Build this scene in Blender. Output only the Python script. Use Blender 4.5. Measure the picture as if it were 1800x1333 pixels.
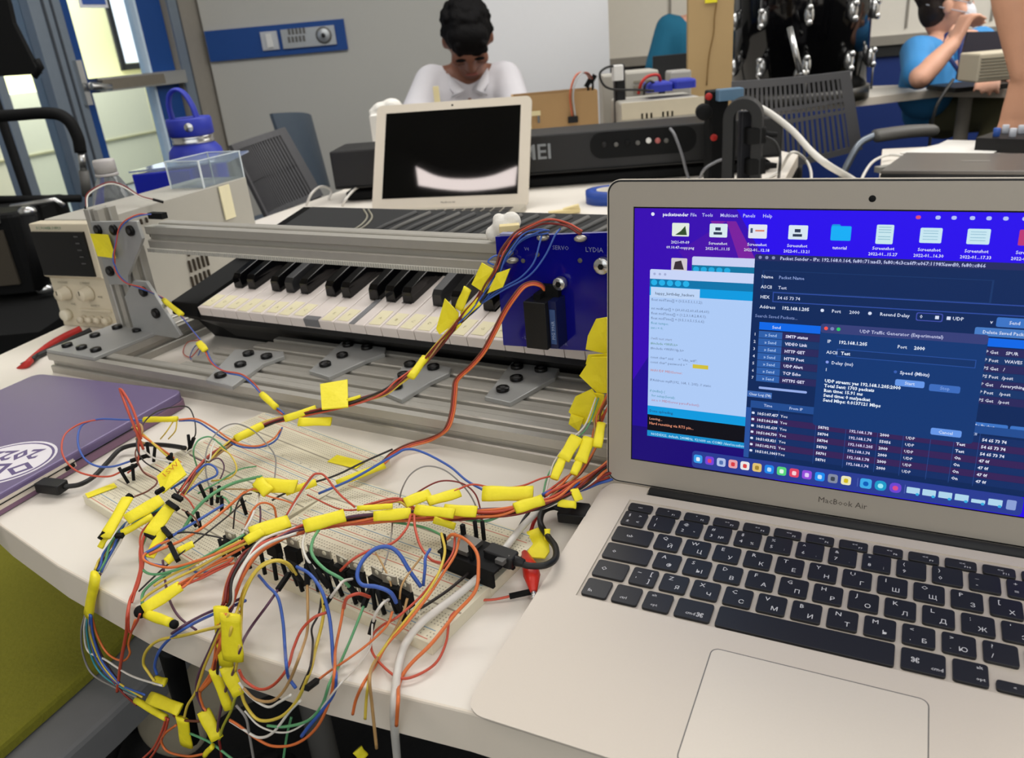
import bpy, bmesh, math, random
from mathutils import Vector, Matrix, Euler
random.seed(7)
for o in list(bpy.data.objects): bpy.data.objects.remove(o)
SC = bpy.context.scene
COL = SC.collection
T = 0.74                      # table-top height
R_ = math.radians
# ---------------------------------------------------------------- camera
FPX = 1399.13
CR = Vector((0.9959, -0.0357, -0.0827)); CDN = Vector((-0.0900, -0.3950, -0.9143)); CF = Vector((0.0, 0.9180, -0.3966))
CF.normalize(); CR = (CR - CF*CR.dot(CF)).normalized(); CDN = CF.cross(CR)
CAM = Vector((0, 0, 0.3245 + T))
cd = bpy.data.cameras.new('camera'); cam = bpy.data.objects.new('camera', cd); COL.objects.link(cam)
m = Matrix((( CR.x, -CDN.x, -CF.x, CAM.x), (CR.y, -CDN.y, -CF.y, CAM.y), (CR.z, -CDN.z, -CF.z, CAM.z), (0, 0, 0, 1)))
cam.matrix_world = m
cd.sensor_width = 36; cd.sensor_fit = 'HORIZONTAL'; cd.lens = FPX/1800*36; cd.clip_start = .01; cd.clip_end = 60
cd.dof.use_dof = True; cd.dof.focus_distance = .56; cd.dof.aperture_fstop = 14
SC.camera = cam
# ---------------------------------------------------------------- world, exposure, large lights
w = bpy.data.worlds.new('world'); SC.world = w; w.use_nodes = True
bg = w.node_tree.nodes['Background']; bg.inputs[0].default_value = (.75, .85, 1, 1); bg.inputs[1].default_value = .25
vs = SC.view_settings; vs.view_transform = 'Standard'; vs.look = 'None'; vs.gamma = 1; vs.exposure = 0.0; vs.use_curve_mapping = False
def area(name, loc, rot, sx, sy, power, col=(1, 1, 1)):
    l = bpy.data.lights.new(name, 'AREA'); l.shape = 'RECTANGLE'; l.size = sx; l.size_y = sy; l.energy = power; l.color = col
    o = bpy.data.objects.new(name, l); COL.objects.link(o); o.location = loc; o.rotation_euler = rot; return o
area('ceiling_light_front', (.9, .15, 2.68), (0, 0, 0), 2.4, 1.3, 13, (1, .965, .92))
area('ceiling_light_back', (-.4, -1.3, 2.68), (0, 0, 0), 4.5, .9, 18, (1, .97, .93))
area('camera_side_fill', (.2, -2.05, 1.75), (R_(84), 0, 0), 4.6, 1.5, 33, (.95, .98, 1))  # added fill behind the camera, brightens the upright faces
area('ceiling_light_middle', (0.5, 2.1, 2.68), (0, 0, 0), 4.0, .8, 60, (1, .975, .94))
area('ceiling_light_right', (3.2, 2.6, 2.68), (0, 0, 0), 1.5, 2.5, 66, (1, .975, .94))
area('corridor_daylight', (-4.6, 7.3, 2.5), (R_(20), 0, 0), 3.5, 2.0, 430, (.97, 1, .98))
area('window_daylight', (-3.3, 1.4, 1.9), (0, R_(-80), 0), 1.6, 1.8, 13, (.66, .80, 1))
# ---------------------------------------------------------------- geometry of the picture
def ray(px, py):
    return CR*((px-900)/FPX) + CDN*((py-666.5)/FPX) + CF
def P(px, py, h=0.0):          # point at height h above the table top
    d = ray(px, py); return CAM + d*((h + T - CAM.z)/d.z)
def D(px, py, y):              # point at distance y in front of the camera
    d = ray(px, py); return CAM + d*(y/d.y)
def V(*a): return Vector(a)
# frame coordinates: a along the aluminium frame, b away from us, z above the table
F0 = V(-.545, .895, T); FA = V(math.cos(R_(-30)), math.sin(R_(-30)), 0); FBv = V(-FA.y, FA.x, 0)
FM = Matrix(((FA.x, FBv.x, 0, F0.x), (FA.y, FBv.y, 0, F0.y), (0, 0, 1, T), (0, 0, 0, 1)))
def F(a, b, z): return FM @ V(a, b, z)
# front edge of the table and the ray that meets it
EDGE = [(-.66, .97), (-.60, .80), (-.53, .67), (-.47, .60), (-.416, .55), (-.34, .487), (-.254, .425), (-.19, .385), (-.1245, .352), (-.04, .3165), (.05, .272), (.2, .19), (.4, .07), (.62, -.07)]
def E(px, py, o=.012):         # point on the upright sheet o in front of the table edge
    d = ray(px, py); h = V(d.x, d.y); best = None
    for (x0, y0), (x1, y1) in zip(EDGE, EDGE[1:]):
        # solve h*t = p0 + s*(p1-p0)
        ex, ey = x1-x0, y1-y0
        det = h.x*(-ey) - h.y*(-ex)
        if abs(det) < 1e-9: continue
        t = (x0*(-ey) - y0*(-ex))/det; s = (h.x*y0 - h.y*x0)/det
        if -1e-6 <= s <= 1+1e-6 and t > 0:
            best = t if best is None else min(best, t)
    return CAM + d*(best - o/h.length) if best else P(px, py, 0)
def G(p):                      # (px,py,h) -> table, (px,py,'e',o) -> sheet at the edge, Vector -> itself
    if isinstance(p, Vector): return p
    if len(p) > 2 and p[2] == 'e': return E(p[0], p[1], p[3] if len(p) > 3 else .012)
    return P(*p)
def spline(pts, n=8):
    pts = [Vector(p) for p in pts]
    if len(pts) < 3: return pts
    q = [pts[0]*2-pts[1]] + pts + [pts[-1]*2-pts[-2]]; out = []
    for i in range(1, len(q)-2):
        a, b, c, d = q[i-1:i+3]
        for k in range(n):
            t = k/n
            out.append(.5*((2*b) + (c-a)*t + (2*a-5*b+4*c-d)*t*t + (3*b-a-3*c+d)*t**3))
    out.append(pts[-1]); return out
# ---------------------------------------------------------------- materials
def lin(h):
    if isinstance(h, tuple): return h
    h = h.lstrip('#'); c = [int(h[i:i+2], 16)/255 for i in (0, 2, 4)]
    return tuple(x/12.92 if x <= .04045 else ((x+.055)/1.055)**2.4 for x in c)
MC = {}
def mat(key, col, rough=.5, metal=0, var=.06, scale=40, bump=0, trans=0, emit=0, ior=1.45, spec=.5, alpha=1):
    if key in MC: return MC[key]
    m = bpy.data.materials.new(key); m.use_nodes = True; nt = m.node_tree; b = nt.nodes['Principled BSDF']
    c = lin(col)
    b.inputs['Roughness'].default_value = rough; b.inputs['Metallic'].default_value = metal
    b.inputs['Specular IOR Level'].default_value = spec; b.inputs['IOR'].default_value = ior
    b.inputs['Transmission Weight'].default_value = trans
    if emit:
        b.inputs['Base Color'].default_value = (0, 0, 0, 1)
        b.inputs['Emission Color'].default_value = (*c, 1); b.inputs['Emission Strength'].default_value = emit
    else:
        tc = nt.nodes.new('ShaderNodeTexCoord'); nz = nt.nodes.new('ShaderNodeTexNoise'); nz.inputs['Scale'].default_value = scale; nz.inputs['Detail'].default_value = 3
        cr = nt.nodes.new('ShaderNodeMix'); cr.data_type = 'RGBA'
        cr.inputs[6].default_value = (*[x*(1-var) for x in c], 1); cr.inputs[7].default_value = (*[min(1, x*(1+var)) for x in c], 1)
        nt.links.new(tc.outputs['Object'], nz.inputs['Vector']); nt.links.new(nz.outputs[0], cr.inputs[0]); nt.links.new(cr.outputs[2], b.inputs['Base Color'])
        if bump:
            bp = nt.nodes.new('ShaderNodeBump'); bp.inputs['Strength'].default_value = bump; bp.inputs['Distance'].default_value = .002
            nt.links.new(nz.outputs[0], bp.inputs['Height']); nt.links.new(bp.outputs[0], b.inputs['Normal'])
    MC[key] = m; return m
def emi(key, col, s=1.0): return mat(key, col, rough=.4, emit=s, spec=.2)
WT = mat('white_laminate', '#e4ded4', .45, var=.02, scale=8)
WTE = mat('white_edge_band', '#e2d8c9', .5, var=.02)
ALU = mat('brushed_aluminium', '#b3b0a8', .42, .55, var=.06, scale=90)
ALUP = mat('grey_plate_aluminium', '#a9aaa9', .45, .5, var=.05)
STEEL = mat('bright_steel', '#c9cac9', .22, .9)
LAP = mat('laptop_aluminium', '#d4cbbf', .55, .2, var=.015, scale=900)
LAPW = mat('laptop_well', '#cac1b5', .55, .2, var=.02, scale=600)
LAPT = mat('laptop_trackpad', '#d8d0c4', .5, .2, var=.015, scale=700)
BLK = mat('black_plastic', '#161617', .45, var=.1, spec=.35)
BLKM = mat('matte_black', '#0c0d0e', .7, var=.1, spec=.25)
BLKG = mat('gloss_black', '#0a0a0c', .08, var=.05)
PNO = mat('piano_casing', '#121314', .6, var=.06, spec=.18)
DGR = mat('dark_grey_plastic', '#232425', .55, var=.08, spec=.35)
GRY = mat('grey_plastic', '#5c5b58', .5, var=.05)
SCR = mat('black_screw', '#0e0e0f', .3, .4)
TAPE = mat('yellow_tape', '#efe027', .55, var=.05, scale=120, bump=.4)
TAPEP = mat('pale_masking_tape', '#e9e1bd', .6, var=.06, scale=60)
INK = mat('dark_ink', '#3a3320', .7)
REDI = mat('red_ink', '#c8761e', .7)
KEYB = mat('keycap_black', '#1d1e22', .42, var=.03)
LEG = mat('keycap_legend', '#d7d8dc', .6)
IVO = mat('piano_white', '#e6dcd6', .3, var=.02)
PSUF = mat('beige_front', '#cdc3ac', .5, var=.03)
PSUB = mat('beige_grey_metal', '#aeaba2', .5, var=.03)
BBM = mat('breadboard_cream', '#dcd5bd', .5, var=.02)
BBH = mat('breadboard_holes', '#9d9684', .7)
LRED = mat('rail_red', '#d07a68', .6); LBLU = mat('rail_blue', '#7f9db4', .6)
CARD = mat('cardboard', '#a8875c', .8, var=.05, scale=20)
PLY = mat('pale_cardboard', '#b3976a', .8, var=.08, scale=9)
ACR = mat('blue_acrylic', '#0c0c82', .12, var=.05)
CLRB = mat('bottle_plastic', '#dfe6ea', .08, trans=.88, ior=1.4, var=0)
CLR = mat('clear_plastic', '#e6eef2', .06, trans=.93, ior=1.25, var=0)
HBL = mat('cobalt_blue', '#2836a8', .5)
BLT = mat('painter_tape_blue', '#24479c', .55)
SKINB = mat('skin_brown', '#7d5240', .55, var=.05); SKINL = mat('skin_light', '#dba68c', .5, var=.05); SKINA = mat('skin_arm', '#cf9a7c', .5, var=.05)
HAIR = mat('black_hair', '#070607', .7, var=.5, scale=120, bump=1.0, spec=.15); HAIRB = mat('brown_hair', '#241812', .6, var=.4, scale=120, bump=1.0)
# ---------------------------------------------------------------- mesh builder
class MB:
    def __init__(s): s.v = []; s.f = []; s.m = []; s.s = []; s.mats = []
    def mi(s, m):
        if m not in s.mats: s.mats.append(m)
        return s.mats.index(m)
    def add(s, vs, fs, m, smooth=False, M=None):
        o = len(s.v); k = s.mi(m)
        s.v += [(M @ Vector(v)) if M else Vector(v) for v in vs]
        for f in fs: s.f.append(tuple(o+i for i in f)); s.m.append(k); s.s.append(smooth)
        return s
    def box(s, c, d, m, M=None, rz=0, b=0):
        x, y, z = d[0]/2, d[1]/2, d[2]/2; MM = Matrix.Translation(Vector(c)) @ Matrix.Rotation(rz, 4, 'Z')
        if M: MM = M @ MM
        if b > 0:
            return s.prism(rrect(-x, -y, x, y, b, 3), -z, z, m, M=MM, bev=min(b*.5, z*.5))
        vs = [(i*x, j*y, k*z) for k in (-1, 1) for j in (-1, 1) for i in (-1, 1)]
        return s.add(vs, [(0, 2, 3, 1), (4, 5, 7, 6), (0, 1, 5, 4), (2, 6, 7, 3), (0, 4, 6, 2), (1, 3, 7, 5)], m, False, MM)
    def prism(s, pts, z0, z1, m, M=None, bev=0, mtop=None, smooth=False):
        n = len(pts)
        def ring(z, ins=0):
            if not ins: return [(p[0], p[1], z) for p in pts]
            out = []
            for i in range(n):
                a = Vector(pts[i-1]); b = Vector(pts[i]); c = Vector(pts[(i+1) % n])
                e1 = (b-a).normalized() if (b-a).length > 1e-9 else V(1, 0); e2 = (c-b).normalized() if (c-b).length > 1e-9 else e1
                nn = V(-e1.y-e2.y, e1.x+e2.x); nn = nn/max(nn.length, 1e-6); cs = max(.5, nn.dot(V(-e1.y, e1.x)))
                q = b + nn*ins/cs; out.append((q.x, q.y, z))
            return out
        A = sum(pts[i-1][0]*pts[i][1]-pts[i][0]*pts[i-1][1] for i in range(n))
        if A < 0: pts = pts[::-1]
        rings = [ring(z0)]
        if bev: rings += [ring(z1-bev), ring(z1-bev*.3, bev*.3), ring(z1, bev)]
        else: rings += [ring(z1)]
        vs = [v for r in rings for v in r]; k = len(rings); fs = [tuple(range(n-1, -1, -1))]
        for r in range(k-1):
            for i in range(n): j = (i+1) % n; fs.append((r*n+i, r*n+j, (r+1)*n+j, (r+1)*n+i))
        s.add(vs, fs, m, smooth, M)
        s.add(rings[-1], [tuple(range(n))], mtop or m, False, M)
        return s
    def tube(s, pts, r, m, seg=6, cap=True, flat=None, M=None, closed=False):
        pts = [Vector(p) for p in pts]; n = len(pts)
        if n < 2: return s
        rs = r if isinstance(r, (list, tuple)) else [r]*n
        vs = []; up = None
        for i in range(n):
            t = (pts[min(i+1, n-1)]-pts[max(i-1, 0)])
            if t.length < 1e-9: t = V(0, 0, 1)
            t.normalize()
            if up is None:
                up = V(0, 0, 1) if abs(t.z) < .9 else V(1, 0, 0)
            sd = t.cross(up)
            if sd.length < 1e-6: sd = t.cross(V(1, 0, 0))
            sd.normalize(); up = sd.cross(t).normalized()
            for k in range(seg):
                a = 2*math.pi*k/seg
                fx, fy = flat if flat else (1, 1)
                vs.append(pts[i] + sd*(math.cos(a)*rs[i]*fx) + up*(math.sin(a)*rs[i]*fy))
        fs = []
        for i in range(n-1):
            for k in range(seg): j = (k+1) % seg; fs.append((i*seg+k, (i+1)*seg+k, (i+1)*seg+j, i*seg+j))
        if cap: fs += [tuple(range(seg)), tuple(range((n-1)*seg+seg-1, (n-1)*seg-1, -1))]
        return s.add(vs, fs, m, True, M)
    def lathe(s, prof, m, seg=24, M=None, smooth=True):
        vs = [(r*math.cos(2*math.pi*k/seg), r*math.sin(2*math.pi*k/seg), z) for r, z in prof for k in range(seg)]; n = len(prof)
        fs = [(i*seg+k, i*seg+(k+1) % seg, (i+1)*seg+(k+1) % seg, (i+1)*seg+k) for i in range(n-1) for k in range(seg)]
        if prof[0][0] > 1e-5: fs.append(tuple(range(seg-1, -1, -1)))
        if prof[-1][0] > 1e-5: fs.append(tuple(range((n-1)*seg, n*seg)))
        return s.add(vs, fs, m, smooth, M)
    def cyl(s, a, b, r, m, seg=16, r2=None):
        a = Vector(a); b = Vector(b); d = b-a
        M = Matrix.Translation(a) @ d.to_track_quat('Z', 'Y').to_matrix().to_4x4()
        r2 = r if r2 is None else r2; e = min(r, d.length)*.12
        return s.lathe([(max(r-e, 0), 0), (r, e), (r2, d.length-e), (max(r2-e, 0), d.length)], m, seg, M, smooth=False if seg < 8 else True)
    def ball(s, c, r, m, seg=16, sc=(1, 1, 1), M=None):
        prof = [(max(math.sin(math.pi*i/(seg//2)), 0)*1, -math.cos(math.pi*i/(seg//2))) for i in range(seg//2+1)]
        MM = Matrix.Translation(Vector(c)) @ Matrix.Diagonal((r*sc[0], r*sc[1], r*sc[2], 1))
        return s.lathe([(max(p[0], 1e-6), p[1]) for p in prof], m, seg, (M @ MM) if M else MM)
    def text(s, st, size, M, m, align='LEFT', bold=0):
        me = textmesh(st, align, bold)
        vs = [(v.x*size, v.y*size, 0) for v in me[0]]
        return s.add(vs, me[1], m, False, M)
    def build(s, name, parent=None, world=False, bev=0, mods=None):
        me = bpy.data.meshes.new(name)
        vs = s.v
        if world and parent is not None: Mi = WM[parent.name].inverted(); vs = [Mi @ v for v in vs]
        me.from_pydata([tuple(v) for v in vs], [], s.f); me.update()
        for mt in s.mats: me.materials.append(mt)
        me.polygons.foreach_set('material_index', s.m); me.polygons.foreach_set('use_smooth', s.s)
        me.validate(); me.update()
        o = bpy.data.objects.new(name, me); COL.objects.link(o)
        if parent is not None: o.parent = parent; WM[o.name] = WM[parent.name].copy()
        else: WM[o.name] = Matrix.Identity(4)
        if bev:
            b = o.modifiers.new('bevel', 'BEVEL'); b.width = bev; b.segments = 2; b.limit_method = 'ANGLE'; b.angle_limit = R_(50)
        return o
WM = {}
TXC = {}
def textmesh(st, align, bold):
    k = (st, align, bold)
    if k in TXC: return TXC[k]
    c = bpy.data.curves.new('t', 'FONT'); c.body = st; c.size = 1; c.align_x = align; c.resolution_u = 1; c.offset = bold
    o = bpy.data.objects.new('t', c); me = bpy.data.meshes.new_from_object(o)
    r = ([v.co.copy() for v in me.vertices], [tuple(p.vertices) for p in me.polygons])
    bpy.data.objects.remove(o); bpy.data.curves.remove(c); bpy.data.meshes.remove(me); TXC[k] = r; return r
def rrect(x0, y0, x1, y1, r, n=5):
    out = []
    for cx, cy, a in ((x1-r, y1-r, 0), (x0+r, y1-r, 90), (x0+r, y0+r, 180), (x1-r, y0+r, 270)):
        for i in range(n+1): t = R_(a+90*i/n); out.append((cx+r*math.cos(t), cy+r*math.sin(t)))
    return out
def frameM(o, x, y):           # matrix with given origin, x axis and approximate y axis
    x = Vector(x).normalized(); z = x.cross(Vector(y)).normalized(); y = z.cross(x); o = Vector(o)
    return Matrix(((x.x, y.x, z.x, o.x), (x.y, y.y, z.y, o.y), (x.z, y.z, z.z, o.z), (0, 0, 0, 1)))
def tag(o, label, cat=None, group=None, kind=None):
    if label: o['label'] = label
    if cat: o['category'] = cat
    if group: o['group'] = group
    if kind: o['kind'] = kind
    return o
def thing(name, label, cat, loc=(0, 0, 0), rz=0, M=None, group=None):
    o = bpy.data.objects.new(name, None); COL.objects.link(o); o.empty_display_size = .05
    MM = M.copy() if M else Matrix.Translation(Vector(loc)) @ Matrix.Rotation(rz, 4, 'Z')
    o.matrix_world = MM; WM[o.name] = MM
    return tag(o, label, cat, group)
def struct(mb, name, label=None):
    o = mb.build(name); o['kind'] = 'structure'
    if label: o['label'] = label
    return o
# ================================================================ the room
WALL = mat('beige_fabric_panel', '#b5b4ae', .9, var=.05, scale=260, bump=.25)
WALLB = mat('cream_wall_panel', '#e2ddd2', .8, var=.02)
BSTR = mat('blue_wall_stripe', '#0a4288', .6); BLOW = mat('dark_blue_panel', '#082a6e', .6)
WBD = mat('whiteboard_surface', '#f0f0f1', .3, var=.01)
CARP = mat('dark_carpet', '#0f1012', .95, var=.3, scale=160, bump=.5)
FRM = mat('grey_blue_metal', '#7b8794', .4, .3); FRMD = mat('dark_metal_seam', '#3a4048', .5)
CRM = mat('cream_cabinet', '#d9d4a6', .6, var=.02); CRMS = mat('cabinet_seam', '#a8a37c', .7)
CFL = mat('corridor_floor', '#6c706e', .7)
TRIMG = mat('beige_grey_trim', '#8d887f', .6)
def wallseg(name, x0, y0, x1, y1, z0, z1, m, th=.08, side=1):
    d = V(x1-x0, y1-y0, 0); L = d.length; n = V(-d.y, d.x, 0).normalized()*side
    c = V((x0+x1)/2, (y0+y1)/2, (z0+z1)/2) + n*th/2
    b = MB(); b.box(c, (L, th, z1-z0), m, rz=math.atan2(d.y, d.x)); return b
fl = MB(); fl.box((0, 3.6, -.05), (12, 16, .1), CARP); struct(fl, 'floor')
cl = MB(); cl.box((0.4, 1.8, 2.85), (9.2, 8.6, .1), mat('ceiling_tile', '#cfccc4', .9, var=.03, scale=6)); struct(cl, 'ceiling')
YB = 4.2
xl = D(372, 120, YB).x; xr = D(1068, 60, YB).x; xm = D(852, 60, YB).x
b = wallseg('w', xl, YB, xr, YB, 0, 2.8, WALL)
b.box(((xl+D(606, 60, YB).x)/2+.006, YB-.008, (D(372, 54, YB).z+D(380, 108, YB).z)/2), (D(606, 60, YB).x-xl, .016, D(372, 54, YB).z-D(380, 108, YB).z), BSTR)
struct(b, 'wall_back', 'beige fabric panelled wall with a blue stripe')
# whiteboard panel on the back wall
wb = MB(); z0 = .55; wb.box(((xm+xr)/2, YB-.025, (z0+2.6)/2), (xr-xm, .04, 2.6-z0), WBD)
o = wb.build('whiteboard'); tag(o, 'tall glossy white writing board on the wall behind the man in the white shirt', 'whiteboard')
t = thing('light_switch', 'white light switch plate on the blue wall stripe', 'switch', D(474, 72, YB-.02))
p0 = D(463, 89, YB-.02); p1 = D(486, 54, YB-.02); b = MB(); b.box(((p0.x+p1.x)/2, YB-.021, (p0.z+p1.z)/2), (p1.x-p0.x, .008, p1.z-p0.z), mat('switch_plate', '#b9bcc0', .4), b=0); b.build('switch_plate', t, world=True); b = MB(); b.box(((p0.x+p1.x)/2, YB-.028, (p0.z+p1.z)/2), (.028, .008, .06), mat('switch_rocker', '#d9d9d6', .4)); b.build('rocker', t, world=True)
t = thing('wall_panel', 'brushed steel control panel with a round dial on the blue wall stripe', 'control panel', D(543, 64, YB-.02))
p0 = D(499, 86, YB-.02); p1 = D(587, 44, YB-.02); b = MB(); b.box(((p0.x+p1.x)/2, YB-.022, (p0.z+p1.z)/2), (p1.x-p0.x, .010, p1.z-p0.z), mat('satin_plate', '#a9adb0', .35, .5), b=0); b.build('panel_plate', t, world=True)
p = D(569, 62, YB-.03); b = MB(); b.cyl((p.x, YB-.026, p.z), (p.x, YB-.032, p.z), .038, GRY, 24); b.cyl((p.x, YB-.032, p.z), (p.x, YB-.036, p.z), .030, mat('satin_plate', '#a9adb0', .35, .5), 24); b.cyl((p.x, YB-.036, p.z), (p.x, YB-.046, p.z), .010, DGR, 16); b.build('dial', t, world=True)
b = MB()
for k in range(5):
    for r in range(2): p = D(508+k*6.5, 56+r*14-k*.6, YB-.03); b.box((p.x, YB-.028, p.z), (.011, .003, .026), GRY)
b.build('button_row', t, world=True)
# curved lamp on the ceiling, the one mirrored in the far laptop
q = spline([V(-1.50, .36, 0), V(-1.42, .26, 0), V(-1.30, .20, 0), V(-1.15, .17, 0), V(-.98, .185, 0)], 5); q2_ = spline([V(-1.05, .07, 0), V(-1.18, .085, 0), V(-1.33, .12, 0), V(-1.46, .18, 0), V(-1.56, .24, 0)], 5)
b = MB(); b.prism([(v.x, v.y) for v in q+q2_], 2.70, 2.76, mat('lamp_housing', '#d9d9d9', .5)); b.add([(v.x, v.y, 2.699) for v in q+q2_], [tuple(range(len(q+q2_)))], emi('lamp_glow', '#fff0ea', 38)); t = b.build('ceiling_lamp'); tag(t, 'curved white ceiling lamp above and behind the camera', 'lamp')
# right wall: cream cabinets over a ledge, dark blue below
xa = xr-.02; ya = 5.1; xb = 3.9; yb = 4.6
b = wallseg('w', xa, ya, xb, yb, .88, 2.8, WALLB); struct(b, 'wall_right', 'cream upper wall panels above the ledge')
b = wallseg('w', xa, ya+.01, xb, yb+.01, 0, .83, BLOW); b.box((xa-.02, 4.65, 1.4), (.04, .95, 2.8), WALLB); struct(b, 'wall_far', 'dark blue lower wall')
b = wallseg('w', xa, ya-.03, xb, yb-.03, .83, .88, TRIMG, .03); struct(b, 'trim_1')
b = wallseg('w', xa, ya-.012, xb, yb-.012, .77, .83, DGR, .03); struct(b, 'trim_2')
b = MB()
for px in (1186, 1582, 1716):
    p = D(px, 40, 4.9); f = (p.x-xa)/(xb-xa); b.box((p.x, ya+(yb-ya)*f-.003, 1.9), (.012, .008, 1.98), TRIMG)
struct(b, 'trim_3', 'dark joints between the cream panels')
b = wallseg('w', xb, yb, 4.4, -2.2, 0, 2.8, WALLB); struct(b, 'wall_side')
b = wallseg('w', 4.4, -2.2, -3.6, -2.2, 0, 2.8, WALL); struct(b, 'wall_front')
# door wall on the left: plane through A (near) and B (far)
A_ = D(60, 137, 3.35); B_ = D(345, 110, YB); dd = V(B_.x-A_.x, B_.y-A_.y, 0).normalized(); nn = V(dd.y, -dd.x, 0)
def W(px, py):
    d = ray(px, py); t = (A_-CAM).dot(nn)/d.dot(nn); return CAM + d*t
def WS(px, py=150): return (W(px, py)-A_).dot(dd)
def wz(px, py): return W(px, py).z
def wbox(b, s0, s1, z0, z1, m, th=.05, off=0):
    c = A_ + dd*((s0+s1)/2) + nn*off; b.box((c.x, c.y, (z0+z1)/2), (abs(s1-s0), th, z1-z0), m, rz=math.atan2(dd.y, dd.x))
s_w = (V(xl, YB, 0)-V(A_.x, A_.y, 0)).dot(dd)
b = MB(); wbox(b, WS(76), WS(131), 0, 2.8, FRM, .09); wbox(b, WS(98), WS(102), 0, 2.8, FRMD, .10); wbox(b, WS(113), WS(116), 0, 2.8, FRMD, .10)
wbox(b, WS(310), WS(372), 0, 2.8, TRIMG, .09); wbox(b, WS(326), WS(330), 0, 2.8, FRMD, .10); wbox(b, WS(311), WS(326), 0, 2.8, FRM, .11); wbox(b, WS(372), s_w+.03, 0, 2.8, FRMD, .09)
wbox(b, WS(-20), WS(-4), 0, 2.8, FRM, .09); wbox(b, WS(-520), WS(372), 2.25, 2.8, WALL, .08)
wbox(b, WS(-520), WS(131), 0, .04, FRM, .07)
struct(b, 'wall_left', 'grey metal door frame and posts')
b = MB(); wbox(b, -1.9, -1.2, 0, 2.8, WALL, .08); p1 = A_+dd*(-1.9)
d2 = V(-3.6-p1.x, -2.2-p1.y, 0); bb = wallseg('w', p1.x, p1.y, -3.6, -2.2, 0, 2.8, WALL); b.add(bb.v, bb.f, WALL); struct(b, 'wall_near')
dr = thing('door_1', 'glass door with blue stiles', None, (A_.x, A_.y, 0)); dr['kind'] = 'structure'
b = MB(); wbox(b, WS(133), WS(151), .02, 2.24, BSTR, .045); wbox(b, WS(266), WS(308), .02, 2.24, BSTR, .045); wbox(b, WS(133), WS(308), .02, .2, BSTR, .044); wbox(b, WS(133), WS(308), 2.1, 2.24, BSTR, .044)
b.build('door_frame', dr, world=True)
GLS = mat('pane_glass', '#f4fbff', .02, trans=1, ior=1.02, var=0)
b = MB(); wbox(b, WS(151), WS(266), .2, 2.1, GLS, .006); b.build('pane', dr, world=True)
b = MB(); wbox(b, WS(262), WS(266), .2, 2.1, mat('pale_edge', '#cfe3f4', .4), .05); b.build('glazing_bead', dr, world=True)
zb = wz(215, 145); b = MB(); wbox(b, WS(150), WS(309), zb-.028, zb+.028, STEEL, .05, .05); wbox(b, WS(150), WS(262), zb-.02, zb+.02, mat('bar_shadow', '#8b8478', .4, .6), .03, .085); b.build('push_bar', dr, world=True)  # narrower warm grey metal strip along the front of the bar
b = MB(); wbox(b, WS(121, 140), WS(131, 140), zb-.07, zb+.10, STEEL, .03, .05); p = A_+dd*WS(126, 140)+nn*.09; b.cyl((p.x, p.y, zb), (p.x+dd.x*.1, p.y+dd.y*.1, zb-.01), .016, STEEL)
b.build('door_handle', dr, world=True)
b = MB(); q = WS(175, 8); wbox(b, WS(138, 8), WS(188, 8), wz(165, 14), wz(165, 14)+.2, mat('paper_white', '#e8eaf2', .7), .002, .004); wbox(b, WS(143, 6), WS(184, 6), wz(165, 8), wz(165, 8)+.16, mat('poster_blue', '#3c5fae', .7), .002, .006)
b.build('notice', dr, world=True)
# side window left of the door, and the corridor beyond
w1 = thing('window_1', 'glass side panel left of the door', None, (A_.x, A_.y, 0)); w1['kind'] = 'structure'
b = MB(); wbox(b, WS(-4), WS(76), .04, 2.24, GLS, .006); b.build('pane', w1, world=True)
C0 = D(-160, 300, 6.6); C1 = D(430, 300, 10.6)
b = wallseg('w', C0.x, C0.y, C1.x, C1.y, 0, 3.2, CRM, .1)
cd_ = V(C1.x-C0.x, C1.y-C0.y, 0).normalized(); cn = V(cd_.y, -cd_.x, 0)
def CW(px, py): d = ray(px, py); return CAM + d*((C0-CAM).dot(cn)/d.dot(cn))
def cbox(b, px0, px1, z0, z1, m, off=.02, th=.02, ref=150):
    s0 = (CW(px0, ref)-C0).dot(cd_); s1 = (CW(px1, ref)-C0).dot(cd_); c = C0+cd_*((s0+s1)/2)+cn*off
    b.box((c.x, c.y, (z0+z1)/2), (abs(s1-s0), th, z1-z0), m, rz=math.atan2(cd_.y, cd_.x))
cbox(b, -140, 420, 0.02, .95, mat('cabinet_pale', '#e6e2c6', .5, var=.02), .2, .4, 220)
for px in (30, 95, 218, 285, 330): cbox(b, px, px+1.5, .05, .93, CRMS, .405, .01, 230)
cbox(b, -140, 420, .44, .455, CRMS, .405, .01, 230)
struct(b, 'wall_corridor', 'cream corridor wall with low cabinets')
b = MB(); cbox(b, 203, 252, 1.12, 2.9, emi('bright_daylight', '#f4faff', 1.6), .012, .02, 60); cbox(b, 196, 204, 1.05, 2.9, DGR, .014, .03, 60); cbox(b, 196, 256, 1.05, 1.11, DGR, .014, .03, 60)
struct(b, 'window_2', 'bright corridor window')
b = MB(); b.box((-4.2, 8, .004), (7, 9, .004), CFL, rz=.3); o = struct(b, 'floor_corridor')
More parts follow.
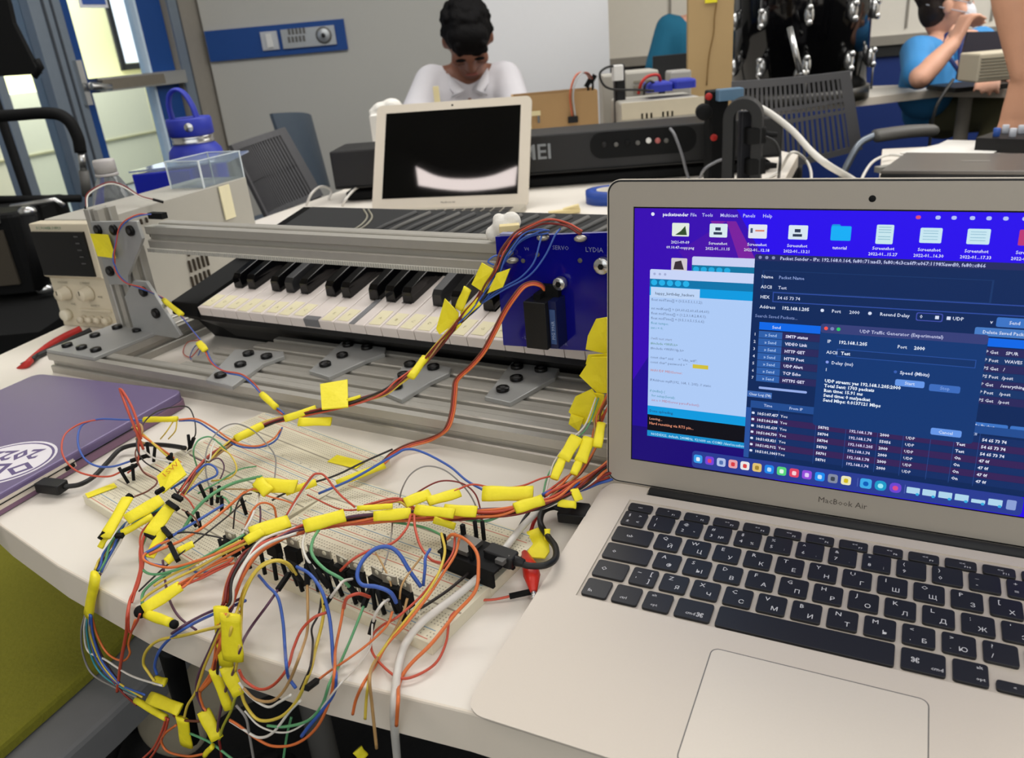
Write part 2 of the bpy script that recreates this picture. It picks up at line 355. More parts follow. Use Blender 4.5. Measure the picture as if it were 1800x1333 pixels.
# ================================================================ the white table
def poly_table(name, pts, label, th=.029, legs=()):
    t = thing(name, label, 'table', (pts[0][0], pts[0][1], 0))
    b = MB(); b.prism(pts, T-th, T, WTE, mtop=WT, bev=.0015); b.build('tabletop', t, world=True)
    for i, (x, y) in enumerate(legs):
        b = MB(); b.cyl((x, y, .02), (x, y, T-th), .025, TRIMG); b.box((x, y, .03), (.5, .06, .04), GRY, rz=.3, b=.02); b.build('leg', t, world=True)
    return t
main = EDGE + [(.9, .2), (.86, 1.2), (.60, 1.66), (.74, 1.96), (.62, 2.58), (-.34, 2.58), (-.384, 2.04), (-.532, 1.73), (-.60, 1.3), (-.62, 1.10)]
poly_table('work_table', main, 'big white laminate table with curved front edge carrying the breadboards and laptops', legs=((-.25, 1.9), (.35, 1.9), (.45, .5)))
T2 = [(.98, 1.22), (1.75, .95), (1.75, 1.72), (.93, 1.93), (.78, 1.62)]
poly_table('side_table', T2, 'white table at the right carrying the closed grey laptop and the black mixer', legs=((1.3, 1.5),))
q = [P(1500, 174), P(1656, 156), P(1780, 157), P(2000, 158)]
q2 = [P(2000, 141), P(1700, 139), P(1592, 149)]
T3 = [(v.x, v.y) for v in q+q2] + [(1.5, 3.58), (.8, 3.62), (.55, 3.25), (.56, 3.0)]
poly_table('rear_table', T3, 'long white table behind the mesh chair where the drum stands', legs=((q[2].x-.06, q[2].y+.18), (1.0, 3.2)))
# ================================================================ things by the door
b = MB(); q = [(-60, -120), (-30, -120), (14, 5), (22, 40), (68, 130), (-60, 138)]
v = [D(x, y, 2.2) for x, y in q]; n = len(v); fo = V(0, .02, 0)
b.add(v+[u+fo for u in v], [tuple(range(n)), tuple(range(2*n-1, n-1, -1))]+[(i, i+n, (i+1) % n+n, (i+1) % n) for i in range(n)], BLKM)
ms = thing('music_stand', 'black music stand desk with slanted edge at the upper left corner', 'stand', (D(20, 60, 2.2).x, 2.2, 0)); b.build('desk', ms, world=True)
b = MB(); u = D(-20, 130, 2.25); b.cyl((u.x, 2.26, .3), (u.x, 2.24, u.z), .012, BLKM); b.build('pole', ms, world=True)
b = MB(); 
for a in (0, 2.1, 4.2): b.cyl((u.x, 2.26, .32), (u.x+.28*math.cos(a), 2.26+.28*math.sin(a), .012), .01, BLKM)
b.build('leg', ms, world=True)
b = MB(); b.tube([D(60, 135, 2.19), D(72, 118, 2.19), D(64, 104, 2.19)], .008, BLKM); b.build('clip', ms, world=True)
ht = thing('hand_truck', 'equipment cart with a bent black tubular handle left of the power supply', 'cart', (D(60, 500, 1.9).x, 1.9, 0))
b = MB(); b.tube(spline([D(-160, 210, 1.95), D(0, 204, 1.95), D(85, 199, 1.95), D(118, 210, 1.95), D(136, 240, 1.95), D(142, 268, 1.95)], 6), .0135, BLKM, 10); b.build('handle', ht, world=True)
b = MB(); b.tube([D(142, 266, 1.95), D(147, 300, 1.95)], .008, STEEL, 10); b.tube([D(147, 300, 1.95), D(153, 345, 1.95)], .011, GRY, 10); b.build('handle_tube', ht, world=True)
b = MB(); b.tube([D(-60, 352, 1.9), D(142, 349, 1.93)], .009, BLKM, 8); b.tube([D(20, 365, 1.85), D(98, 352, 1.85), D(112, 362, 1.85)], .007, STEEL, 8); b.build('crossbar', ht, world=True)
b = MB(); b.tube([D(-80, 630, 1.55), D(118, 545, 1.75)], .013, FRM, 10); b.build('side_rail', ht, world=True)
b = MB(); b.box((D(-20, 600, 1.7).x-.1, 1.78, D(0, 520, 1.75).z-.03), (.7, .6, .04), BLKM); b.build('platform', ht, world=True); b = MB(); b.box((D(-20, 600, 1.7).x-.1, 1.6, .11), (.7, .5, .05), mat('navy_plastic', '#14233f', .6)); b.build('lower_platform', ht, world=True)
b = MB()
for sx in (-.3, .3):
    for sy in (-.2, .25): b.cyl((D(-20, 600, 1.7).x-.1+sx, 1.75+sy, 0), (D(-20, 600, 1.7).x-.1+sx, 1.75+sy, D(0, 520, 1.75).z-.04), .014, BLKM)
b.build('upright', ht, world=True)
am = thing('guitar_amplifier', 'black guitar amplifier with a dull grey grille and chrome corner caps', 'amplifier', (D(0, 515, 1.75).x-.1, 1.75, D(0, 515, 1.75).z))
p0 = D(-190, 345, 1.75); p1 = D(72, 512, 1.75); zt = D(50, 372, 1.75).z
b = MB(); b.box(((p0.x+p1.x)/2, 1.87, (p1.z+zt)/2), (p1.x-p0.x, .24, zt-p1.z), BLKM, b=.02); b.build('cabinet', am, world=True)
b = MB(); g1 = D(38, 498, 1.75); g0 = D(0, 405, 1.75); b.box(((p0.x+.03+g1.x)/2, 1.748, (g1.z+g0.z)/2), (g1.x-p0.x-.03, .012, g0.z-g1.z), mat('grille_cloth', '#4a443a', .9, bump=.4, scale=300)); b.build('grille', am, world=True)
b = MB(); g2 = D(0, 383, 1.75); b.box(((p0.x+.03+g1.x)/2, 1.748, g2.z), (g1.x-p0.x-.03, .012, .022), GRY)
for i in range(5): b.cyl((g1.x-.02-i*.035, 1.742, g2.z), (g1.x-.02-i*.035, 1.728, g2.z), .008, BLK)
b.build('control_panel', am, world=True)
b = MB(); b.tube([D(50, 378, 1.74), D(74, 508, 1.74)], .016, BLKM, 12); b.build('corner_tube', am, world=True)
for px, py in ((48, 372), (78, 508)): b = MB(); b.ball(D(px, py, 1.74), .015, STEEL, 12, (1.3, 1, .8)); b.build('corner_cap', am, world=True)
# ================================================================ the open silver laptop
L0 = V(-.0412, .3121, T+.0052)
LX = V(.8868, -.4621, 0).normalized(); LY = V(.4618, .8863, .0349).normalized(); LZ = LX.cross(LY).normalized(); LY = LZ.cross(LX)
LM = Matrix(((LX.x, LY.x, LZ.x, L0.x), (LX.y, LY.y, LZ.y, L0.y), (LX.z, LY.z, LZ.z, L0.z), (0, 0, 0, 1)))
lp = thing('laptop', 'open silver laptop with black keys and a lit blue desktop, front right', 'laptop', M=LM)
mm = .001
def laptop_base(par, well=True):
    out = rrect(0, 0, 325*mm, 227*mm, 12*mm, 6)
    b = MB(); n = len(out)
    zb = [(-3.6-8.2*(y/.227))*mm for x, y in out]
    vs = [(x, y, -1.0*mm) for x, y in out] + [(.1625+(x-.1625)*.985, .1135+(y-.1135)*.985, z) for (x, y), z in zip(out, zb)]
    b.add(vs, [(i, (i+1) % n, (i+1) % n+n, i+n) for i in range(n)][::1], LAP, True); b.add(vs, [tuple(range(2*n-1, n-1, -1))], LAP)
    b.add([(x, y, -1.0*mm) for x, y in out], [tuple(range(n))], LAPW)
    x0, x1, y0, y1 = 23.6*mm, 301.4*mm, 102*mm, 209*mm
    # raised rim around the keyboard recess
    ins = rrect(.4*mm, .4*mm, 324.6*mm, 226.6*mm, 11.6*mm, 6)
    def plate(pts): b.prism(pts, -1.0*mm, 0, LAP)
    fr = [p for p in out if p[1] <= 12.01*mm]; fr = sorted([p for p in out if p[1] <= 12.01*mm and p[0] < .16], key=lambda p: -p[1]) + sorted([p for p in out if p[1] <= 12.01*mm and p[0] > .16], key=lambda p: p[1])
    plate([(0, y0)] + fr + [(325*mm, y0)])
    bk = sorted([p for p in out if p[1] >= 214.9*mm and p[0] > .16], key=lambda p: p[1]) + sorted([p for p in out if p[1] >= 214.9*mm and p[0] < .16], key=lambda p: -p[1])
    # hinge notch
    plate([(0, y1)] + [(325*mm, y1)] + [(325*mm, 218*mm), (0, 218*mm)])
    plate([(0, 218*mm), (33*mm, 218*mm), (33*mm, 227*mm)] + [p for p in bk if p[0] < .16][0:] )
    plate([(292*mm, 218*mm)] + [(325*mm, 218*mm)] + [p for p in bk if p[0] > .16] + [(292*mm, 227*mm)])
    plate([(0, y0), (x0, y0), (x0, y1), (0, y1)]); plate([(x1, y0), (325*mm, y0), (325*mm, y1), (x1, y1)])
    return b.build('base', par, bev=0)
laptop_base(lp)
b = MB(); b.cyl((34*mm, 223.5*mm, -1.5*mm), (291*mm, 223.5*mm, -1.5*mm), 4.3*mm, DGR, 16); b.box((162.5*mm, 221*mm, -2.2*mm), (258*mm, 7*mm, 3*mm), BLKM); b.build('hinge', lp)
b = MB(); b.prism(rrect(109.4*mm, 9*mm, 215.6*mm, 86.6*mm, 4.5*mm), -.02*mm, .02*mm, GRY); b.prism(rrect(110*mm, 9.6*mm, 215*mm, 86*mm, 4*mm), .0*mm, .06*mm, LAPT); b.build('trackpad', lp)
b = MB(); b.box((162.5*mm, .4*mm, -1.2*mm), (42*mm, 1.6*mm, 2.2*mm), GRY); b.build('finger_notch', lp)
# keys
U = 19.05*mm; VP = 18.84*mm; KX = 162.5*mm-14.5*U/2; KY = 111.59*mm
def key(u0, u1, yc, hh, legs, name='key', lab=None):
    x0 = KX+u0*U+1.5*mm; x1 = KX+u1*U-1.5*mm; y0 = yc-hh/2; y1 = yc+hh/2
    b = MB(); b.prism(rrect(x0, y0, x1, y1, 1.7*mm, 3), -1.0*mm, .75*mm, KEYB, bev=.25*mm)
    for s, fx, fy, sz in legs:
        al = 'CENTER' if fx == .5 else ('LEFT' if fx < .5 else 'RIGHT')
        b.text(s, sz*mm, Matrix.Translation((x0+(x1-x0)*fx, y0+(y1-y0)*fy-sz*mm*.35, .79*mm)), LEG, al)
    return b.build(name, lp)
rows = [
 (4, [('§±', '><'), '1!', '2@"', '3#№', '4$%', '5%:', '6^,', '7&.', '8*;', '9(', '0)', '-_', '=+']),
 (3, ['tab', 'QЙ', 'WЦ', 'EУ', 'RК', 'TЕ', 'YН', 'UГ', 'IШ', 'OЩ', 'PЗ', '[Х', ']Ъ']),
 (2, ['caps', 'AФ', 'SЫ', 'DВ', 'FА', 'GП', 'HР', 'JО', 'KЛ', 'LД', ';Ж', "'Э", '\\Ё']),
 (1, ['shift', '~[', 'ZЯ', 'XЧ', 'CС', 'VМ', 'BИ', 'NТ', 'MЬ', '<Б', '>Ю', '?/', 'shift2']),
]
KH = 15.6*mm
for r, ks in rows:
    yc = KY+r*VP; u = 0
    for k in ks:
        if k == 'tab': key(0, 1.5, yc, KH, [('⇥', .2, .5, 5)] if False else [('tab', .35, .45, 3.6)]); u = 1.5; continue
        if k == 'caps': key(0, 1.75, yc, KH, [('ü', .16, .55, 4.5)] if False else [('o', .17, .5, 5)]); u = 1.75; continue
        if k == 'shift': key(0, 1.25, yc, KH, [('O', .2, .5, 4.6)]); u = 1.25; continue
        if k == 'shift2': key(u, 14.5, yc, KH, [('shift', .93, .3, 3.4)]); continue
        if isinstance(k, tuple): lg = [('§', .2, .72, 4), ('±', .2, .28, 4), ('>', .78, .72, 4), ('<', .78, .28, 4)]
        elif r == 4: lg = [(k[1], .2, .74, 4), (k[0], .2, .3, 4.4)] + ([(k[2], .78, .27, 3.6)] if len(k) > 2 else [])
        elif k == '~[': lg = [('~', .2, .72, 4.5), ("'", .2, .3, 4.5), (']', .8, .3, 5), ('[', .8, .74, 5)]
        elif k in ('<Б', '>Ю'): lg = [(k[0], .22, .75, 3.8), (',' if k[0] == '<' else '.', .22, .3, 4.4), (k[1], .76, .28, 4.6)]
        elif k == '?/': lg = [('?', .22, .75, 4.2), ('/', .22, .3, 4.6)]
        else: lg = [(k[0], .24, .74, 4.6), (k[1], .76, .28, 4.8)]
        key(u, u+1, yc, KH, lg); u += 1
    if r == 4: key(13, 14.5, yc, KH, [('delete', .93, .3, 3.2)])
    if r == 3: key(13.5, 14.5, yc, KH, [('return', .93, .3, 2.6)])
for u0, u1, lg in ((0, 1, [('fn', .2, .3, 3.8)]), (1, 2, [('ctrl', .28, .3, 3.2)]), (2, 3, [('alt', .2, .8, 3), ('opt', .28, .28, 3)]), (3, 4.25, [('cmd', .3, .28, 3.4), ('⌘', .82, .28, 5)]), (4.25, 9.25, []), (9.25, 10.5, [('⌘', .2, .72-.44+.2, 5), ('cmd', .95, .28, 3.4)]), (10.5, 11.5, [('alt', .85, .8, 3), ('opt', .9, .28, 3)])):
    key(u0, u1, KY, KH+(1.2*mm if u0 == 4.25 else 0), lg)
for u0, yy in ((11.5, KY-4.1*mm), (12.5, KY-4.1*mm), (12.5, KY+4.1*mm), (13.5, KY-4.1*mm)): key(u0, u0+1, yy, 7.2*mm, [('<', .5, .5, 2.6)])
fy = KY+4*VP+13.6*mm
fk = ['esc'] + ['F%d' % i for i in range(1, 13)] + ['']
for i, s in enumerate(fk):
    key(i*14.5/14, (i+1)*14.5/14, fy, 8.6*mm, [(s, .5 if i == 0 else .82, .5 if i == 0 else .28, 2.5)] + ([('*' if i < 3 else ('oo' if i < 5 else '<<'), .45, .6, 2.8)] if i else []))
# lid
la = R_(81.81); HY = 227.75*mm; HZ = 2.65*mm-.0
LU = V(0, math.cos(la), math.sin(la)); LN = V(0, -math.sin(la), math.cos(la))      # up the lid, out of the screen
SMx = Matrix(((1, LU.x, LN.x, 0), (0, LU.y, LN.y, HY), (0, LU.z, LN.z, HZ), (0, 0, 0, 1)))   # x, height from hinge line, out
b = MB(); b.prism(rrect(0, -2*mm, 325*mm, 216.5*mm, 9*mm, 8), -4.6*mm, -.4*mm, LAP, M=SMx, smooth=False)
b.build('lid', lp, bev=.0004)
b = MB(); b.prism(rrect(.5*mm, -1.6*mm, 324.5*mm, 216*mm, 8.6*mm, 8), -.6*mm, -.1*mm, mat('black_gasket', '#17181a', .5), M=SMx); b.build('gasket', lp)
b = MB(); o_ = rrect(1.6*mm, -.6*mm, 323.4*mm, 214.9*mm, 7.8*mm, 8)
LAPB = mat('laptop_bezel', '#a8a196', .5, .2, var=.015, scale=900)
b.prism(o_, -.3*mm, .15*mm, LAPB, M=SMx)
b.build('bezel', lp)
b = MB(); b.text('MacBook Air', 5.6*mm, SMx @ Matrix.Translation((162.5*mm, 7.5*mm, .2*mm)), mat('logo_grey', '#4b463f', .6), 'CENTER'); b.build('lettering', lp)
b = MB(); b.cyl((SMx @ V(162.2*mm, 205*mm, .1*mm)), (SMx @ V(162.2*mm, 205*mm, .3*mm)), 2.0*mm, BLKM, 16); b.build('webcam', lp)
# ---- the picture on the screen, flat layers on the panel
S0 = SMx @ Matrix.Translation((19.25*mm, 18.61*mm, .16*mm))
ES = .92
sc = MB(); sc.prism([(-.8*mm, -.8*mm), (287.3*mm, -.8*mm), (287.3*mm, 180.3*mm), (-.8*mm, 180.3*mm)], 0, .02*mm, BLKM, M=S0)
lay = [0.05]
def R(x0, y0, x1, y1, col, b=None, s=ES, r=0):
    b = b or sc; lay[0] += .004; z = lay[0]*mm
    pts = rrect(x0*mm, y0*mm, x1*mm, y1*mm, r*mm, 3) if r else [(x0*mm, y0*mm), (x1*mm, y0*mm), (x1*mm, y1*mm), (x0*mm, y1*mm)]
    b.add([(p[0], p[1], z) for p in pts], [tuple(range(len(pts)))], emi('s_'+col+('%g' % s), col, s), False, S0)
def Q(pts, col, b=None, s=ES):
    b = b or sc; lay[0] += .004
    b.add([(p[0]*mm, p[1]*mm, lay[0]*mm) for p in pts], [tuple(range(len(pts)))], emi('s_'+col+('%g' % s), col, s), False, S0)
def X(x, y, st, size, col, b=None, al='LEFT', s=ES, bold=.012):
    b = b or sc; lay[0] += .002
    b.text(st, size*mm, S0 @ Matrix.Translation((x*mm, y*mm, lay[0]*mm)), emi('s_'+col+('%g' % s), col, s), al, bold)
# wallpaper
W_, H_ = 286.5, 179.4
Q([(0, 0), (W_, 0), (W_, H_), (0, H_)], '#2a02f5')
Q([(0, H_), (0, 0), (100, 0), (84, 150), (66, H_)], '#3a05b8'); Q([(0, 60), (0, 0), (90, 0), (80, 110), (30, 110)], '#23089a'); Q([(0, 26), (0, 0), (90, 0), (90, 26)], '#1c0878')
Q([(50, 172), (66, 172), (84, 140), (70, 140), (58, 160)], '#7d1ea4'); Q([(30, 152), (60, 172), (72, 140), (40, 140)], '#4a0bb0')
scr = sc.build('screen', lp)
# menu bar
b = MB(); X(11, 174.6, '●', 3, '#e9eaff', b); X(19, 174.6, 'packetsender', 3.1, '#e9eaff', b, bold=.03)
for x, s in ((37, 'File'), (44.5, 'Tools'), (56, 'Multicast'), (70, 'Panels'), (82, 'Help')): X(x*1.0+(0 if x < 40 else 0), 174.6, s, 3.0, '#c9cbff', b)
for i, (x, s) in enumerate(((168, '●'), (178, '◉'), (186, '◆'), (195, '○'), (203, '◇'), (211, '▸'), (220, '■'))): R(x-1.3, 175.1, x+1.3, 177.2, '#b9c6ff' if i else '#e0507a', b, r=.9)
X(232, 174.6, 'Mon 10:52', 3, '#e9eaff', b)
b.build('menu_bar', scr)
# desktop icons
cols = ['#e9f3e6', '#dff2f8', '#e8ecfa', '#dfeefa', '#0fb4ff', '#cfeef6', '#cfeefa', '#cfeefa', '#c23a78']
for i, x in enumerate((31, 55.3, 79.5, 103.4, 127.7, 151.5, 175.5, 199.2, 224)):
    b = MB(); h = 4.3 if i not in (5,) else 5.6; ww = 5.6 if i != 5 else 4.6; yc = 166
    if i == 4: R(x-5.4, yc+2.5, x-.5, yc+5.3, '#0a9be8', b, r=.8)
    R(x-ww, yc-h, x+ww, yc+h, cols[i], b, r=.7)
    if i == 0: Q([(x-3.5, yc-3.4), (x+4.2, yc-3.4), (x+3, yc+2.5), (x, yc-1)], '#35502e', b)
    if i in (1, 3): R(x-3, yc-2.6, x+2.4, yc-1, '#2d3a55', b); R(x-2, yc, x+1.4, yc+2, '#2d3a55', b)
    if i == 2: R(x-4.4, yc-1, x-3, yc+2, '#4a5a7a', b); R(x-1.5, yc, x+4, yc+1, '#e08a70', b)
    if i == 5: [R(x-3.4, yc+k, x+3.2, yc+k+.35, '#7fb6c9', b) for k in (-3, -1.5, 1, 2.5, 4)]
    if i in (6, 7): [R(x-4, yc+k, x+3.6, yc+k+.35, '#8fbfd4', b) for k in (-2.4, -.8, 1, 2.4)]
    if i == 4: X(x, 156.5, 'tutorial', 2.7, '#eef0ff', b, 'CENTER')
    else:
        X(x, 157, 'Screenshot' if i else '2021-09-09', 2.6, '#eef0ff', b, 'CENTER'); X(x, 153.6, '2022-01...%02d.%02d' % (10+i, 3*i+12) if i else '09.10.47-copy.png', 2.5, '#eef0ff', b, 'CENTER')
    b.build('desktop_icon', scr)
b = MB(); R(25.5, 138.8, 36, 147.5, '#d8cfd6', b, r=.7); Q([(27, 140), (34, 140), (32, 146), (28, 145)], '#3c3038', b); b.build('desktop_icon', scr)
# code editors
b = MB(); R(39.2, 120, 110, 149, '#cfd8fb', b, r=1.2); R(39.2, 120, 110, 143.4, '#0b78a6', b)
for k in range(5): R(40+k*5, 139, 44+k*5, 142.4, '#20aee6', b, r=1.6)
b.build('app_window', scr)
b = MB(); R(11.2, 19.6, 79.5, 139.5, '#cfdcff', b, r=1.2); R(11.2, 19.6, 79.5, 133, '#0a78b0', b); R(11.2, 19.6, 79.5, 127.8, '#0aa0e8', b); R(11.2, 30, 79.5, 121.8, '#b4d2ff', b); R(12, 120.5, 45, 127.5, '#c4dcff', b)
for k in range(5): R(12+k*5.4, 128.6, 16.3+k*5.4, 132.6, '#25b6f0', b, r=2)
for k in range(3): R(13.5+k*3.6, 135.5, 15.2+k*3.6, 137.2, '#a9b4dc', b, r=.8)
X(15, 122.4, 'happy_birthday_hackers', 2.7, '#53637c', b)
code = [(118, 'float midTime[] = {0.5,0.5,1,1,1,2};', '#5d6f94'), (112, 'int midKeys[] = {60,60,62,60,65,64,60};', '#5d6f94'), (108.6, 'float midTimes[] = {1,2,3,1,8,2,8,4,1};', '#5d6f94'), (105.2, 'float midTime[] = {0.5,1.0,5,1.5,6,6};', '#5d6f94'), (101.8, 'float tempo;', '#2f8fa0'), (98.4, 'int i = 0;', '#2f8fa0'),
        (91, '//wifi test start', '#7d8aa8'), (87.5, '#include <WiFi.h>', '#4f8a5a'), (84, '#include <WiFiUdp.h>', '#5d6f94'), (77.5, 'const char* ssid     = "olin_wifi";', '#5d6f94'), (74, 'const char* password = "         ";', '#5d6f94'), (68, 'WiFiUDP MIDIServer;', '#d0705a'), (61, 'IPAddress myIP(192, 168, 1, 205); // static', '#5d6f94'), (53, 'if (millis() {', '#2f8fa0'), (49.6, '  for setup(Serial);', '#2f8fa0'), (46.2, '  int n = MIDIServer.parsePacket();', '#c06a7a')]
for y, s, c in code: X(12.5, y, s, 2.5, c, b, bold=0)
R(42, 73.2, 52.5, 76, '#d8c640', b)
R(11.2, 19.6, 79.5, 42.6, '#0a9fe6', b); R(11.2, 19.6, 79.5, 36, '#0a0a16', b); R(11.2, 19.6, 79.5, 24, '#1590d0', b)
X(12.5, 38, 'Done uploading.', 2.6, '#1c4f80', b); X(12.5, 32.2, 'Leaving...', 2.6, '#e0a088', b); X(12.5, 28.6, 'Hard resetting via RTS pin...', 2.8, '#f09a7a', b); X(14, 20.6, 'NODE32S, default, 240MHz, 921600 on COM3 /dev/cu.usbserial-0001', 2.6, '#bfeaff', b)
b.build('app_window', scr)
# packet window
b = MB(); NV = '#0c2a5e'; NV2 = '#17386e'
R(78.8, 13, 286, 152, NV, b, r=1.5); R(78.8, 148, 286, 152, '#252c64', b, r=1.2); [R(81+k*4, 149, 83+k*4, 151, '#8a90c0', b, r=.9) for k in range(3)]
X(94, 148.9, 'Packet Sender - IPs: 192.168.0.164, fe80::71:aad3, fe80::4c3c:a6f9:e067:1198%awdl0, fe80::c866', 2.9, '#c4ccf2', b, bold=.02)
R(84, 128.6, 210, 142, NV2, b); R(85, 129, 209, 141.6, NV, b); R(91, 122, 280, 128.5, '#3150a8', b); R(91.6, 122.6, 280, 127.9, NV, b)
for y, a, c in ((137, 'Name', 'Packet Name'), (130.5, 'ASCII', 'Test'), (124, 'HEX', '54 65 73 74')): X(83.5, y, a, 2.9, '#e4ecff', b); X(94, y, c, 2.8, '#8fa4dc' if y > 135 else '#d4dcf8', b)
X(83.5, 117.6, 'Address', 2.9, '#e4ecff', b); X(97, 117.6, '192.168.1.205', 2.9, '#e4ecff', b, bold=.03); R(120, 117.6, 122, 119.6, '#dfe8ff', b, r=.9); X(126.5, 117.6, 'Port', 2.9, '#dfe8ff', b); X(136.5, 117.6, '2000', 2.9, '#dfe8ff', b); R(147, 117.6, 149, 119.6, '#dfe8ff', b, r=.9)
X(153.5, 117.6, 'Resend Delay', 2.9, '#dfe8ff', b); R(173, 116, 187, 121, '#4453b4', b, r=1); R(173.5, 116.5, 186.5, 120.5, NV, b, r=1); X(175, 117.6, '0', 2.9, '#dfe8ff', b); R(183, 117.6, 185, 119.6, '#dfe8ff', b); R(189, 117.6, 191, 119.6, '#dfe8ff', b); X(192, 117.6, 'UDP', 2.9, '#dfe8ff', b); X(211, 117, 'v', 3, '#dfe8ff', b)
R(214, 115.4, 232, 121, '#3f78cc', b, r=1); X(223, 117.2, 'Send', 2.8, '#dfe8ff', b, 'CENTER'); R(234, 115.4, 252, 121, '#3f78cc', b, r=1); X(243, 117.2, 'Save', 2.8, '#dfe8ff', b, 'CENTER')
X(81, 111.6, 'Search Saved Packets...', 2.8, '#7f94cc', b); R(204, 109.5, 240, 114.5, '#4a80cc', b, r=1); X(208, 111, 'Delete Saved Packet', 2.7, '#dfe8ff', b)
R(84, 103.6, 283, 108.6, '#0a6cf0', b); X(92, 104.8, 'Send', 2.7, '#d8e6ff', b)
nm = ['SMTP status', 'VIDEO Link', 'HTTP GET', 'HTTP Post', 'UDP Alert', 'TCP Echo', 'HTTPS GET']
for k in range(7):
    y = 99.4-k*4.9
    R(84, y-1.2, 283, y+3.5, NV2 if k % 2 else '#2c2a60', b); R(84, y-1.2, 98.5, y+3.3, '#2f62b0', b)
    X(81, y, str(k+1), 2.7, '#dfe8ff', b); X(91.5, y, '» Send', 2.7, '#b8d4ff', b, 'CENTER'); X(100.5, y, nm[k], 2.7, '#e4e4ff', b, bold=.03)
    X(211, y, ['P Get', 'P Post', 'PS Get', 'PS Post'][k % 4], 2.7, '#e8ecff', b); X(221, y, ['SPUR', 'WAVES', '/', '/post', '/everything', '/post', '/post'][k], 2.7, '#e8ecff', b)
R(86, 63.6, 116, 65.2, '#9ab2f0', b, r=.7); R(79, 57.4, 94.6, 61.6, '#3f6cb8', b); X(80, 58.6, 'Clear Log (78)', 2.4, '#d8e6ff', b); R(204, 52.5, 228, 57, '#3f78cc', b, r=1); X(205.5, 54, '. Traffic Packet', 2.6, '#dfe8ff', b); R(229, 52.5, 246, 57, '#3f78cc', b, r=1)
R(81.5, 50, 283, 55, '#234f96', b); X(90, 51.6, 'Time', 2.6, '#c8d8ff', b); X(106, 51.6, 'From IP', 2.6, '#c8d8ff', b); X(207, 48.4, 'ASCII', 2.6, '#c8d8ff', b)
for k in range(7):
    y = 45.4-k*4.5
    R(81.5, y-1.2, 283, y+3.2, '#38245c' if k % 2 else '#12306a', b)
    R(82.6, y+.2, 84.4, y+1.8, '#dfe8ff', b, r=.5); X(86, y, '10:51:0%d.%d' % (7-k, 457+k*91), 2.6, '#e8ecff', b, bold=.03); X(101, y, 'You', 2.6, '#e8ecff', b); X(124.5, y, ['58702', '58702', '58704', '58704', '58703', '58701', '58701'][k], 2.6, '#e8ecff', b, bold=.03); X(143, y, '192.168.1.%s' % ['74', '78', '74', '205', '74', '78', '74'][k], 2.6, '#d8d4f8', b, bold=.03)
    X(161, y, ['2000', '2000', '55056', '2000', '2000', '2000', '2000'][k], 2.6, '#e8ecff', b, bold=.03); X(175.5, y, 'UDP', 2.6, '#e8ecff', b); X(203, y, 'Test' if k < 3 else 'On', 2.6, '#e8ecff', b, bold=.03); X(216, y, ('54 65 73 74' if k < 3 else '47 0f'), 2.6, '#e8ecff', b, bold=.03)
for x in (99.5, 123, 141, 159.5, 174, 189, 201.5, 214.5): R(x, 16, x+.25, 50, '#2d5098', b)
R(78.8, 14, 82.2, 50, '#2a55a4', b)
b.build('app_window', scr)
# dialog
b = MB(); R(121, 42.8, 211.4, 110.4, '#123a78', b, r=2); R(121, 104.6, 211.4, 110.4, '#39427e', b, r=1.5)
for k, c in enumerate(('#ff5a50', '#7d86c0', '#30d070')): R(123+k*3.6, 106.4, 125.2+k*3.6, 108.6, c, b, r=1)
X(166, 106.2, 'UDP Traffic Generator (Experimental)', 2.9, '#c8cdf0', b, 'CENTER')
X(125.5, 98.4, 'IP', 2.9, '#e8f0ff', b); X(132, 98.4, '192.168.1.205', 2.9, '#e8f0ff', b, bold=.03); X(165, 98.4, 'Port', 2.9, '#e8f0ff', b); X(174, 98.4, '2000', 2.9, '#e8f0ff', b, bold=.03)
R(131.5, 90, 207, 95, '#2c56a8', b); R(132, 90.4, 206.6, 94.6, '#12356e', b); X(125.5, 91.4, 'ASCII', 2.8, '#e8f0ff', b); X(134, 91.4, 'Test', 2.9, '#e8f0ff', b, bold=.03)
R(125.6, 85, 127.4, 86.8, '#8aa0f0', b, r=.8); X(129, 84.8, 'Delay (ms)', 2.9, '#dfe8ff', b); X(125.6, 80, '1', 2.9, '#dfe8ff', b); R(164.6, 82.6, 166.4, 84.4, '#3a62b8', b, r=.8); X(168, 82.4, 'Speed (Mbits)', 2.9, '#dfe8ff', b, bold=.02)
R(166, 74.8, 182, 79, '#6a9cf0', b, r=1); X(174, 76, 'Start', 2.8, '#dce8ff', b, 'CENTER'); R(184.6, 73.6, 201, 78, '#3f70c4', b, r=1); X(193, 75, 'Stop', 2.8, '#86a8e8', b, 'CENTER')
for k, s in enumerate(('UDP stream: yes 192.168.1.205:2000', 'Total Sent: 1703 packets', 'Run time: 15.91 ms', 'Send time: 0 ms/packet', 'Send Mbps: 0.0137121 Mbps')): X(126, 72.6-k*3.2, s, 2.9, '#e8f2ff', b, bold=.035)
R(188.5, 46, 205, 50.4, '#6a9cf0', b, r=1); X(196.6, 47.2, 'Cancel', 2.8, '#dce8ff', b, 'CENTER')
b.build('dialog_window', scr)
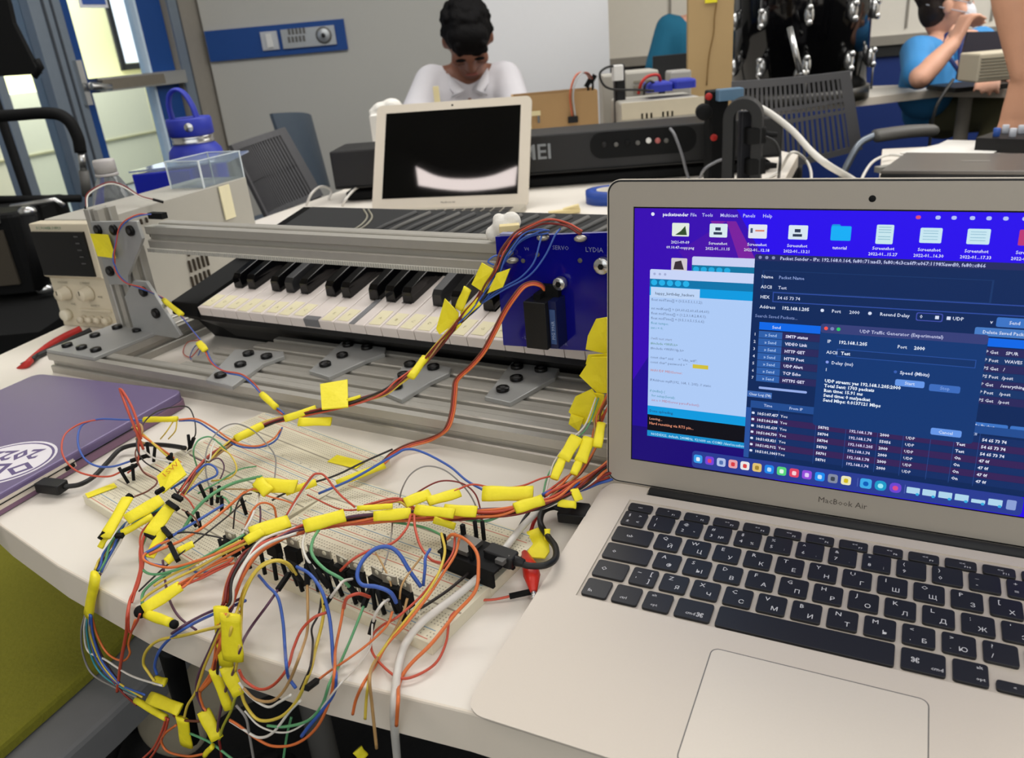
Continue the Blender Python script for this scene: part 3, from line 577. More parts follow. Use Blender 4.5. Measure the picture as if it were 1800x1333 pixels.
# dock
b = MB(); R(44, .8, 242, 13.4, '#2c3f98', b, r=2.5)
dk = ['#3aa0f0', '#7a48e0', '#b8c8f0', '#f0a8b0', '#f0f0f0', '#e8c878', '#2088f0', '#58d880', '#e84868', '#9850e0', '#2090f8', '#8890a8', '#f0ecc0']
for i, c in enumerate(dk): x = 48.2+i*8.0; R(x-3, 4.4, x+3, 10.6, c, b, r=1.4); R(x-1.3, 5.8, x+1.3, 8.8, ['#e8f4ff', '#e04878', '#5878b8', '#e04048', '#e04848', '#a88838', '#b8e0ff', '#e8fff0', '#ffd8e0', '#e8d0ff', '#c8e8ff', '#404858', '#d8c020'][i], b, r=.8)
for i, c in enumerate(('#40b0f0', '#20a0d0', '#7048d8')): x = 156+i*8.6; R(x-3.4, 4, x+3.4, 10.8, c, b, r=2.6 if i else 1.4); R(x-1.6, 5.6, x+1.6, 8.8, ('#0a60c0', '#a0f0ff', '#e05090')[i], b, r=1.4)
for i in range(6): x = 183.4+i*8.9; R(x-3.8, 5.2, x+3.6, 9.4 if i != 4 else 7.6, '#b4dcf4', b, r=.4); R(x+1.4, 4.2, x+3.4, 6.0, '#38b0e8', b, r=.9)
R(233.6, 4, 238.6, 10.4, '#8fa4dc', b, r=.8); R(151, 4.5, 151.3, 10.5, '#5c70c0', b); R(178.4, 4.5, 178.7, 10.5, '#5c70c0', b)
b.build('dock', scr)
# ================================================================ aluminium frame (frame coordinates a,b,z)
def tslot(b, p0, p1, w=.025, h=.025, up=(0, 0, 1), nslot=1, side_slots=1, m=ALU):
    # extruded bar from p0 to p1 (centre line) with grooves along every face; cross section w wide, h high
    p0 = Vector(p0); p1 = Vector(p1); d = p1-p0; L = d.length; M = frameM(p0, d, Vector(up).cross(d)*-1 if False else Vector(up).cross(d.normalized()))
    # M: x along the bar, y sideways, z = up
    g = .0032; dp = .005; prof = []
    def edge(ax, ay, bx, by, n):
        A = V(ax, ay); B = V(bx, by); t = (B-A); l = t.length; t = t/l; nrm = V(-t.y, t.x)
        prof.append(A)
        for k in range(n):
            c = l*(k+.5)/n
            for s, q in ((c-g-.0012, 0), (c-g, .0012), (c-g, dp), (c+g, dp), (c+g, .0012), (c+g+.0012, 0)): prof.append(A+t*s+nrm*q)
    edge(-w/2, -h/2, w/2, -h/2, max(1, round(w/.025))); edge(w/2, -h/2, w/2, h/2, max(1, round(h/.025))); edge(w/2, h/2, -w/2, h/2, max(1, round(w/.025))); edge(-w/2, h/2, -w/2, -h/2, max(1, round(h/.025)))
    n = len(prof); vs = [(0, p.x, p.y) for p in prof] + [(L, p.x, p.y) for p in prof]
    fs = [(i, i+n, (i+1) % n+n, (i+1) % n) for i in range(n)] + [tuple(range(n)), tuple(range(2*n-1, n-1, -1))]
    b.add(vs, fs, m, False, M)
def TS(a0, b0, z0, a1, b1, z1, **k):
    b = MB(); kk = dict(k); up = kk.pop('up', (0, 0, 1))
    tslot(b, F(a0, b0, z0), F(a1, b1, z1), up=up, **kk); return b
fr = thing('aluminium_frame', 'slotted grey aluminium frame straddling the piano keyboard with a top rail on the left upright', 'frame', F(0, 0, 0), R_(-30))
L_ = .93
TS(0, .0125, .0125, L_, .0125, .0125).build('front_beam', fr, world=True)
for i, a0 in enumerate((.20, .205, .243, .25)):
    bb = .0378+.0252*i; TS(a0, bb, .0125, L_, bb, .0125).build('deck_beam', fr, world=True)
TS(.0755, .0252, .0125, .0755, .40, .0125).build('side_beam', fr, world=True); TS(.0503, .0252, .0125, .0503, .42, .0125).build('side_beam', fr, world=True)
def bolts(b, pts, z, r=.0062, n=(0, 0, 1)):
    n = Vector(n).normalized()
    for p in pts:
        p = Vector(p); b.cyl(p-n*.001, p+n*.0035, r, SCR, 18); b.cyl(p+n*.0034, p+n*.0037, r*.45, mat('socket_recess', '#3b3b3c', .5, .3), 6)
def plate(name, pts, bl, z=.0252, th=.004):
    b = MB(); b.prism([(F(a, c, 0).x, F(a, c, 0).y) for a, c in pts], T+z, T+z+th, ALUP, bev=.0008)
    o = b.build(name, fr, world=True); q = MB(); bolts(q, [F(a, c, z+th) for a, c in bl], 0); q.build('screw', o, world=True) if False else None
    for a, c in bl: q = MB(); bolts(q, [F(a, c, z+th)], 0); s = q.build('screw', o, world=True)
    return o
plate('corner_plate', [(0, .001), (.0, .098), (.088, .098), (.088, .001)], [(.017, .017), (.044, .017), (.070, .017), (.02, .052), (.022, .082), (.06, .082)])
def bpx(pts, z=.029): return [tuple((FM.inverted() @ P(x, y, z))[:2]) for x, y in pts]
def plate_px(poly, bl):
    return plate('joining_plate', bpx(poly), bpx(bl))
plate_px([(362, 668), (413, 614), (498, 618), (500, 626), (462, 640), (408, 680)], [(388, 662), (423, 643), (437, 624), (469, 629)])
plate_px([(543, 652), (601, 601), (678, 611), (676, 622), (648, 632), (578, 663)], [(572, 643), (602, 627), (612, 608), (645, 613)])
plate_px([(675, 690), (714, 634), (793, 646), (790, 656), (756, 672), (706, 703)], [(697, 682), (710, 662), (721, 643), (762, 648)])
plate_px([(852, 698), (900, 637), (983, 648), (975, 664), (940, 684), (897, 708)], [(884, 687), (908, 668), (909, 647), (951, 652)])
# upright, its plates and the top rail
TS(.028, .100, .025, .028, .100, .176, up=(FA.x, FA.y, 0)).build('upright', fr, world=True); TS(.055, .104, .025, .055, .104, .128, up=(FA.x, FA.y, 0)).build('upright', fr, world=True)
def vplate(name, pts, bl, bq=.0868, th=.004):
    b = MB(); Mx = FM @ Matrix(((1, 0, 0, 0), (0, 0, 1, bq-th), (0, 1, 0, 0), (0, 0, 0, 1)))
    A = sum(pts[i-1][0]*pts[i][1]-pts[i][0]*pts[i-1][1] for i in range(len(pts)))
    b.prism(pts, 0, th, ALUP, M=Mx)
    o = b.build(name, fr, world=True, bev=.0006)
    for a, z in bl: q = MB(); bolts(q, [F(a, bq-th, z)], 0, n=-FBv); q.build('screw', o, world=True)
vplate('upright_plate', [(.028, .163), (.112, .166), (.114, .146), (.104, .134), (.07, .100), (.066, .088), (.03, .086)], [(.041, .154), (.070, .155), (.099, .155), (.041, .104)])
vplate('foot_plate', [(.052, .026), (.052, .072), (.078, .094), (.100, .094), (.136, .03), (.128, .026)], [(.092, .082), (.104, .056)])
b = TS(.088, .1255, .1405, .86, .1255, .1385, w=.034, h=.0255); b.build('top_rail', fr, world=True)
TS(.088, .1255, .1265, .86, .1255, .1265, w=.012, h=.008) if False else None
# right hand upright behind the laptop screen
TS(.845, .125, .025, .845, .125, .12, up=(FA.x, FA.y, 0)).build('upright', fr, world=True)
b = MB(); b.box((0, 0, 0), (.76, .0015, .0045), mat('belt_white', '#dedbd2', .6), M=FM @ Matrix.Translation((.465, .1075, .1252)))
for i in range(250): b.box((0, 0, 0), (.0015, .0022, .004), mat('belt_grey', '#a9a7a0', .6), M=FM @ Matrix.Translation((.088+i*.003, .1068, .1252)))
b.build('toothed_belt', fr, world=True)
b = MB(); b.box((0, 0, 0), (.004, .022, .008), BLKM, M=FM @ Matrix.Translation((.0875, .1255, .143))); b.build('rail_slot', fr, world=True)
# ================================================================ piano keyboard
KB0 = .105; TL = .2
def kz(bq): return .060 + (bq-KB0)*TL
pk = thing('piano_keyboard', 'black electric piano keyboard with taped white keys under the aluminium rail', 'keyboard', F(.11, .15, 0), R_(-30))
def kprism(b, poly, a0, a1, m):     # poly in (b,z), extruded along a
    Mx = FM @ Matrix(((0, 0, 1, 0), (1, 0, 0, 0), (0, 1, 0, 0), (0, 0, 0, 1)))
    b.prism(poly, a0, a1, m, M=Mx)
PE = .93; PL = .104
b = MB()
kprism(b, [(.156, .0), (.34, .0), (.36, .02), (.36, kz(.36)+.012), (.26, kz(.26)+.012), (.218, kz(.218)+.020), (.216, kz(.216)-.012), (.122, kz(.122)-.018), (.137, .029)], PL+.002, PE, BLKM)
kprism(b, [(.156, .0), (.34, .0), (.36, .02), (.36, kz(.36)+.012), (.26, kz(.26)+.012), (.24, kz(.24)+.004), (.106, kz(.106)+.003), (.103, .048), (.137, .028)], PL, .148, PNO)
kprism(b, [(.156, .0), (.34, .0), (.36, .02), (.36, kz(.36)+.012), (.26, kz(.26)+.012), (.24, kz(.24)+.004), (.106, kz(.106)+.003), (.103, .048), (.137, .028)], PE-.02, PE+.01, PNO)
b.build('case', pk, world=True, bev=.0015)
b = MB(); kprism(b, [(.134, .024), (.157, .001), (.160, .004), (.138, .036), (.108, .049), (.105, .044)], .148, PE-.02, BLK); b.build('front_panel', pk, world=True)
b = MB(); kprism(b, [(.262, kz(.262)+.0118), (.355, kz(.355)+.0118), (.355, kz(.355)+.014), (.262, kz(.262)+.014)], PL+.02, PE-.02, mat('speaker_plastic', '#2a2b2c', .6, spec=.2))
def onpanel(a, bq): return F(a, bq, kz(bq)+.0146)
for i in range(26):
    a = .28+i*.022; b.tube([onpanel(a, .275), onpanel(a+.010, .305), onpanel(a+.03, .345)], .0032, GRY if i % 2 else mat('grille_slot', '#454545', .6), 6)
for k in (0, .008): b.tube(spline([onpanel(.235+k, .27), onpanel(.25+k, .295), onpanel(.244+k, .325), onpanel(.22+k, .35)], 6), .0014, mat('panel_line', '#8a8778', .5), 6)
b.build('speaker_panel', pk, world=True)
KW = .0207; a0 = .1495; pat = [0, 1, 1, 0, 1, 1, 1]     # black key left of white key i
def tri(bq, a): return F(a, bq, kz(bq))
Mkey = Matrix(((FA.x, FBv.x*math.cos(math.atan(TL)), 0, 0), (FA.y, FBv.y*math.cos(math.atan(TL)), 0, 0), (0, math.sin(math.atan(TL)), 1, 0), (0, 0, 0, 1)))
kx = V(FA.x, FA.y, 0); ky = (F(0, 1, kz(1))-F(0, 0, kz(0))).normalized()
GT = mat('grey_duct_tape', '#77777a', .5)
for i in range(36):
    x0 = a0+i*KW; M = frameM(F(x0, KB0, kz(KB0)), kx, ky)
    b = MB(); w = KW-.0007; n1 = .006 if pat[i % 7] else 0; n2 = .006 if pat[(i+1) % 7] else 0
    b.prism([(.0003, 0), (w, 0), (w, .05), (w-n2, .05), (w-n2, .14), (.0003+n1, .14), (.0003+n1, .05), (.0003, .05)], -.011, 0, IVO, M=M, bev=.0009)
    o = b.build('white_key', pk, world=True)
    if i not in (8, 11):
        q = MB(); ll = .026+.003*math.sin(i*2.3); q.box((w/2, .0165+.001*math.cos(i), .0003), (w*.72, ll, .0004), TAPEP, M=M, rz=.05*math.sin(i*1.7)); q.text('CDEFGAB'[i % 7], .006, M @ Matrix.Translation((w/2, .014, .0006)), mat('label_ink', '#a59b6a', .7), 'CENTER'); q.build('note_label', o, world=True)
    if i == 8: q = MB(); q.box((w/2, -.0003, -.004), (w, .0016, .009), GT, M=M); q.box((w/2, .003, .0004), (w, .007, .0006), GT, M=M); q.build('tape_strip', o, world=True)
    if i == 11: q = MB(); q.box((w*.2, .026, .0004), (w*.35, .052, .0006), GT, M=M); q.build('tape_strip', o, world=True)
for i in range(1, 36):
    if pat[i % 7]:
        xc = a0+i*KW + {1: -.0012, 2: .0012, 4: -.0018, 5: 0, 6: .0018}[i % 7]; M = frameM(F(xc, KB0+.05, kz(KB0+.05)), kx, ky)
        b = MB(); w = .0068; vs = []
        for y, z in ((0, 0), (.001, .012), (.006, .0160), (.09, .0225), (.09, 0)):
            ww = w if z < .005 else w-.0012
            vs += [(-ww, y, z), (ww, y, z)]
        b.add(vs, [(0, 1, 3, 2), (2, 3, 5, 4), (4, 5, 7, 6), (6, 7, 9, 8), (0, 2, 4, 6, 8), (1, 9, 7, 5, 3)], BLKG if i % 5 else mat('worn_black', '#2c2c2e', .3), M=M)
        b.build('black_key', pk, world=True, bev=.0008)
# ================================================================ blue carriage on the rail with its servo
cg = thing('sliding_carriage', 'blue acrylic carriage plate with a black servo hanging on the rail', 'carriage', F(.63, .075, .12), R_(-30))
b = MB(); Mc = FM @ Matrix(((1, 0, 0, 0), (0, 0, 1, .070), (0, 1, 0, 0), (0, 0, 0, 1)))
b.prism([(.583, .071), (.705, .076), (.705, .178), (.585, .1695)], 0, .004, ACR, M=Mc); b.build('front_plate', cg, world=True, bev=.0004)
b = MB(); b.prism([(F(.585, .074, 0).x, F(.585, .074, 0).y), (F(.705, .074, 0).x, F(.705, .074, 0).y), (F(.705, .092, 0).x, F(.705, .092, 0).y), (F(.585, .092, 0).x, F(.585, .092, 0).y)], T+.1645, T+.1685, ACR); b.build('top_plate', cg, world=True)
b = MB(); b.box((.644, .074, .1700), (.11, .006, .004), mat('clear_joint', '#8f93b8', .3), M=FM)
b.build('glue_joint', cg, world=True)
for a, z in ((.683, .151), (.645, .134)):
    b = MB(); b.cyl(F(a, .069, z), F(a, .062, z), .0068 if a > .65 else .0055, STEEL, 18); b.cyl(F(a, .062, z), F(a, .0612, z), .0025, BLKM, 6); b.build('steel_bolt', cg, world=True)
for a, z in ((.662, .153), (.624, .156), (.610, .150)): b = MB(); b.cyl(F(a, .0702, z), F(a, .0692, z), .002, GRY, 10); b.build('small_hole', cg, world=True)
for a, z in ((.632, .1715), (.665, .172), (.598, .157), (.602, .151)): b = MB(); b.ball(F(a, .066, z), .0042, mat('solder_metal', '#b9b5ac', .3, .7), 10, (1.3, .8, .7)); b.build('terminal', cg, world=True)
TXW = mat('faint_white_print', '#7d83b5', .6)
Mt = lambda a, z: FM @ Matrix(((1, 0, 0, a), (0, 0, -1, .0697), (0, 1, 0, z), (0, 0, 0, 1)))
b = MB(); b.text('LYDIA', .0056, Mt(.667, .1605), TXW); b.build('printed_lettering', cg, world=True)
for s_, k_, a_, z_ in (('SERVO', .005, .638, .161), ('V4', .004, .612, .159), ('- LYDIA', .004, .603, .0795), ('25R', .004, .64, .0775)): b = MB(); b.text(s_, k_, Mt(a_, z_), TXW); b.build('printed_lettering', cg, world=True)
b = MB(); b.box((.6295, .058, .1020), (.0200, .024, .041), BLK, M=FM, b=0); b.build('servo_body', cg, world=True, bev=.0008)
b = MB(); b.box((.6430, .061, .1020), (.007, .018, .041), mat('servo_dark_blue', '#10194a', .4), M=FM); b.box((.6430, .0517, .1005), (.0048, .0008, .030), mat('servo_label', '#3a558a', .5), M=FM)
b.text('MG 996R', .0042, FM @ Matrix(((0, 0, 0, .6355), (0, 0, -1, .0510), (1, 0, 0, .088), (0, 0, 0, 1))) @ Matrix.Rotation(0, 4, 'Z') if False else FM @ Matrix(((0, -1, 0, .6446), (0, 0, -1, .0510), (1, 0, 0, .0895), (0, 0, 0, 1))), mat('servo_text', '#a8b8d8', .6)); b.build('servo_label', cg, world=True)
b = MB(); b.box((.6360, .066, .1270), (.016, .006, .010), BLKM, M=FM); b.box((.6285, .060, .1245), (.006, .012, .005), BLKM, M=FM); b.build('servo_ear', cg, world=True)
# white putty and wooden chip on the rail
b = MB(); c = F(.566, .118, .166)
for dx, dy, dz, r in ((0, 0, 0, .010), (.008, 0, .004, .009), (-.009, .002, -.006, .0075), (.004, -.004, -.003, .009), (-.003, .003, .006, .006)): b.ball(c+V(dx, dy, dz), r, mat('white_foam', '#e6e3dc', .8, bump=.4), 14)
o = b.build('foam_clump', mods=None); md = o.modifiers.new('r', 'REMESH'); md.mode = 'VOXEL'; md.voxel_size = .0018; tag(o, 'crumpled white foam clump stuck on the rail beside the blue carriage', 'foam')
b = MB(); b.box((.578, .1085, .166), (.018, .010, .009), mat('pale_wood', '#dccb98', .7), M=FM, rz=.5, b=.001); o = b.build('wood_chip'); tag(o, 'small pale wooden chip wedged between the white foam and the blue carriage', 'wood')
# ================================================================ bench power supply
ux = V(math.cos(R_(-23)), math.sin(R_(-23)), 0); uy = V(-ux.y, ux.x, 0)
pc = V(-.527, 1.044, T)           # front right bottom corner
PM = Matrix(((ux.x, uy.x, 0, pc.x), (ux.y, uy.y, 0, pc.y), (0, 0, 1, pc.z), (0, 0, 0, 1)))
PW, PD, PH = .104, .315, .146
ps = thing('power_supply', 'beige bench power supply with dark display at the left end of the frame', 'power supply', M=PM)
b = MB(); b.box((-PW/2, PD/2+.012, PH/2+.003), (PW-.004, PD-.012, PH-.004), PSUB, b=0)
for r in range(4):
    for c in range(5): b.box((-.0004, .150+c*.0095+r*.003, .020+r*.024), (.004, .0032, .019), mat('vent_dark', '#3c3328', .8))
for c in range(2): b.box((-.0004, .085+c*.010, .128), (.004, .003, .008), mat('vent_dark', '#3c3328', .8))
b.build('case', ps, bev=.002)
b = MB(); b.prism([(0, 0), (.016, 0), (.016, PH), (-.004, PH), (-.006, .074), (.001, .070)], -PW-.001, .001, PSUF, M=Matrix(((0, 0, 1, 0), (1, 0, 0, 0), (0, 1, 0, 0), (0, 0, 0, 1)))); b.build('front_panel', ps, bev=.0015)
b = MB(); b.box((-PW/2-.002, -.006, .1060), (PW-.010, .004, .060), BLKG); 
for k in range(5): b.box((-.02, -.0085, .130-k*.009), (.007, .001, .0016), mat('dim_print', '#4a4a4a', .6))
b.build('display', ps)
b = MB(); b.text('DC POWER SUPPLY', .0052, Matrix(((1, 0, 0, -PW+.012), (0, 0, -1, -.0046), (0, 1, 0, PH-.0075), (0, 0, 0, 1))), mat('green_print', '#3f7a58', .6))
b.build('front_lettering', ps)
for x, s, z in ((-.089, 'VOLTAGE', .063), (-.048, 'CURRENT', .063), (-.076, 'FINE', .032), (-.040, 'OUTPUT', .031), (-.022, 'FINE', .044)): b = MB(); b.text(s, .0042, Matrix(((1, 0, 0, x), (0, 0, -1, -.0012), (0, 1, 0, z), (0, 0, 0, 1))), mat('grey_print', '#6f6a5e', .6)); b.build('front_lettering', ps)
for x, z in ((-.080, .049), (-.038, .050)):
    b = MB(); b.lathe([(.0105, 0), (.0105, .002), (.0088, .003), (.0080, .013), (.0070, .0145), (0, .0145)], PSUF, 24, Matrix.Translation((x, .0, z)) @ Matrix.Rotation(R_(90), 4, 'X')); b.box((x, -.015, z+.004), (.0012, .001, .006), mat('grey_print', '#6f6a5e', .6)); b.build('knob', ps)
b = MB(); b.lathe([(.0078, 0), (.0078, .009), (.0068, .010), (0, .010)], mat('button_cream', '#ded7c2', .4), 18, Matrix.Translation((-.088, 0, .018)) @ Matrix.Rotation(R_(90), 4, 'X')); b.build('power_button', ps)
b = MB(); b.box((-.034, -.001, .026), (.058, .003, .003), PSUF); b.build('ledge', ps)
for k in range(4):
    b = MB(); b.lathe([(.005, 0), (.0055, .003), (.0038, .005), (.005, .006), (.005, .010), (0, .011)], PSUF, 14, Matrix.Translation((-.060+k*.015, 0, .013)) @ Matrix.Rotation(R_(90), 4, 'X')); b.build('binding_post', ps)
for x, y in ((-.01, .02), (-PW+.01, .02), (-.01, PD-.02), (-PW+.01, PD-.02)): b = MB(); b.cyl((x, y, -.0), (x, y, .006), .006, BLKM); b.build('rubber_foot', ps)
b = MB(); b.box((.0005, .262, .118), (.002, .024, .052), TAPEP); o = b.build('masking_tape'); o.matrix_world = PM; tag(o, 'pale masking tape strip on the side of the beige power supply', 'tape')
def L2(x, y, z): return PM @ V(x, y, z)
# clear and blue boxes, bottles
t = thing('clear_box', 'clear acrylic box standing on the back of the beige power supply', 'box', L2(-.055, .27, PH), R_(-23))
def boxshell(x0, x1, y0, y1, z0, z1, m, th=.002, open_top=True):
    b = MB(); b.box(((x0+x1)/2, y0, (z0+z1)/2), (x1-x0, th, z1-z0), m); b.box(((x0+x1)/2, y1, (z0+z1)/2), (x1-x0, th, z1-z0), m); b.box((x0, (y0+y1)/2, (z0+z1)/2), (th, y1-y0-th, z1-z0), m); b.box((x1, (y0+y1)/2, (z0+z1)/2), (th, y1-y0-th, z1-z0), m); b.box(((x0+x1)/2, (y0+y1)/2, z0+th/2), (x1-x0-2*th, y1-y0-2*th, th), m)
    if not open_top: b.box(((x0+x1)/2, (y0+y1)/2, z1-th/2), (x1-x0, y1-y0, th), m)
    return b
boxshell(-.014, .050, -.045, .05, 0, .042, CLR).build('walls', t)
b = MB()
for x in (-.014, .050):
    for y in (-.045, .05): b.box((x, y, .021), (.0022, .0022, .042), mat('bright_edge', '#dfe8ee', .2))
for y in (-.045, .05): b.box((.018, y, .042), (.064, .0016, .0016), mat('bright_edge', '#dfe8ee', .2))
for x in (-.014, .050): b.box((x, .0025, .042), (.0016, .1, .0016), mat('bright_edge', '#dfe8ee', .2))
b.build('rim', t)
for dx, dy in ((.0, -.01), (.02, .0), (.03, .02), (.045, -.01)): pass
bl = D(230, 304, 1.42); br = D(334, 302, 1.42); zt_ = bl.z-T; wx = br.x-bl.x
t = thing('blue_box', 'translucent blue acrylic box with a glossy lid behind the power supply', 'box', (bl.x+wx/2, 1.42, T))
b = MB(); b.box((0, .07, zt_/2-.001), (wx, .14, zt_-.004), mat('deep_blue_plastic', '#1222a8', .15), b=0); b.build('body', t, bev=.002)
b = MB(); b.prism([(-wx/2-.002, -.003), (wx/2+.06, .03), (wx/2+.06, .16), (-wx/2+.04, .16)], zt_, zt_+.003, mat('lid_pale', '#a9b8d6', .06, trans=.4)); b.build('lid', t)
p = P(180, 278, .205); t = thing('water_bottle', 'clear empty plastic water bottle behind the beige power supply', 'bottle', (p.x, p.y, T))
b = MB(); b.lathe([(.0, .001), (.031, .001), (.035, .006), (.035, .05), (.0335, .054), (.035, .058), (.035, .100), (.0335, .104), (.035, .108), (.0345, .125), (.029, .148), (.018, .172), (.0125, .182), (.0125, .187)], CLRB, 28); b.build('bottle_body', t)
b = MB(); b.lathe([(.0155, .184), (.0155, .2), (.0145, .203), (0, .203)], mat('cap_translucent', '#b7b3b2', .35), 28)
for k in range(28): a = k*2*math.pi/28; b.box((.0156*math.cos(a), .0156*math.sin(a), .193), (.001, .001, .013), mat('cap_translucent', '#b7b3b2', .35), rz=a) if False else None
b.lathe([(.0165, .179), (.0165, .183), (.0125, .183)], mat('cap_translucent', '#b7b3b2', .35), 24); b.build('cap', t)
p = D(352, 300, 1.66); t = thing('water_flask', 'cobalt blue insulated flask with carry loop beside the door', 'flask', (p.x, 1.66, T))
s_ = 1.16
b = MB(); b.lathe([(0, .001), (.043*s_, .001), (.0455*s_, .004), (.0455*s_, .150), (.043*s_, .166), (.036*s_, .176), (.0335*s_, .178)], HBL, 36); b.build('body', t)
b = MB(); b.lathe([(.034*s_, .178), (.0345*s_, .184), (.033*s_, .186), (.0345*s_, .190), (.034*s_, .194)], STEEL, 36); b.build('steel_collar', t)
b = MB(); b.lathe([(.034*s_, .194), (.037*s_, .195), (.037*s_, .224), (.035*s_, .227), (0, .227)], HBL, 36); b.build('cap', t)
b = MB(); b.tube(spline([(-.026, -.012, .222), (-.027, -.012, .25), (-.020, -.012, .272), (-.006, -.012, .280), (.008, -.012, .272), (.018, -.012, .248), (.022, -.012, .222)], 6), .0085, HBL, 10, flat=(1.5, .45)); b.build('carry_loop', t)
b = MB(); b.cyl((.012, -.035*s_, .211), (.012, -.0385*s_, .211), .0085, STEEL, 18); b.build('cap_badge', t)
# ================================================================ closed purple laptop with a sticker
PUR = mat('purple_cover', '#6d5f86', .38, .1, var=.03, scale=6); PURE = mat('purple_cover_edge', '#7c5d74', .4)
A0 = P(-2, 901, .004); A1 = P(338, 703, .004); A0.z = A1.z = T
ex = (A1-A0).normalized(); ey = V(-ex.y, ex.x, 0)
lw = (A1-A0).length
B0 = P(-2, 893, .004)
QM = Matrix(((ex.x, ey.x, 0, A0.x), (ex.y, ey.y, 0, A0.y), (0, 0, 1, T), (0, 0, 0, 1)))
pl = thing('closed_laptop', 'closed laptop in a purple cover with a white oval sticker', 'laptop', M=QM)
far = QM.inverted() @ P(314, 684, .017); farl = QM.inverted() @ P(-4, 646, .017)
x1 = lw-.004; y1 = .222
x0 = -.03
b = MB(); b.prism(rrect(x0, 0, x1, y1, .012), .001, .0085, PURE, bev=.001); b.build('bottom_cover', pl)
b = MB(); b.prism(rrect(x0+.001, .0012, x1-.001, y1-.001, .012), .0088, .0172, PUR, bev=.0018); b.build('top_cover', pl)
b = MB(); b.prism(rrect(x0+.004, .0004, lw*.36, y1-.004, .006), .0045, .0125, LAP); b.prism([(x0+.006, -.0005), (lw*.345, -.0005), (lw*.345, .002), (x0+.006, .002)], .0052, .0112, LAP); b.box((x0+.08, -.0007, .0098), (.19, .0014, .0006), BLKM); b.build('metal_edge', pl)
b = MB(); b.box((lw*.315, -.001, .0075), (.009, .0014, .0028), BLKM); b.build('port', pl)
STK = mat('sticker_white', '#e3dfe6', .5); STP = mat('sticker_purple', '#5f5080', .5)
sp = QM.inverted() @ P(8, 814, .0174); aw = -math.atan2(ex.y, ex.x)
b = MB()
def ell(a, c, n=40): return [(a*math.cos(2*math.pi*i/n), c*math.sin(2*math.pi*i/n)) for i in range(n)]
SM = Matrix.Translation((sp.x, sp.y, .0173)) @ Matrix.Rotation(aw, 4, 'Z')
s_a, s_b = .0425, .0400
b.add([(x, y, .0) for x, y in ell(s_a, s_b)], [tuple(range(40))], STK, M=SM); b.add([(x, y, .00008) for x, y in ell(s_a*.95, s_b*.93)], [tuple(range(40))], STP, M=SM); b.add([(x, y, .00016) for x, y in ell(s_a*.90, s_b*.87)], [tuple(range(40))], STK, M=SM)
SR = SM @ Matrix.Rotation(R_(176), 4, 'Z'); b.text('OLIN', .029, SR @ Matrix.Translation((.0, .0025, .00024)), STP, 'CENTER', .03); b.text('2022', .025, SR @ Matrix.Translation((.0, -.022, .00024)), STP, 'CENTER', .03)
b.build('oval_sticker', pl)
# ================================================================ the far laptop with the dark screen
hl = P(655, 367, .012); hr = P(926, 357, .012); hz = T+.010; hl.z = hr.z = hz
ax = (hr-hl).normalized(); up = V(-.05*0, .34, .94); ay = V(-ax.y, ax.x, 0)
lwd = (hr-hl).length
tl = D(649, 190, 1.80); tr = D(917, 168, 1.71)
lup = ((tl-hl)+(tr-hr)).normalized(); lup = (lup-ax*lup.dot(ax)).normalized(); ln = ax.cross(lup).normalized()
H_l = (tr-hr).length*.5+(tl-hl).length*.5
LMx = Matrix(((ax.x, lup.x, ln.x, hl.x), (ax.y, lup.y, ln.y, hl.y), (ax.z, lup.z, ln.z, hl.z), (0, 0, 0, 1)))
fl_ = thing('laptop', 'silver laptop with a dark screen in front of the long digital piano', 'laptop', hl-V(0, 0, .01))
SILV = mat('pale_silver', '#d8cfbf', .4, .1, var=.02)
b = MB(); b.prism(rrect(-.002, -.004, lwd+.002, H_l, .012), -.006, 0, SILV, M=LMx); b.build('lid', fl_, world=True, bev=.0006)
b = MB(); b.prism([(.020, .022), (lwd-.020, .022), (lwd-.020, H_l-.018), (.020, H_l-.018)], 0, .0006, mat('dark_screen', '#050505', .03, var=0, spec=.3), M=LMx); b.build('screen', fl_, world=True)
b = MB(); b.cyl(LMx @ V(lwd*.5, H_l-.009, 0), LMx @ V(lwd*.5, H_l-.009, .0006), .0022, BLKM, 12); b.build('webcam', fl_, world=True)
b = MB(); b.text('MacBook Air', .006, LMx @ Matrix.Translation((lwd*.5, .008, .0004)), mat('logo_grey', '#4b463f', .6), 'CENTER'); b.build('lettering', fl_, world=True)
BM = Matrix(((ax.x, ay.x, 0, hl.x), (ax.y, ay.y, 0, hl.y), (0, 0, 1, T), (0, 0, 0, 1)))
b = MB(); b.prism(rrect(0, -.225, lwd, .002, .01), .001, .010, mat('grey_silver', '#a8a294', .4, .3), M=BM, bev=.001); b.build('base', fl_, world=True)
b = MB()
for r in range(6):
    for c in range(14): b.box((.03+c*(lwd-.06)/13.4+.008, -.022-r*.0185-.008, .0105), (.0165, .0155 if r else .009, .0012), KEYB, M=BM)
b.build('keyboard', fl_, world=True)
b = MB(); b.prism([(lwd*.33, -.215), (lwd*.67, -.215), (lwd*.67, -.14), (lwd*.33, -.14)], .0100, .0103, LAPT, M=BM); b.build('trackpad', fl_, world=True)
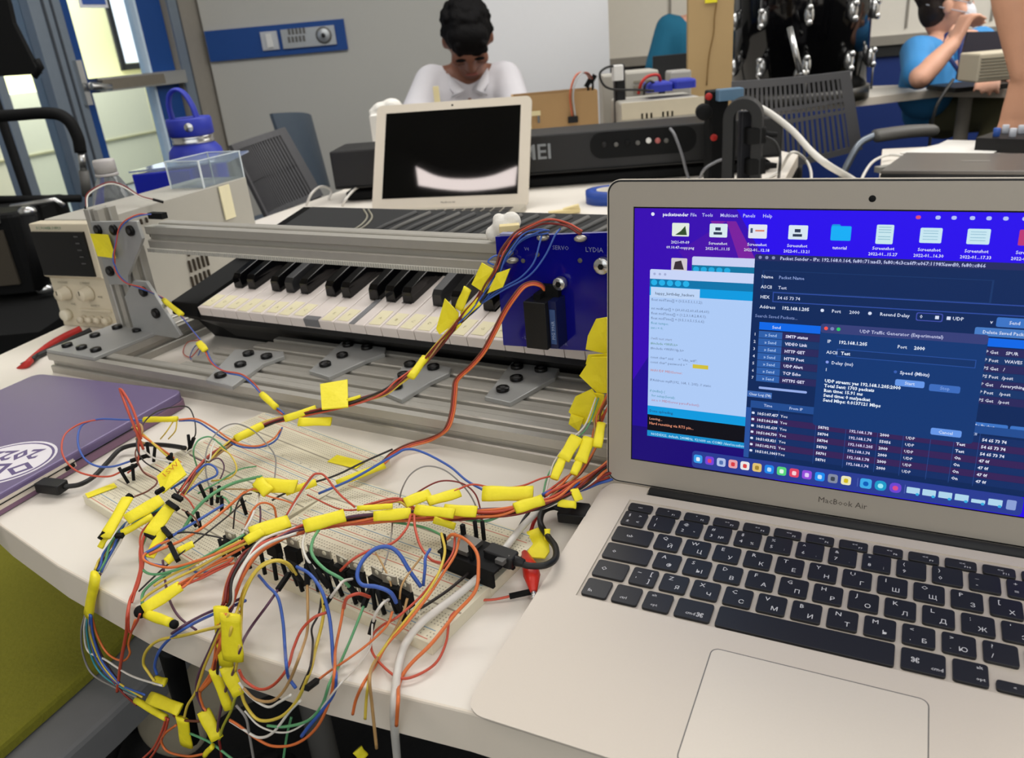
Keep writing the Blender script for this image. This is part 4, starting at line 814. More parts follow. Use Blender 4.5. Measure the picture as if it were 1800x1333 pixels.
# ================================================================ digital piano, its back turned to us
X0 = V(-.365, 1.862, T); X1 = V(.63, 1.765, T)
dx = (X1-X0).normalized(); dy = V(-dx.y, dx.x, 0); dl = (X1-X0).length
DM = Matrix(((dx.x, dy.x, 0, X0.x), (dx.y, dy.y, 0, X0.y), (0, 0, 1, T), (0, 0, 0, 1)))
def ontop(px, py, M_, y): # point where the pixel's ray meets the plane y of matrix M_
    Mi = M_.inverted(); o = Mi @ CAM; d = Mi.to_3x3() @ ray(px, py); t = (y-o.y)/d.y; return o+d*t
zt1 = ontop(1000, 230, DM, 0).z; zt0 = ontop(600, 259, DM, 0).z; zt2 = ontop(1235, 206, DM, 0).z
zm1 = ontop(1000, 300, DM, 0).z
dp = thing('digital_piano', 'long black digital piano with its back and sockets turned to the camera', 'piano', X0)
zt = (zt0+zt1+zt2)/3-.018
b = MB(); b.box((dl/2, .07, (zt+.02)/2+.01), (dl, .14, zt-.02), mat('piano_back', '#1a1a1b', .5, var=.05)); b.box((dl/2, .07, .012), (dl-.04, .12, .02), BLKM)
b.v = [DM @ v for v in b.v]; b.build('case', dp, world=True, bev=.004)
b = MB(); b.box((dl/2, -.0015, zm1+.0), (dl-.01, .004, .0015), BLKM, M=DM); b.build('case_seam', dp, world=True)
q = ontop(1130, 250, DM, 0); b = MB(); b.prism(rrect(-.115, -.028, .115, .028, .026), 0, .003, BLKM, M=DM @ Matrix(((1, 0, 0, q.x), (0, 0, -1, 0), (0, 1, 0, q.z), (0, 0, 0, 1)))); o = b.build('socket_panel', dp, world=True)
for px, py, m_, r in ((1062, 254, BLK, .006), (1083, 254, GRY, .005), (1103, 251, BLKM, .006), (1121, 251, GRY, .005), (1140, 247, mat('white_socket', '#dcdcd8', .4), .006), (1156, 247, mat('pink_socket', '#b0605c', .4), .006), (1171, 247, GRY, .005)):
    q = ontop(px, py, DM, -.003); b = MB(); b.cyl(DM @ V(q.x, -.002, q.z), DM @ V(q.x, -.007, q.z), r, m_, 14); b.build('socket', o, world=True)
q = ontop(971, 278, DM, -.001); b = MB(); b.text('HEMEI', .046, DM @ Matrix(((1, 0, 0, q.x), (0, 0, -1, -.001), (0, 1, 0, q.z), (0, 0, 0, 1))), mat('logo_letter_grey', '#8d9296', .5), 'RIGHT', .015); b.build('lettering', dp, world=True)
b = MB(); 
b.box((dl/2, .09, zt+.002), (dl-.02, .08, .006), BLKM, M=DM); b.build('top_panel', dp, world=True)
def cable(name, label, pts, r, m_, n=8, seg=8, cat='cable', grp=None, parent=None):
    b = MB(); b.tube(spline([G(p) for p in pts], n), r, m_, seg)
    o = b.build(name, parent, world=parent is not None)
    if parent is None: tag(o, label, cat, grp)
    return o
WC = mat('white_cable', '#d8d5ce', .5); GC = mat('grey_cable', '#77787c', .5); BC = mat('black_cable', '#131313', .5); RC = mat('red_cable', '#b3231c', .5)
cable('audio_cable', 'thin grey cord plugged into the top right of the digital piano back', [D(1178, 226, 1.76), D(1186, 238, 1.74), D(1198, 270, 1.73), D(1206, 300, 1.73), P(1212, 318, .004)], .003, GC)
# ---- things lying on the table around them
t = thing('tape_roll', 'roll of blue painter tape lying flat between the far laptop and the open laptop', 'tape', P(1072, 352, 0))
c = P(1072, 354, 0)
b = MB(); b.lathe([(.026, 0), (.048, 0), (.048, .024), (.026, .024), (.026, 0)], BLT, 40, Matrix.Translation(c)); b.build('tape', t, world=True)
b = MB(); b.lathe([(.0245, 0), (.0262, 0), (.0262, .0245), (.0245, .0245), (.0245, 0)], mat('roll_core', '#c9c3b4', .7), 40, Matrix.Translation(c)); b.build('core', t, world=True)
t = thing('clothespin', 'pale wooden clothespin on the white table right of the far laptop', 'clothespin', P(990, 372, 0))
b = MB(); p0 = P(965, 376, .006); p1 = P(1019, 369, .006); b.box((0, 0, 0), ((p1-p0).length, .009, .008), mat('pale_wood', '#dccb98', .7), M=frameM((p0+p1)/2, p1-p0, (0, 1, .1))); b.build('wooden_arm', t, world=True)
b = MB(); p0 = P(990, 370, .008); p1 = P(1018, 362, .014); b.box((0, 0, 0), ((p1-p0).length, .008, .007), mat('pale_wood', '#dccb98', .7), M=frameM((p0+p1)/2, p1-p0, (0, 1, .1))); b.build('wooden_arm', t, world=True)
# cardboard box behind the far laptop
def card_box(name, label, q, y, dep, m_=CARD):
    p0 = D(q[0], q[3], y); p1 = D(q[2], q[1], y)
    t = thing(name, label, 'box', (p0.x, y, T)); z1 = p1.z
    b = MB(); b.box(((p0.x+p1.x)/2, y, (T+z1)/2), (p1.x-p0.x, .004, z1-T), m_); b.build('front_flap', t, world=True)
    b = MB()
    for x in (p0.x+.002, p1.x-.002): b.box((x, y+dep/2, (T+z1)/2), (.004, dep-.004, z1-T), m_)
    b.box(((p0.x+p1.x)/2, y+dep, (T+z1)/2), (p1.x-p0.x, .004, z1-T), m_); b.box(((p0.x+p1.x)/2, y+dep/2, T+.003), (p1.x-p0.x-.01, dep-.006, .004), m_)
    b.build('walls', t, world=True); return t
cb = card_box('cardboard_box', 'open brown cardboard box behind the far laptop with ribbon wires over its edge', (905, 158, 1050, 225), 2.22, .12)
PC = mat('pale_label', '#ddd0a2', .7)
b = MB(); p = D(938, 215, 2.214); b.box((p.x-.012, 2.215, p.z), (.012, .002, .05), PC); b.box((p.x+.004, 2.215, p.z+.022), (.032, .002, .012), PC); b.box((p.x+.014, 2.2145, p.z+.006), (.006, .004, .018), STEEL); b.build('paper_label', cb, world=True)
b = MB(); p = D(1007, 210, 2.214); b.box((p.x, 2.212, p.z), (.026, .010, .016), BLK); o = b.build('header_plug'); tag(o, 'black header plug clipped to the front of the brown cardboard box', 'connector')
for i, (c_, off) in enumerate((('#c4623c', 0), ('#a8a8a8', .005), ('#8c4434', -.005))):
    m_ = mat('ribbon_'+c_, c_, .5)
    cable('ribbon_wire', ['orange ribbon wire arching from the header plug over the brown cardboard box', 'grey ribbon wire arching from the header plug over the brown cardboard box', 'dark red ribbon wire arching from the header plug over the brown cardboard box'][i],
          [D(1006+i*2, 205, 2.211)+V(off, 0, 0), D(1002+i*2, 165, 2.20)+V(off, 0, 0), D(1012+i*2, 133, 2.215)+V(off, 0, 0), D(1028+i*2, 128, 2.25), D(1038+i*2, 140, 2.27)], .0022, m_, grp='ribbon wires on the cardboard box')
t = thing('wire_clip', 'small black clips poking out above the brown cardboard box', 'clip', D(1040, 145, 2.28))
for px, py in ((1034, 146), (1042, 139)): b = MB(); b.box((0, 0, 0), (.012, .008, .024), BLKM, M=Matrix.Translation(D(px, py, 2.27)) @ Matrix.Rotation(.6, 4, 'Y')); b.cyl(D(px, py+20, 2.275), D(px, py+4, 2.27), .003, BLKM, 8); b.build('clip', t, world=True)
b = MB(); p = D(768, 172, 2.32); b.box((p.x, 2.32, (T+p.z+.03)/2), (.016, .008, p.z+.03-T), PC); o = b.build('wooden_stick'); tag(o, 'upright pale wooden stick in front of the white shirted man', 'stick')
b = MB()
for px, py, r in ((672, 192, .022), (688, 186, .022), (660, 197, .015), (698, 194, .018)): b.ball(D(px, py, 2.28), r, mat('white_foam', '#e6e3dc', .8, bump=.4), 14, (1.3, 1, .9))
q = D(680, 200, 2.28); b.box((q.x, 2.28, (T+q.z)/2), (.09, .06, q.z-T), mat('white_foam', '#e6e3dc', .8, bump=.4))
o = b.build('white_bag'); md = o.modifiers.new('r', 'REMESH'); md.mode = 'VOXEL'; md.voxel_size = .006; tag(o, 'crumpled white plastic bag behind the left end of the far laptop', 'bag')
# instruments behind the piano
def eqbox(name, label, x0, y0, x1, y1, yy, dep, m_=PSUB, rz=0, zb=None, cat='instrument'):
    p0 = D(x0, y1, yy); p1 = D(x1, y0, yy); zb = p0.z if zb is None else zb
    t = thing(name, label, cat, ((p0.x+p1.x)/2, yy+dep/2, zb), rz); w = p1.x-p0.x; h = p1.z-zb
    b = MB(); b.box((0, 0, h/2), (w, dep, h), m_); b.build('case', t, bev=.006); return t, w, h, dep
t, w, h, d_ = eqbox('power_supply', 'beige power supply behind the digital piano with a blue meter on top', 1095, 170, 1236, 226, 2.14, .2, zb=T)
b = MB(); b.box((-.0, -d_/2-.001, h*.86), (w*1.02, .004, h*.3), PSUF); b.build('front_bezel', t)
for x in (-.26, .0): 
    b = MB()
    for k in range(3):
        for r in range(3): b.box((w*x+k*.012, -d_/2-.002, h*.46+r*.02), (.005, .002, .013), mat('vent_dark', '#3c3328', .8))
    b.build('vent', t)
t, w, h, d_ = eqbox('bench_meter', 'cream bench meter behind the blue meter at the back', 1100, 122, 1158, 165, 2.42, .12, zb=T)
b = MB(); 
for r in range(5): b.box((-.0, -.062, h*.86-r*.014), (.05, .003, .006), mat('vent_dark2', '#8f8a7c', .8))
b.build('vent', t)
t, w, h, d_ = eqbox('narrow_adapter_box', 'narrow cream box standing beside the black plug strip', 1060, 130, 1085, 190, 2.38, .08, zb=T)
t = thing('blue_meter', 'blue rounded handheld meter with a red lead on the rear power supply', 'meter', D(1180, 150, 2.2))
p0 = D(1141, 163, 2.2); p1 = D(1222, 140, 2.2)
b = MB(); b.box(((p0.x+p1.x)/2-.03, 2.24, (p0.z+p1.z)/2), ((p1.x-p0.x)*.55, .09, (p1.z-p0.z)), HBL, b=.012); b.build('meter_body', t, world=True)
b = MB(); b.box(((p0.x+p1.x)/2+.035, 2.235, (p0.z+p1.z)/2+.003), ((p1.x-p0.x)*.5, .08, (p1.z-p0.z)), HBL, b=.015); b.build('holster', t, world=True)
cable('test_lead', 'red test lead running into the blue meter', [D(1122, 165, 2.2), D(1128, 145, 2.19), D(1140, 134, 2.2), D(1156, 132, 2.21), D(1161, 142, 2.22)], .004, RC)
cable('test_lead', 'black test lead running into the blue meter', [D(1132, 166, 2.19), D(1134, 150, 2.18), D(1142, 143, 2.19), D(1150, 146, 2.21)], .003, BC)
t, w, h, d_ = eqbox('clear_tub', 'small clear plastic tub beside the tall cardboard panel', 1178, 122, 1216, 140, 2.36, .07, mat('tub_grey', '#a2a09b', .3), zb=T, cat='tub')
t = thing('plug_strip', 'upright black plug strip with a white plug beside the cardboard box', 'plug strip', (D(1088, 180, 2.2).x, 2.3, T))
b = MB(); p0 = D(1082, 215, 2.26); p1 = D(1098, 112, 2.26); b.box(((p0.x+p1.x)/2, 2.27, (T+p1.z)/2), (p1.x-p0.x, .04, p1.z-T), BLK, b=.008); b.build('strip_body', t, world=True)
b = MB(); p = D(1086, 128, 2.23); b.box((p.x, 2.235, p.z), (.028, .03, .038), mat('white_plug', '#dddcd8', .4), b=.005); b.build('plug', t, world=True)
cable('cable_loop', 'thin black cable looping from the black plug strip', [D(1092, 120, 2.24), D(1072, 117, 2.22), D(1055, 128, 2.22), D(1060, 148, 2.22), D(1078, 157, 2.22), D(1120, 158, 2.19), D(1150, 160, 2.17)], .003, BC)
# tall cardboard panel
p0 = D(1208, 158, 2.5); p1 = D(1290, -60, 2.5); t = thing('cardboard_sheet', 'tall raw cardboard panel standing left of the black drum', 'cardboard', (p0.x, 2.5, T))
b = MB(); b.box(((p0.x+p1.x)/2, 2.5, (T+p1.z)/2), (p1.x-p0.x, .02, p1.z-T), PLY); b.build('sheet', t, world=True)
b = MB(); cr = mat('crease_brown', '#7d6136', .8); 
b.tube(spline([D(1262, -10, 2.488), D(1256, 30, 2.488), D(1254, 60, 2.488), D(1246, 100, 2.488), D(1242, 150, 2.488)], 4), .002, cr, 5)
b.build('crease', t, world=True); b = MB(); b.box((D(1250, -2, 2.487).x, 2.487, D(1250, -2, 2.487).z), (.035, .002, .02), mat('yellow_tape', '#e6d21e')); b.build('yellow_sticker', t, world=True)
# ================================================================ drum
cx = D(1412, 100, 3.15).x; dm = thing('bass_drum', 'big gloss black drum with chrome lugs standing on the rear table', 'drum', (cx, 3.2, T))
rd = (D(1527, 100, 3.1).x-D(1294, 100, 3.1).x)/2; ztop = T+.75
b = MB(); b.lathe([(rd, .02), (rd, .75)], BLKG, 64, Matrix.Translation((cx, 3.2, T))); b.lathe([(0, .02), (rd, .02)], BLKG, 64, Matrix.Translation((cx, 3.2, T))); b.lathe([(rd, .75), (0, .75)], mat('drum_head', '#d8d6cf', .6), 64, Matrix.Translation((cx, 3.2, T))); b.build('shell', dm, world=True)
for z0 in (0, .70):
    b = MB(); b.lathe([(rd+.001, z0), (rd+.013, z0), (rd+.013, z0+.045), (rd+.001, z0+.045)], mat('dark_hoop', '#26241f', .35), 64, Matrix.Translation((cx, 3.2, T))); b.build('hoop', dm, world=True)
zl = [D(1382, 118, 2.95).z-T, D(1382, 30, 2.95).z-T]
for k in range(10):
    a = R_(-90-14+k*36)
    for z0 in zl:
        x = cx+(rd+.006)*math.cos(a); y = 3.2+(rd+.006)*math.sin(a)
        b = MB(); b.ball((x, y, T+z0), .02, STEEL, 12, (.9, .9, 1.7)); b.ball((x+.012*math.cos(a), y+.012*math.sin(a), T+z0+.024), .012, STEEL, 10); b.ball((x+.012*math.cos(a), y+.012*math.sin(a), T+z0-.024), .012, STEEL, 10)
        b.build('lug', dm, world=True)
    b = MB(); x = cx+(rd+.02)*math.cos(a); y = 3.2+(rd+.02)*math.sin(a); b.cyl((x, y, T+.03), (x, y, T+zl[0]), .004, STEEL, 8); b.cyl((x, y, T+zl[1]), (x, y, T+.72), .004, STEEL, 8); b.build('tension_rod', dm, world=True)
b = MB(); b.tube([D(1388, 48, 2.86), D(1407, 128, 2.82)], .010, STEEL, 10); b.tube([D(1398, 128, 2.84), D(1416, 131, 2.84)], .016, STEEL, 10); b.build('spur', dm, world=True)
# ================================================================ mesh chairs
CHG = mat('chair_grey', '#57575a', .6, var=.04); CHB = mat('chair_slate', '#46525f', .5)
def chair(label, q, dep, seat_dir, slats=20, m_=CHG, rows_=((.0, .42), (.46, .60), (.64, .95)), fill=.42, arm=None, seat_w=.44, group=None, bulge=.04):
    TLc, TRc, BRc, BLc = [D(x, y, d) for (x, y), d in zip(q, dep)]
    ctr = (BLc+BRc)/2; sd = Vector(seat_dir).normalized()
    t = thing('mesh_chair', label, 'chair', (ctr.x+sd.x*.2, ctr.y+sd.y*.2, 0))
    nrm = (TRc-TLc).cross(BLc-TLc).normalized()
    def S(u, v): p = TLc.lerp(TRc, u).lerp(BLc.lerp(BRc, u), v); return p+nrm*(bulge*4*u*(1-u))*(1 if nrm.dot(sd) < 0 else -1)
    b = MB()
    def strip(u0, u1, v0, v1, th=.012, nu=1, nv=6):
        vs = []; fs = []
        for j in range(nv+1):
            for i in range(nu+1):
                p = S(u0+(u1-u0)*i/nu, v0+(v1-v0)*j/nv); vs += [p-nrm*th/2, p+nrm*th/2]
        W2 = (nu+1)*2
        for j in range(nv):
            for i in range(nu):
                a = j*W2+i*2; fs += [(a, a+2, a+2+W2, a+W2), (a+1, a+1+W2, a+3+W2, a+3)]
            fs += [(j*W2, j*W2+W2, j*W2+W2+1, j*W2+1), (j*W2+nu*2, j*W2+nu*2+1, j*W2+W2+nu*2+1, j*W2+W2+nu*2)]
        for i in range(nu): fs += [(i*2, i*2+1, i*2+3, i*2+2), (nv*W2+i*2, nv*W2+i*2+2, nv*W2+i*2+3, nv*W2+i*2+1)]
        b.add(vs, fs, m_, False)
    strip(0, .09, 0, 1, nu=2); strip(.91, 1, 0, 1, nu=2); strip(.09, .91, 0, .08, nu=10, nv=2); strip(.09, .91, .93, 1, nu=10, nv=2)
    if slats:
        for (v0, v1), (w0, w1) in zip(rows_[:-1], rows_[1:]): strip(.09, .91, v1, w0, nu=10, nv=1)
        for k in range(slats):
            u = .09+.82*(k+.5)/slats; hw = .82/slats*fill/2+.0; strip(u-hw, u+hw, .07, .94, .008)
    else: strip(.08, .92, .07, .94, nu=10)
    b.build('backrest', t, world=True)
    sc_ = V(ctr.x, ctr.y, 0)+V(sd.x, sd.y, 0)*.24; ang = math.atan2(sd.y, sd.x)
    MS = Matrix.Translation((sc_.x, sc_.y, .44)) @ Matrix.Rotation(ang, 4, 'Z')
    b = MB(); b.prism(rrect(-.22, -seat_w/2, .22, seat_w/2, .07), 0, .05, m_, M=MS, bev=.015); b.build('seat', t, world=True)
    b = MB(); lo = min(BLc.z, BRc.z); b.tube(spline([(BLc+BRc)/2, V(ctr.x, ctr.y, max(.46, lo-.1)), V(ctr.x+sd.x*.1, ctr.y+sd.y*.1, .42), V(sc_.x, sc_.y, .41)], 5), .022, BLK, 8); b.build('back_bracket', t, world=True)
    b = MB(); b.cyl((sc_.x, sc_.y, .07), (sc_.x, sc_.y, .44), .028, GRY); b.build('gas_column', t, world=True)
    for k in range(5):
        a = ang+k*2*math.pi/5; e = V(sc_.x+.29*math.cos(a), sc_.y+.29*math.sin(a), .07); b = MB(); b.tube([V(sc_.x, sc_.y, .10), e], [.025, .016], BLK, 8); b.ball(e-V(0, 0, .035), .032, BLKM, 10, (1, 1, 1)); b.build('base_leg', t, world=True)
    if arm:
        b = MB(); b.tube(spline([p for p in arm[0]], 6), .009, mat('arm_tube', '#8a929c', .3, .6), 8); b.build('arm_tube', t, world=True)
        b = MB(); b.tube(spline(arm[1], 6), [.012]+[.022]*(len(spline(arm[1], 6))-2)+[.012], GRY, 10, flat=(1.3, .7)); b.build('armrest', t, world=True)
    return t
chair('grey slotted mesh chair behind the beige power supply, leaning beside the far laptop', ((404, 256), (498, 224), (566, 344), (470, 388)), (2.18, 2.40, 2.40, 2.2), (.95, .2, 0), slats=22, rows_=((0, .5), (.5, .95)), fill=.5)
chair('slate blue solid backed chair behind the grey slotted chair at the left', ((476, 200), (545, 205), (578, 330), (520, 330)), (2.75, 2.95, 2.95, 2.75), (-.8, .5, 0), slats=0, m_=CHB)
arm = ([D(1478, 315, 2.0), D(1492, 285, 2.0), D(1512, 252, 2.0), D(1540, 237, 2.0)], [D(1535, 240, 2.0), D(1560, 236, 2.0), D(1600, 231, 2.02), D(1642, 229, 2.05)])
chair('grey slotted mesh chair standing in front of the black drum', ((1286, 143), (1494, 124), (1516, 262), (1284, 312)), (2.22, 2.12, 2.12, 2.22), (.1, 1, 0), slats=21, rows_=((0, .32), (.36, .46), (.5, .95)), fill=.55, arm=arm)
# ================================================================ power tower right behind the open laptop
pt = thing('power_tower', 'dark grey arched power tower with black plugs behind the open laptop', 'power strip', P(1305, 318, 0))
yy = 1.56; yb_ = D(1300, 320, yy).z
def arch(x0, x1, ytop, yb, yy, th, dep, m_):
    p0 = D(x0, yb, yy); p1 = D(x1, ytop, yy); w2 = (p1.x-p0.x)/2; cxx = (p0.x+p1.x)/2; zt = p1.z-w2
    out = [(-w2, 0), (-w2, zt-T)]+[(-w2*math.cos(math.pi*k/12), zt-T+w2*math.sin(math.pi*k/12)) for k in range(1, 12)]+[(w2, zt-T), (w2, 0)]
    w3 = w2-th; inn = [(w3, 0), (w3, zt-T)]+[(w3*math.cos(math.pi*k/12), zt-T+w3*math.sin(math.pi*k/12)) for k in range(1, 12)]+[(-w3, zt-T), (-w3, 0)]
    b = MB(); n = len(out); inn = inn[::-1]
    for y in (0,):
        vs = [(x, 0, z) for x, z in out]+[(x, 0, z) for x, z in inn]+[(x, dep, z) for x, z in out]+[(x, dep, z) for x, z in inn]; fs = []
        for i in range(n-1): fs += [(i, i+1, n+i+1, n+i), (2*n+i, 3*n+i, 3*n+i+1, 2*n+i+1), (i, 2*n+i, 2*n+i+1, i+1), (n+i, n+i+1, 3*n+i+1, 3*n+i)]
        fs += [(0, n, 3*n, 2*n), (n-1, 3*n-1, 4*n-1, 2*n-1)]
        b.add(vs, fs, m_, False, Matrix.Translation((cxx, yy, T)) @ Matrix.Rotation(R_(-22), 4, 'Z'))
    return b, cxx
b, cxx = arch(1269, 1340, 170, 325, yy, .020, .05, DGR); b.build('arched_body', pt, world=True, bev=.002)
b = MB(); p = D(1318, 275, 1.60); b.box((p.x+.004, 1.615, T+.075), (.045, .02, .15), mat('slate_face', '#35363c', .5), b=.004); b.build('socket_face', pt, world=True)
for px, py in ((1330, 238), (1330, 292)):
    b = MB(); p = D(px, py, 1.555); b.box((p.x, 1.565, p.z), (.036, .035, .030), BLKM, b=.008); b.cyl((p.x+.01, 1.56, p.z), (p.x+.038, 1.55, p.z-.002), .008, BLKM, 10, .005); o = b.build('power_plug'); tag(o, 'upper black power plug in the arched power tower' if py < 260 else 'lower black power plug in the arched power tower', 'plug', 'plugs in the power tower')
t = thing('socket_block', 'black socket block with two red dots left of the arched power tower', 'power strip', (D(1258, 250, 1.7).x, 1.7, T))
p0 = D(1243, 312, 1.7); p1 = D(1268, 158, 1.7); b = MB(); b.box(((p0.x+p1.x)/2+.006, 1.71, (T+p1.z)/2), (p1.x-p0.x+.012, .05, p1.z-T), BLKM, b=.006); b.build('block_body', t, world=True)
for px, py in ((1246, 170), (1255, 242)): p = D(px, py, 1.68); b = MB(); b.cyl((p.x, 1.684, p.z), (p.x, 1.678, p.z), .007, RC, 12); b.build('red_switch', t, world=True)
b = MB(); p = D(1240, 197, 1.68); b.cyl((p.x, 1.70, p.z), (p.x-.004, 1.67, p.z), .016, BLKM, 14); b.build('round_plug', t, world=True)
b = MB(); p = D(1285, 166, 1.66); b.box((p.x, 1.67, p.z), (.05, .03, .022), mat('slate_blue_clip', '#5d7d98', .3), b=.004); b.build('blue_clip', t, world=True)
cable('power_cable', 'thick white cable sloping down from the arched power tower', [D(1338, 190, 1.62), D(1362, 205, 1.60), D(1395, 232, 1.57), D(1425, 265, 1.53), D(1455, 290, 1.48), P(1500, 317, .004), P(1530, 345, .004)], .0065, WC)
cable('power_cable', 'thin black cord hanging from the upper plug of the power tower', [D(1345, 240, 1.55), D(1362, 250, 1.54), D(1371, 272, 1.53), D(1370, 300, 1.52), P(1368, 318, .003)], .003, BC)
cable('power_cable', 'pale cord curling over the table right of the power tower', [P(1345, 316, .004), P(1370, 300, .01), D(1392, 268, 1.6), P(1415, 280, .006), P(1425, 300, .004), P(1426, 325, .004)], .003, WC)
cable('power_cable', 'grey plug lead curling left of the arched power tower', [P(1228, 318, .003), D(1238, 298, 1.62), D(1258, 285, 1.64), D(1270, 280, 1.66)], .003, GC)
# ================================================================ right side table: closed laptop, mixer, papers
t = thing('closed_laptop', 'closed dark grey laptop on the white table at the right edge', 'laptop', P(1680, 300, 0))
q = [P(1592, 271, .012), P(1548, 303, .012), P(2010, 306, .012), P(1990, 275, .012)]
z0 = T+.002
b = MB(); b.prism([(v.x, v.y) for v in q], T+.001, T+.008, DGR, bev=.001); b.build('base', t, world=True)
b = MB(); b.prism([(v.x, v.y) for v in q], T+.009, T+.016, mat('grey_lid', '#6c6864', .35, .4), bev=.002); b.build('lid', t, world=True)
b = MB(); mlg = frameM(P(1715, 283, .0165), q[2]-q[1], (0, 1, 0)); b.box((0, 0, 0), (.05, .008, .0004), mat('lid_logo', '#8f8b86', .3), M=mlg); b.build('lid_mark', t, world=True)
b = MB()
for i, (px, py) in enumerate(((1660, 262), (1680, 259))): b.box((0, 0, 0), (.20, .14, .001), mat('paper_sheet', '#e6e4de', .8), M=Matrix.Translation(P(px+20, py, .002+i*.0014)) @ Matrix.Rotation(.5+i*.3, 4, 'Z'))
o = b.build('paper_sheets'); tag(o, 'white paper sheets between the closed grey laptop and the mixer', 'paper')
cable('charging_cable', 'white charging cable looping beside the closed grey laptop', [P(1585, 274, .016), D(1560, 273, 1.78), D(1535, 284, 1.7), P(1518, 308, .01), P(1512, 330, .004)], .003, WC)
b = MB(); p = P(1560, 296, .006); b.box((0, 0, 0), (.05, .02, .012), mat('usb_grey', '#8d8c86', .4), M=Matrix.Translation(p) @ Matrix.Rotation(.2, 4, 'Z'), b=.003); o = b.build('usb_adapter'); tag(o, 'small grey adapter plugged into the closed grey laptop', 'adapter')
t = thing('audio_mixer', 'black audio mixer with rows of knobs behind the closed grey laptop', 'mixer', P(1780, 262, 0))
q = [P(1712, 267, 0), P(1900, 275, 0)]; mx = frameM(q[0], V(q[1].x-q[0].x, q[1].y-q[0].y, 0), (0, 1, 0))
zt = .03; wm = (q[1]-q[0]).length
b = MB(); b.box((wm/2, .08, zt/2), (wm, .16, zt), BLK, M=mx); b.build('mixer_body', t, world=True)
for k in range(9):
    for r in range(2): b = MB(); c = mx @ V(.03+k*.032, .03+r*.05, zt); b.cyl(c, c+V(0, 0, .018), .007, mat('knob_pale', '#c9cdd6', .3) if (k+r) % 4 else mat('knob_blue', '#3a5fb0', .3), 12); b.build('mixer_knob', t, world=True)
# ================================================================ far table gear right
t = thing('dark_laptop', 'dark laptop lid standing open before the seated blue shirted person', 'laptop', D(1712, 138, 2.92))
q = [D(1682, 140, 2.92), D(1702, 56, 2.96), D(1800, 54, 2.96), D(1800, 140, 2.92)]
b = MB(); fo = V(0, .012, 0); b.add(q+[v+fo for v in q], [(0, 1, 2, 3), (7, 6, 5, 4), (0, 4, 5, 1), (1, 5, 6, 2), (2, 6, 7, 3), (3, 7, 4, 0)], mat('lid_dark', '#25222e', .4)); b.build('lid', t, world=True)
b = MB(); p = D(1740, 142, 2.95); b.box((p.x+.05, 3.05, T+.01), (.34, .2, .016), BLK); b.build('base', t, world=True)
t, w, h, d_ = eqbox('bench_instrument', 'beige ridged bench instrument beside the dark open laptop', 1716, 82, 1860, 146, 2.72, .12, PSUF)
t.location.z += 0
b = MB()
for r in range(7): b.box((0, -d_/2-.001, h*.16+r*h*.11), (w*.96, .003, h*.03), mat('vent_dark2', '#8f8a7c', .8))
b.build('ridge', t)
cable('hanging_cord', 'thin black cord hanging off the rear white table edge', [D(1676, 140, 2.66), D(1660, 162, 2.62), D(1645, 190, 2.6), D(1636, 230, 2.6), D(1633, 262, 2.6), V(D(1633, 262, 2.6).x, 2.6, .3), V(D(1633, 262, 2.6).x, 2.65, .01)], .005, BC)
t = thing('rear_laptop', 'small dark laptop standing before the teal shirted person', 'laptop', (D(1175, 130, 3.3).x, 3.3, T))
p0 = D(1148, 150, 3.3); p1 = D(1212, 93, 3.3); b = MB(); b.box(((p0.x+p1.x)/2, 3.3, (T+p1.z)/2), (p1.x-p0.x, .02, p1.z-T), DGR, b=.004); b.build('lid', t, world=True)
b = MB(); b.box(((p0.x+p1.x)/2, 3.42, T+.008), (p1.x-p0.x, .2, .014), DGR); b.build('base', t, world=True)
# ================================================================ under the table: green chair, bag, leg
gc = thing('green_chair', 'olive green cushioned chair tucked under the table corner', 'chair', (P(60, 1150, -.27).x-.1, P(60, 1150, -.27).y, 0))
GRN = mat('olive_fabric', '#868426', .95, var=.12, scale=220, bump=.5); RIM = mat('grey_shell', '#7c7d7f', .55)
zs = -.27
q = [P(-420, 1000, zs), P(-60, 925, zs), P(60, 935, zs), P(225, 1052, zs), P(222, 1112, zs), P(-10, 1322, zs), P(-300, 1580, zs)]
def smooth_poly(q, n=5):
    q2 = spline(q+[q[0]], n)[:-1]; return [(v.x, v.y) for v in q2]
b = MB(); b.prism(smooth_poly(q), T+zs-.014, T+zs, GRN, bev=.005); b.build('seat_cushion', gc, world=True)
cq = sum(q, V(0, 0, 0))/len(q)
q2 = [cq+(v-cq)*1.0 for v in q]; q2 = [P(-440, 1000, zs-.03), P(-60, 915, zs-.03), P(120, 930, zs-.03), P(318, 1080, zs-.03), P(310, 1160, zs-.03), P(95, 1372, zs-.03), P(-240, 1640, zs-.03)]
b = MB(); b.prism(smooth_poly(q2), T+zs-.055, T+zs-.016, RIM, bev=.006); b.build('seat_shell', gc, world=True)
b = MB(); b.cyl((cq.x, cq.y, .07), (cq.x, cq.y, T+zs-.055), .03, GRY)
b.build('gas_column', gc, world=True)
for k in range(5):
    a = k*2*math.pi/5+.5; e = V(cq.x+.28*math.cos(a), cq.y+.28*math.sin(a), .06); b = MB(); b.tube([V(cq.x, cq.y, .09), e], [.026, .016], BLK, 8); b.ball(e-V(0, 0, .028), .03, BLKM, 10); b.build('base_leg', gc, world=True)
t = thing('tote_bag', 'beige cloth bag in the shade under the table', 'bag', P(320, 1230, -.5))
b = MB(); BG = mat('bag_cloth', '#a39a86', .9, bump=.4)
c = P(325, 1190, -.35)
b.ball(c+V(0, .04, 0), .045, BG, 20, (1, .6, 1.3)); b.ball(c+V(-.01, .04, -.05), .050, BG, 20, (1, .6, 1.2)); b.ball(c+V(-.05, .03, -.10), .045, BG, 20, (1, .6, 1.2))
